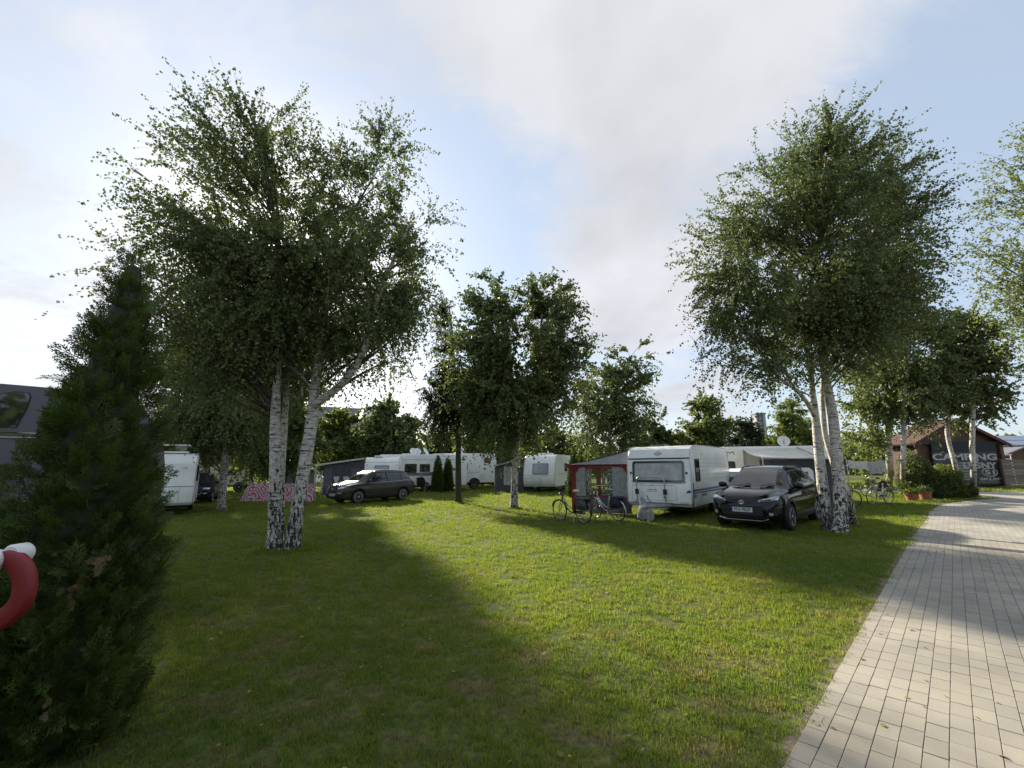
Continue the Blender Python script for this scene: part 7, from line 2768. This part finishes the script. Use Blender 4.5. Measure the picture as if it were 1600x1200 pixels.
def gable_house(name, label, cat, c, rz, w, d, eave, ridge, wall, roof, over=0.35, windows=(), door=None):
    """ridge along local y; gable fronts at y = 0 and y = d"""
    t = thing(name, label, cat, c, rz)
    MB().prism([(-w / 2, 0), (w / 2, 0), (w / 2, eave), (0, ridge - 0.1), (-w / 2, eave)], 0.0, d).build('wall', wall, t)
    k = (ridge - eave) / (w / 2)
    for s in (-1, 1):
        a, b_ = (0, ridge), (s * (w / 2 + over), eave - k * over)
        q = [(a[0], -over, a[1]), (b_[0], -over, b_[1]), (b_[0], d + over, b_[1]), (a[0], d + over, a[1])]
        if s < 0:
            q = q[::-1]
        MB().slab(q, 0.12).build('roof', roof, t)
    for (x, z, ww, hh) in windows:
        f = MB().box(x - ww / 2 - 0.06, x + ww / 2 + 0.06, -0.05, 0.02, z - 0.06, z + hh + 0.06).build('window', M['white'], t)
        MB().box(x - ww / 2, x + ww / 2, -0.065, -0.04, z, z + hh).build('pane', M['glass'], f)
    return t


def buildings():
    M['wood'] = plank_mat('brown_planks', (0.10, 0.06, 0.038))
    M['wood_grey'] = plank_mat('weathered_planks', (0.20, 0.165, 0.13))
    M['roof_red'] = tiles('red_brown_shingles', (0.10, 0.038, 0.03))
    M['roof_grey'] = tiles('grey_tiles', (0.19, 0.18, 0.21), 2.0)
    M['banner'] = plain('dark_banner', (0.035, 0.036, 0.036), 0.55, var=0.1)
    M['letters'] = plain('pale_letters', (0.40, 0.40, 0.375), 0.6)
    M['letters_dim'] = plain('dim_letters', (0.20, 0.20, 0.195), 0.6)
    Y = 33.5
    g0 = gp(1575, 758)
    lf_, rt_ = at(1424, 720, Y), at(1573, 720, Y)
    cx = (lf_.x + rt_.x) / 2
    w = rt_.x - lf_.x - 0.9
    base = gz(cx) - 0.1
    ez, az = at(1573, 694, Y).z - base, at(1490, 656, Y).z - base
    t = gable_house('camping_shop', 'brown wooden shop with a gable roof and a big dark camping sign across its front', 'shop', (cx, Y, base), 0, w, 2.2, ez + 0.15, az, M['wood'], M['roof_red'], 0.45)
    o = Vector((cx, Y, base))
    # barge boards, porch beam and posts
    for s in (1, -1):
        k = (az - ez - 0.15) / (w / 2)
        e = (s * (w / 2 + 0.48), ez + 0.15 - k * 0.48)
        MB().slab([(0, -0.50, az - 0.16), (e[0], -0.50, e[1] - 0.16), (e[0], -0.50, e[1] + 0.08), (0, -0.50, az + 0.08)], 0.05).build('barge_board', M['roof_red'], t)
        MB().box(s * (w / 2) - 0.12, s * (w / 2) + 0.12, -0.24, -0.02, 0, ez).build('post', M['wood'], t)
    MB().box(-w / 2 - 0.3, w / 2 + 0.3, -0.22, -0.05, ez - 0.02, ez + 0.20).build('beam', M['wood'], t)
    # gable boards, one by one
    n = 22
    k = (az - ez - 0.15) / (w / 2)
    for i in range(n):
        x = -w / 2 + 0.15 + (w - 0.3) * (i + 0.5) / n
        top = ez + 0.15 + (w / 2 - abs(x)) * k - 0.25
        if top > ez + 0.3:
            MB().box(x - (w / n) * 0.46, x + (w / n) * 0.46, -0.035 - 0.01 * (i % 2), -0.003, ez + 0.2, top).build('plank', M['wood'], t)
    # dark tarpaulin above, banner below
    def loc(x, y, off):
        q = at(x, y, Y - off)
        return q - o
    a, b_ = loc(1453, 690, 0.26), loc(1557, 707, 0.26)
    MB().box(a.x, b_.x, -0.30, -0.26, b_.z, a.z).build('tarpaulin', plain_mat('blue_black_tarp', (0.025, 0.03, 0.038)), t)
    a, b_ = loc(1455, 706.5, 0.3), loc(1567, 757, 0.3)
    tr = loc(1559, 706.5, 0.3)
    bn = MB().prism([(a.x, b_.z), (b_.x, b_.z), (b_.x - 0.05, a.z), (a.x, a.z)], -0.34, -0.30).build('banner', M['banner'], t)
    def put(text, x, y, hpx, wpx, m, bold=0.03, shear=0.0):
        p = loc(x, y, 0.35)
        cap = hpx / CAM_F * Y
        size = cap / 0.70
        lo = lettering(text, size, M[m], bn, Matrix.Identity(4), sx=1.0, depth=0.012, bold=bold * size, shear=shear)
        xs = [v.co.x for v in lo.data.vertices]
        s = (wpx / CAM_F * Y) / (max(xs) - min(xs))
        mx = (max(xs) + min(xs)) / 2
        zs = [v.co.y for v in lo.data.vertices]
        my = (max(zs) + min(zs)) / 2
        lo.data.transform(Matrix.Translation((p.x, -0.353, p.z)) @ face_mtx((0, 0, 0), 'R') @ Matrix.Diagonal((s, 1, 1, 1)) @ Matrix.Translation((-mx, -my, 0)))
        return lo
    put('CAMPING', 1507, 714, 9.2, 98, 'letters')
    put('LE\u015aNY', 1531, 725.5, 8.5, 51, 'letters')
    put('51', 1546.5, 738, 6.2, 15, 'letters')
    put('SKLEP', 1548, 748.5, 3.6, 33, 'letters', 0.03)
    put('CAMPING', 1546, 753.5, 2.8, 34, 'letters_dim', 0.02)
    p = loc(1546.5, 738, 0.35)
    rx, rz_ = 11.5 / CAM_F * Y, 6.0 / CAM_F * Y
    MB().tube([(p.x + rx * math.cos(q), -0.35, p.z + rz_ * math.sin(q)) for q in np.linspace(0, 2 * math.pi, 33)], 0.035, 6, False).build('oval_ring', M['letters'], bn)
    mb = MB()
    for i in range(7):
        c0, c1 = loc(1497, 722 + i * 4.2, 0.35), loc(1526, 725 + i * 4.2, 0.35)
        mb.box(c0.x, c1.x, -0.352, -0.342, c1.z, c0.z)
        # pale slatted print of a hut on the sign
    mb.build('slat_print', M['letters_dim'], bn)
    # plank fence to the right
    a = at(1565, 757, Y - 0.6)
    b_ = at(1720, 760, Y - 0.6)
    t = thing('plank_fence', 'weathered horizontal plank fence right of the camping shop', 'fence', (a.x + 0.3, a.y, gz(a.x) - 0.1))
    Lf, hf = b_.x - a.x, 2.05
    for i in range(9):
        z = 0.08 + i * hf / 9
        for k in range(4):
            x0 = Lf * k / 4
            MB().box(x0 + 0.01, x0 + Lf / 4 - 0.01, -0.03 - 0.012 * ((i + k) % 2), 0.0, z, z + hf / 9 - 0.025).build('plank', M['wood_grey'], t)
    for k in range(5):
        MB().box(Lf * k / 4 - 0.06, Lf * k / 4 + 0.06, 0.0, 0.12, -0.1, hf + 0.12).build('post', M['wood'], t)
    # little shed roof and solar roofed house beyond
    q = at(1592, 745, 40.0)
    gable_house('garden_shed', 'small dark brown shed with a grey gable roof behind the plank fence', 'shed', (q.x + 0.8, 40.0, gz(q.x)), 0, 4.2, 3.5, 2.3, at(1592, 700, 40).z - gz(q.x), M['wood'], M['roof_grey'], 0.3)
    q = at(1640, 740, 62.0)
    t = thing('house', 'low pale house with a solar panelled roof beyond the shed at the right edge', 'house', (q.x, 62.0, gz(q.x)))
    top, ev = at(1600, 682, 66).z - gz(q.x), at(1600, 697, 60).z - gz(q.x)
    MB().box(-8.5, 9, 0, 8, 0, ev).build('wall', M['white'], t)
    MB().slab([(-9, -0.6, ev - 0.1), (9.5, -0.6, ev - 0.1), (9.5, 4.5, top), (-9, 4.5, top)], 0.15).build('roof', M['roof_grey'], t)
    pm = plain('solar_panel', (0.22, 0.25, 0.32), 0.2, 0.3)
    for i in range(8):
        for j in range(2):
            x0 = -8.4 + i * 2.2
            s0, s1 = 0.08 + j * 0.44, 0.48 + j * 0.44
            P_ = lambda x, s: Vector((x, -0.6 + 5.1 * s, ev - 0.1 + (top - ev + 0.1) * s + 0.18))
            MB().slab([P_(x0, s0), P_(x0 + 2.0, s0), P_(x0 + 2.0, s1), P_(x0, s1)], 0.04).build('solar_panel', pm, t)
    MB().box(-9, 9.5, -0.72, -0.6, ev - 0.32, ev - 0.1).build('gutter', plain_mat('green_gutter', (0.05, 0.09, 0.08)), t)
    # white frame table by the fence
    q = at(1573, 727, Y + 1.4)
    q.z = gz(q.x)
    t = thing('garden_swing', 'white slatted garden swing frame showing over the plank fence', 'garden swing', (q.x, q.y, gz(q.x)))
    zt, zb = at(1573, 710.5, Y + 1.4).z - gz(q.x), 0.0
    mb = MB()
    for x in (-0.5, 0.5):
        mb.tube([(x, 0, 0), (x * 0.9, 0, zt)], 0.035, 6)
    mb.tube([(-0.55, 0, zt), (0.55, 0, zt)], 0.04, 6)
    mb.build('frame', M['offwhite'], t)
    for i in range(4):
        MB().box(-0.46, 0.46, -0.04, -0.01, zt * 0.70 + i * 0.12, zt * 0.70 + i * 0.12 + 0.06).build('slat', M['offwhite'], t)
    # grey tower with a ladder
    Y2 = 62
    a, b_ = at(1185, 690, Y2), at(1201, 690, Y2)
    top = at(1190, 647, Y2).z
    q = Vector(((a.x + b_.x) / 2, Y2, gz(a.x)))
    t = thing('tower', 'slim grey concrete tower with a ladder up its front, behind the dark pine', 'tower', q)
    hw = (b_.x - a.x) / 2 * 0.92
    hh = top - q.z
    MB().box(-hw, hw, 0, 2 * hw, 0, hh).build('shaft', plain('tower_concrete', (0.38, 0.39, 0.40), 0.9, var=0.1, bump=0.2, bscale=3), t)
    MB().box(-hw - 0.08, hw + 0.08, -0.08, 2 * hw + 0.08, hh, hh + 0.18).build('cap', M['grey_stripe'], t)
    mb = MB()
    for x in (-0.28, 0.28):
        mb.tube([(x - 0.2, -0.18, 0.5), (x - 0.2, -0.18, hh + 0.3)], 0.06, 5)
    ld = mb.build('ladder', M['black'], t)
    for i in range(int(hh / 0.7)):
        MB().tube([(-0.48, -0.18, 0.9 + i * 0.7), (0.08, -0.18, 0.9 + i * 0.7)], 0.05, 5).build('rung', M['black'], ld)
    # orange brick hut under the dish
    q = at(1190, 720, 45)
    t = thing('brick_hut', 'low orange brick hut peeping over the long canopy left of the dish', 'hut', (q.x, 45, gz(q.x)))
    tp = at(1190, 698, 45).z - gz(q.x)
    bm_ = tiles('orange_bricks', (0.36, 0.17, 0.09), 4)
    MB().box(-1.6, 2.4, 0, 3, 0, tp).build('wall', bm_, t)
    MB().box(-1.8, 2.6, -0.2, 3.2, tp, tp + 0.14).build('roof', M['roof_grey'], t)
    MB().box(-0.2, 0.6, -0.03, 0.02, tp - 0.75, tp - 0.2).build('window', M['glass'], t)
    # houses on the left
    Y3 = 58
    a, b_ = at(498, 700, Y3), at(566, 700, Y3)
    rz_, ev = at(520, 638, Y3 + 4).z, at(520, 668, Y3).z
    q = Vector(((a.x + b_.x) / 2, Y3, gz(a.x)))
    t = thing('house', 'white house with a long grey tiled roof, rising behind the birches on the left', 'house', q)
    hw = (b_.x - a.x) / 2 + 1.5
    ev -= q.z
    rz_ -= q.z
    MB().box(-hw - 3, hw + 3.5, 0, 9, 0, ev).build('wall', M['white'], t)
    MB().slab([(-hw - 3.4, -0.5, ev - 0.1), (hw, -0.5, ev - 0.1), (hw, 4.5, rz_ - 0.25), (-hw - 3.4, 4.5, rz_ + 0.35)], 0.15).build('roof', M['roof_grey'], t)
    MB().slab([(hw, 9.5, ev - 0.1), (-hw - 3.4, 9.5, ev - 0.1), (-hw - 3.4, 4.5, rz_ + 0.35), (hw, 4.5, rz_ - 0.25)], 0.15).build('roof', M['roof_grey'], t)
    p0, p1, p2 = at(557, 661, Y3 - 1) - q, at(566, 642, Y3 + 3) - q, at(586, 638, Y3 + 3) - q
    MB().slab([(p0.x, -1.6, p0.z), (p0.x + 0.9, -1.7, p0.z - 0.2), (p2.x, 3, p2.z), (p1.x, 3, p1.z)], 0.12).build('sunlit_roof', plain('roof_sun_glare', (0.62, 0.60, 0.57), 0.35, 0.3), t)  # cross roof: the sun's glare is put into its near-white colour
    MB().prism([(p0.x + 0.3, 0), (p2.x + 2.0, 0), (p2.x + 2.0, p0.z - 0.4), (p2.x, p2.z - 0.3), (p0.x + 0.3, p0.z - 0.3)], -1.0, 4).build('wing', M['white'], t)
    for k in range(4):
        x = hw - 1.6 + k * 1.35
        f = MB().box(x - 0.42, x + 0.42, -0.06, 0.02, 1.5, 2.9).build('window', M['white'], t)
        MB().box(x - 0.34, x + 0.34, -0.08, -0.05, 1.6, 2.8).build('pane', M['glass'], f)


def plank_mat(name, col):
    m, nt, p, L = mat_new(name)
    tc = nt.nodes.new('ShaderNodeTexCoord')
    oi = nt.nodes.new('ShaderNodeObjectInfo')
    mp = nt.nodes.new('ShaderNodeMapping')
    mp.inputs['Scale'].default_value = (1.5, 1.5, 14)
    L(tc.outputs['Object'], mp.inputs[0])
    n = nt.nodes.new('ShaderNodeTexNoise')
    n.inputs['Scale'].default_value = 2.5
    n.inputs['Detail'].default_value = 5
    L(mp.outputs[0], n.inputs['Vector'])
    a = nt.nodes.new('ShaderNodeMath')
    a.operation = 'MULTIPLY_ADD'
    L(oi.outputs['Random'], a.inputs[0])
    a.inputs[1].default_value = 0.35
    L(n.outputs['Fac'], a.inputs[2])
    r = nt.nodes.new('ShaderNodeValToRGB')
    r.color_ramp.elements[0].position = 0.35
    r.color_ramp.elements[0].color = (*[c * 0.6 for c in col], 1)
    r.color_ramp.elements[1].position = 0.95
    r.color_ramp.elements[1].color = (*[min(1, c * 1.45) for c in col], 1)
    L(a.outputs[0], r.inputs[0])
    L(r.outputs[0], p.inputs['Base Color'])
    p.inputs['Roughness'].default_value = 0.8
    return m


finish_slate_motorhome()
red_awning()
small_awnings()
windbreak()
bicycles()
small_things()
buildings()
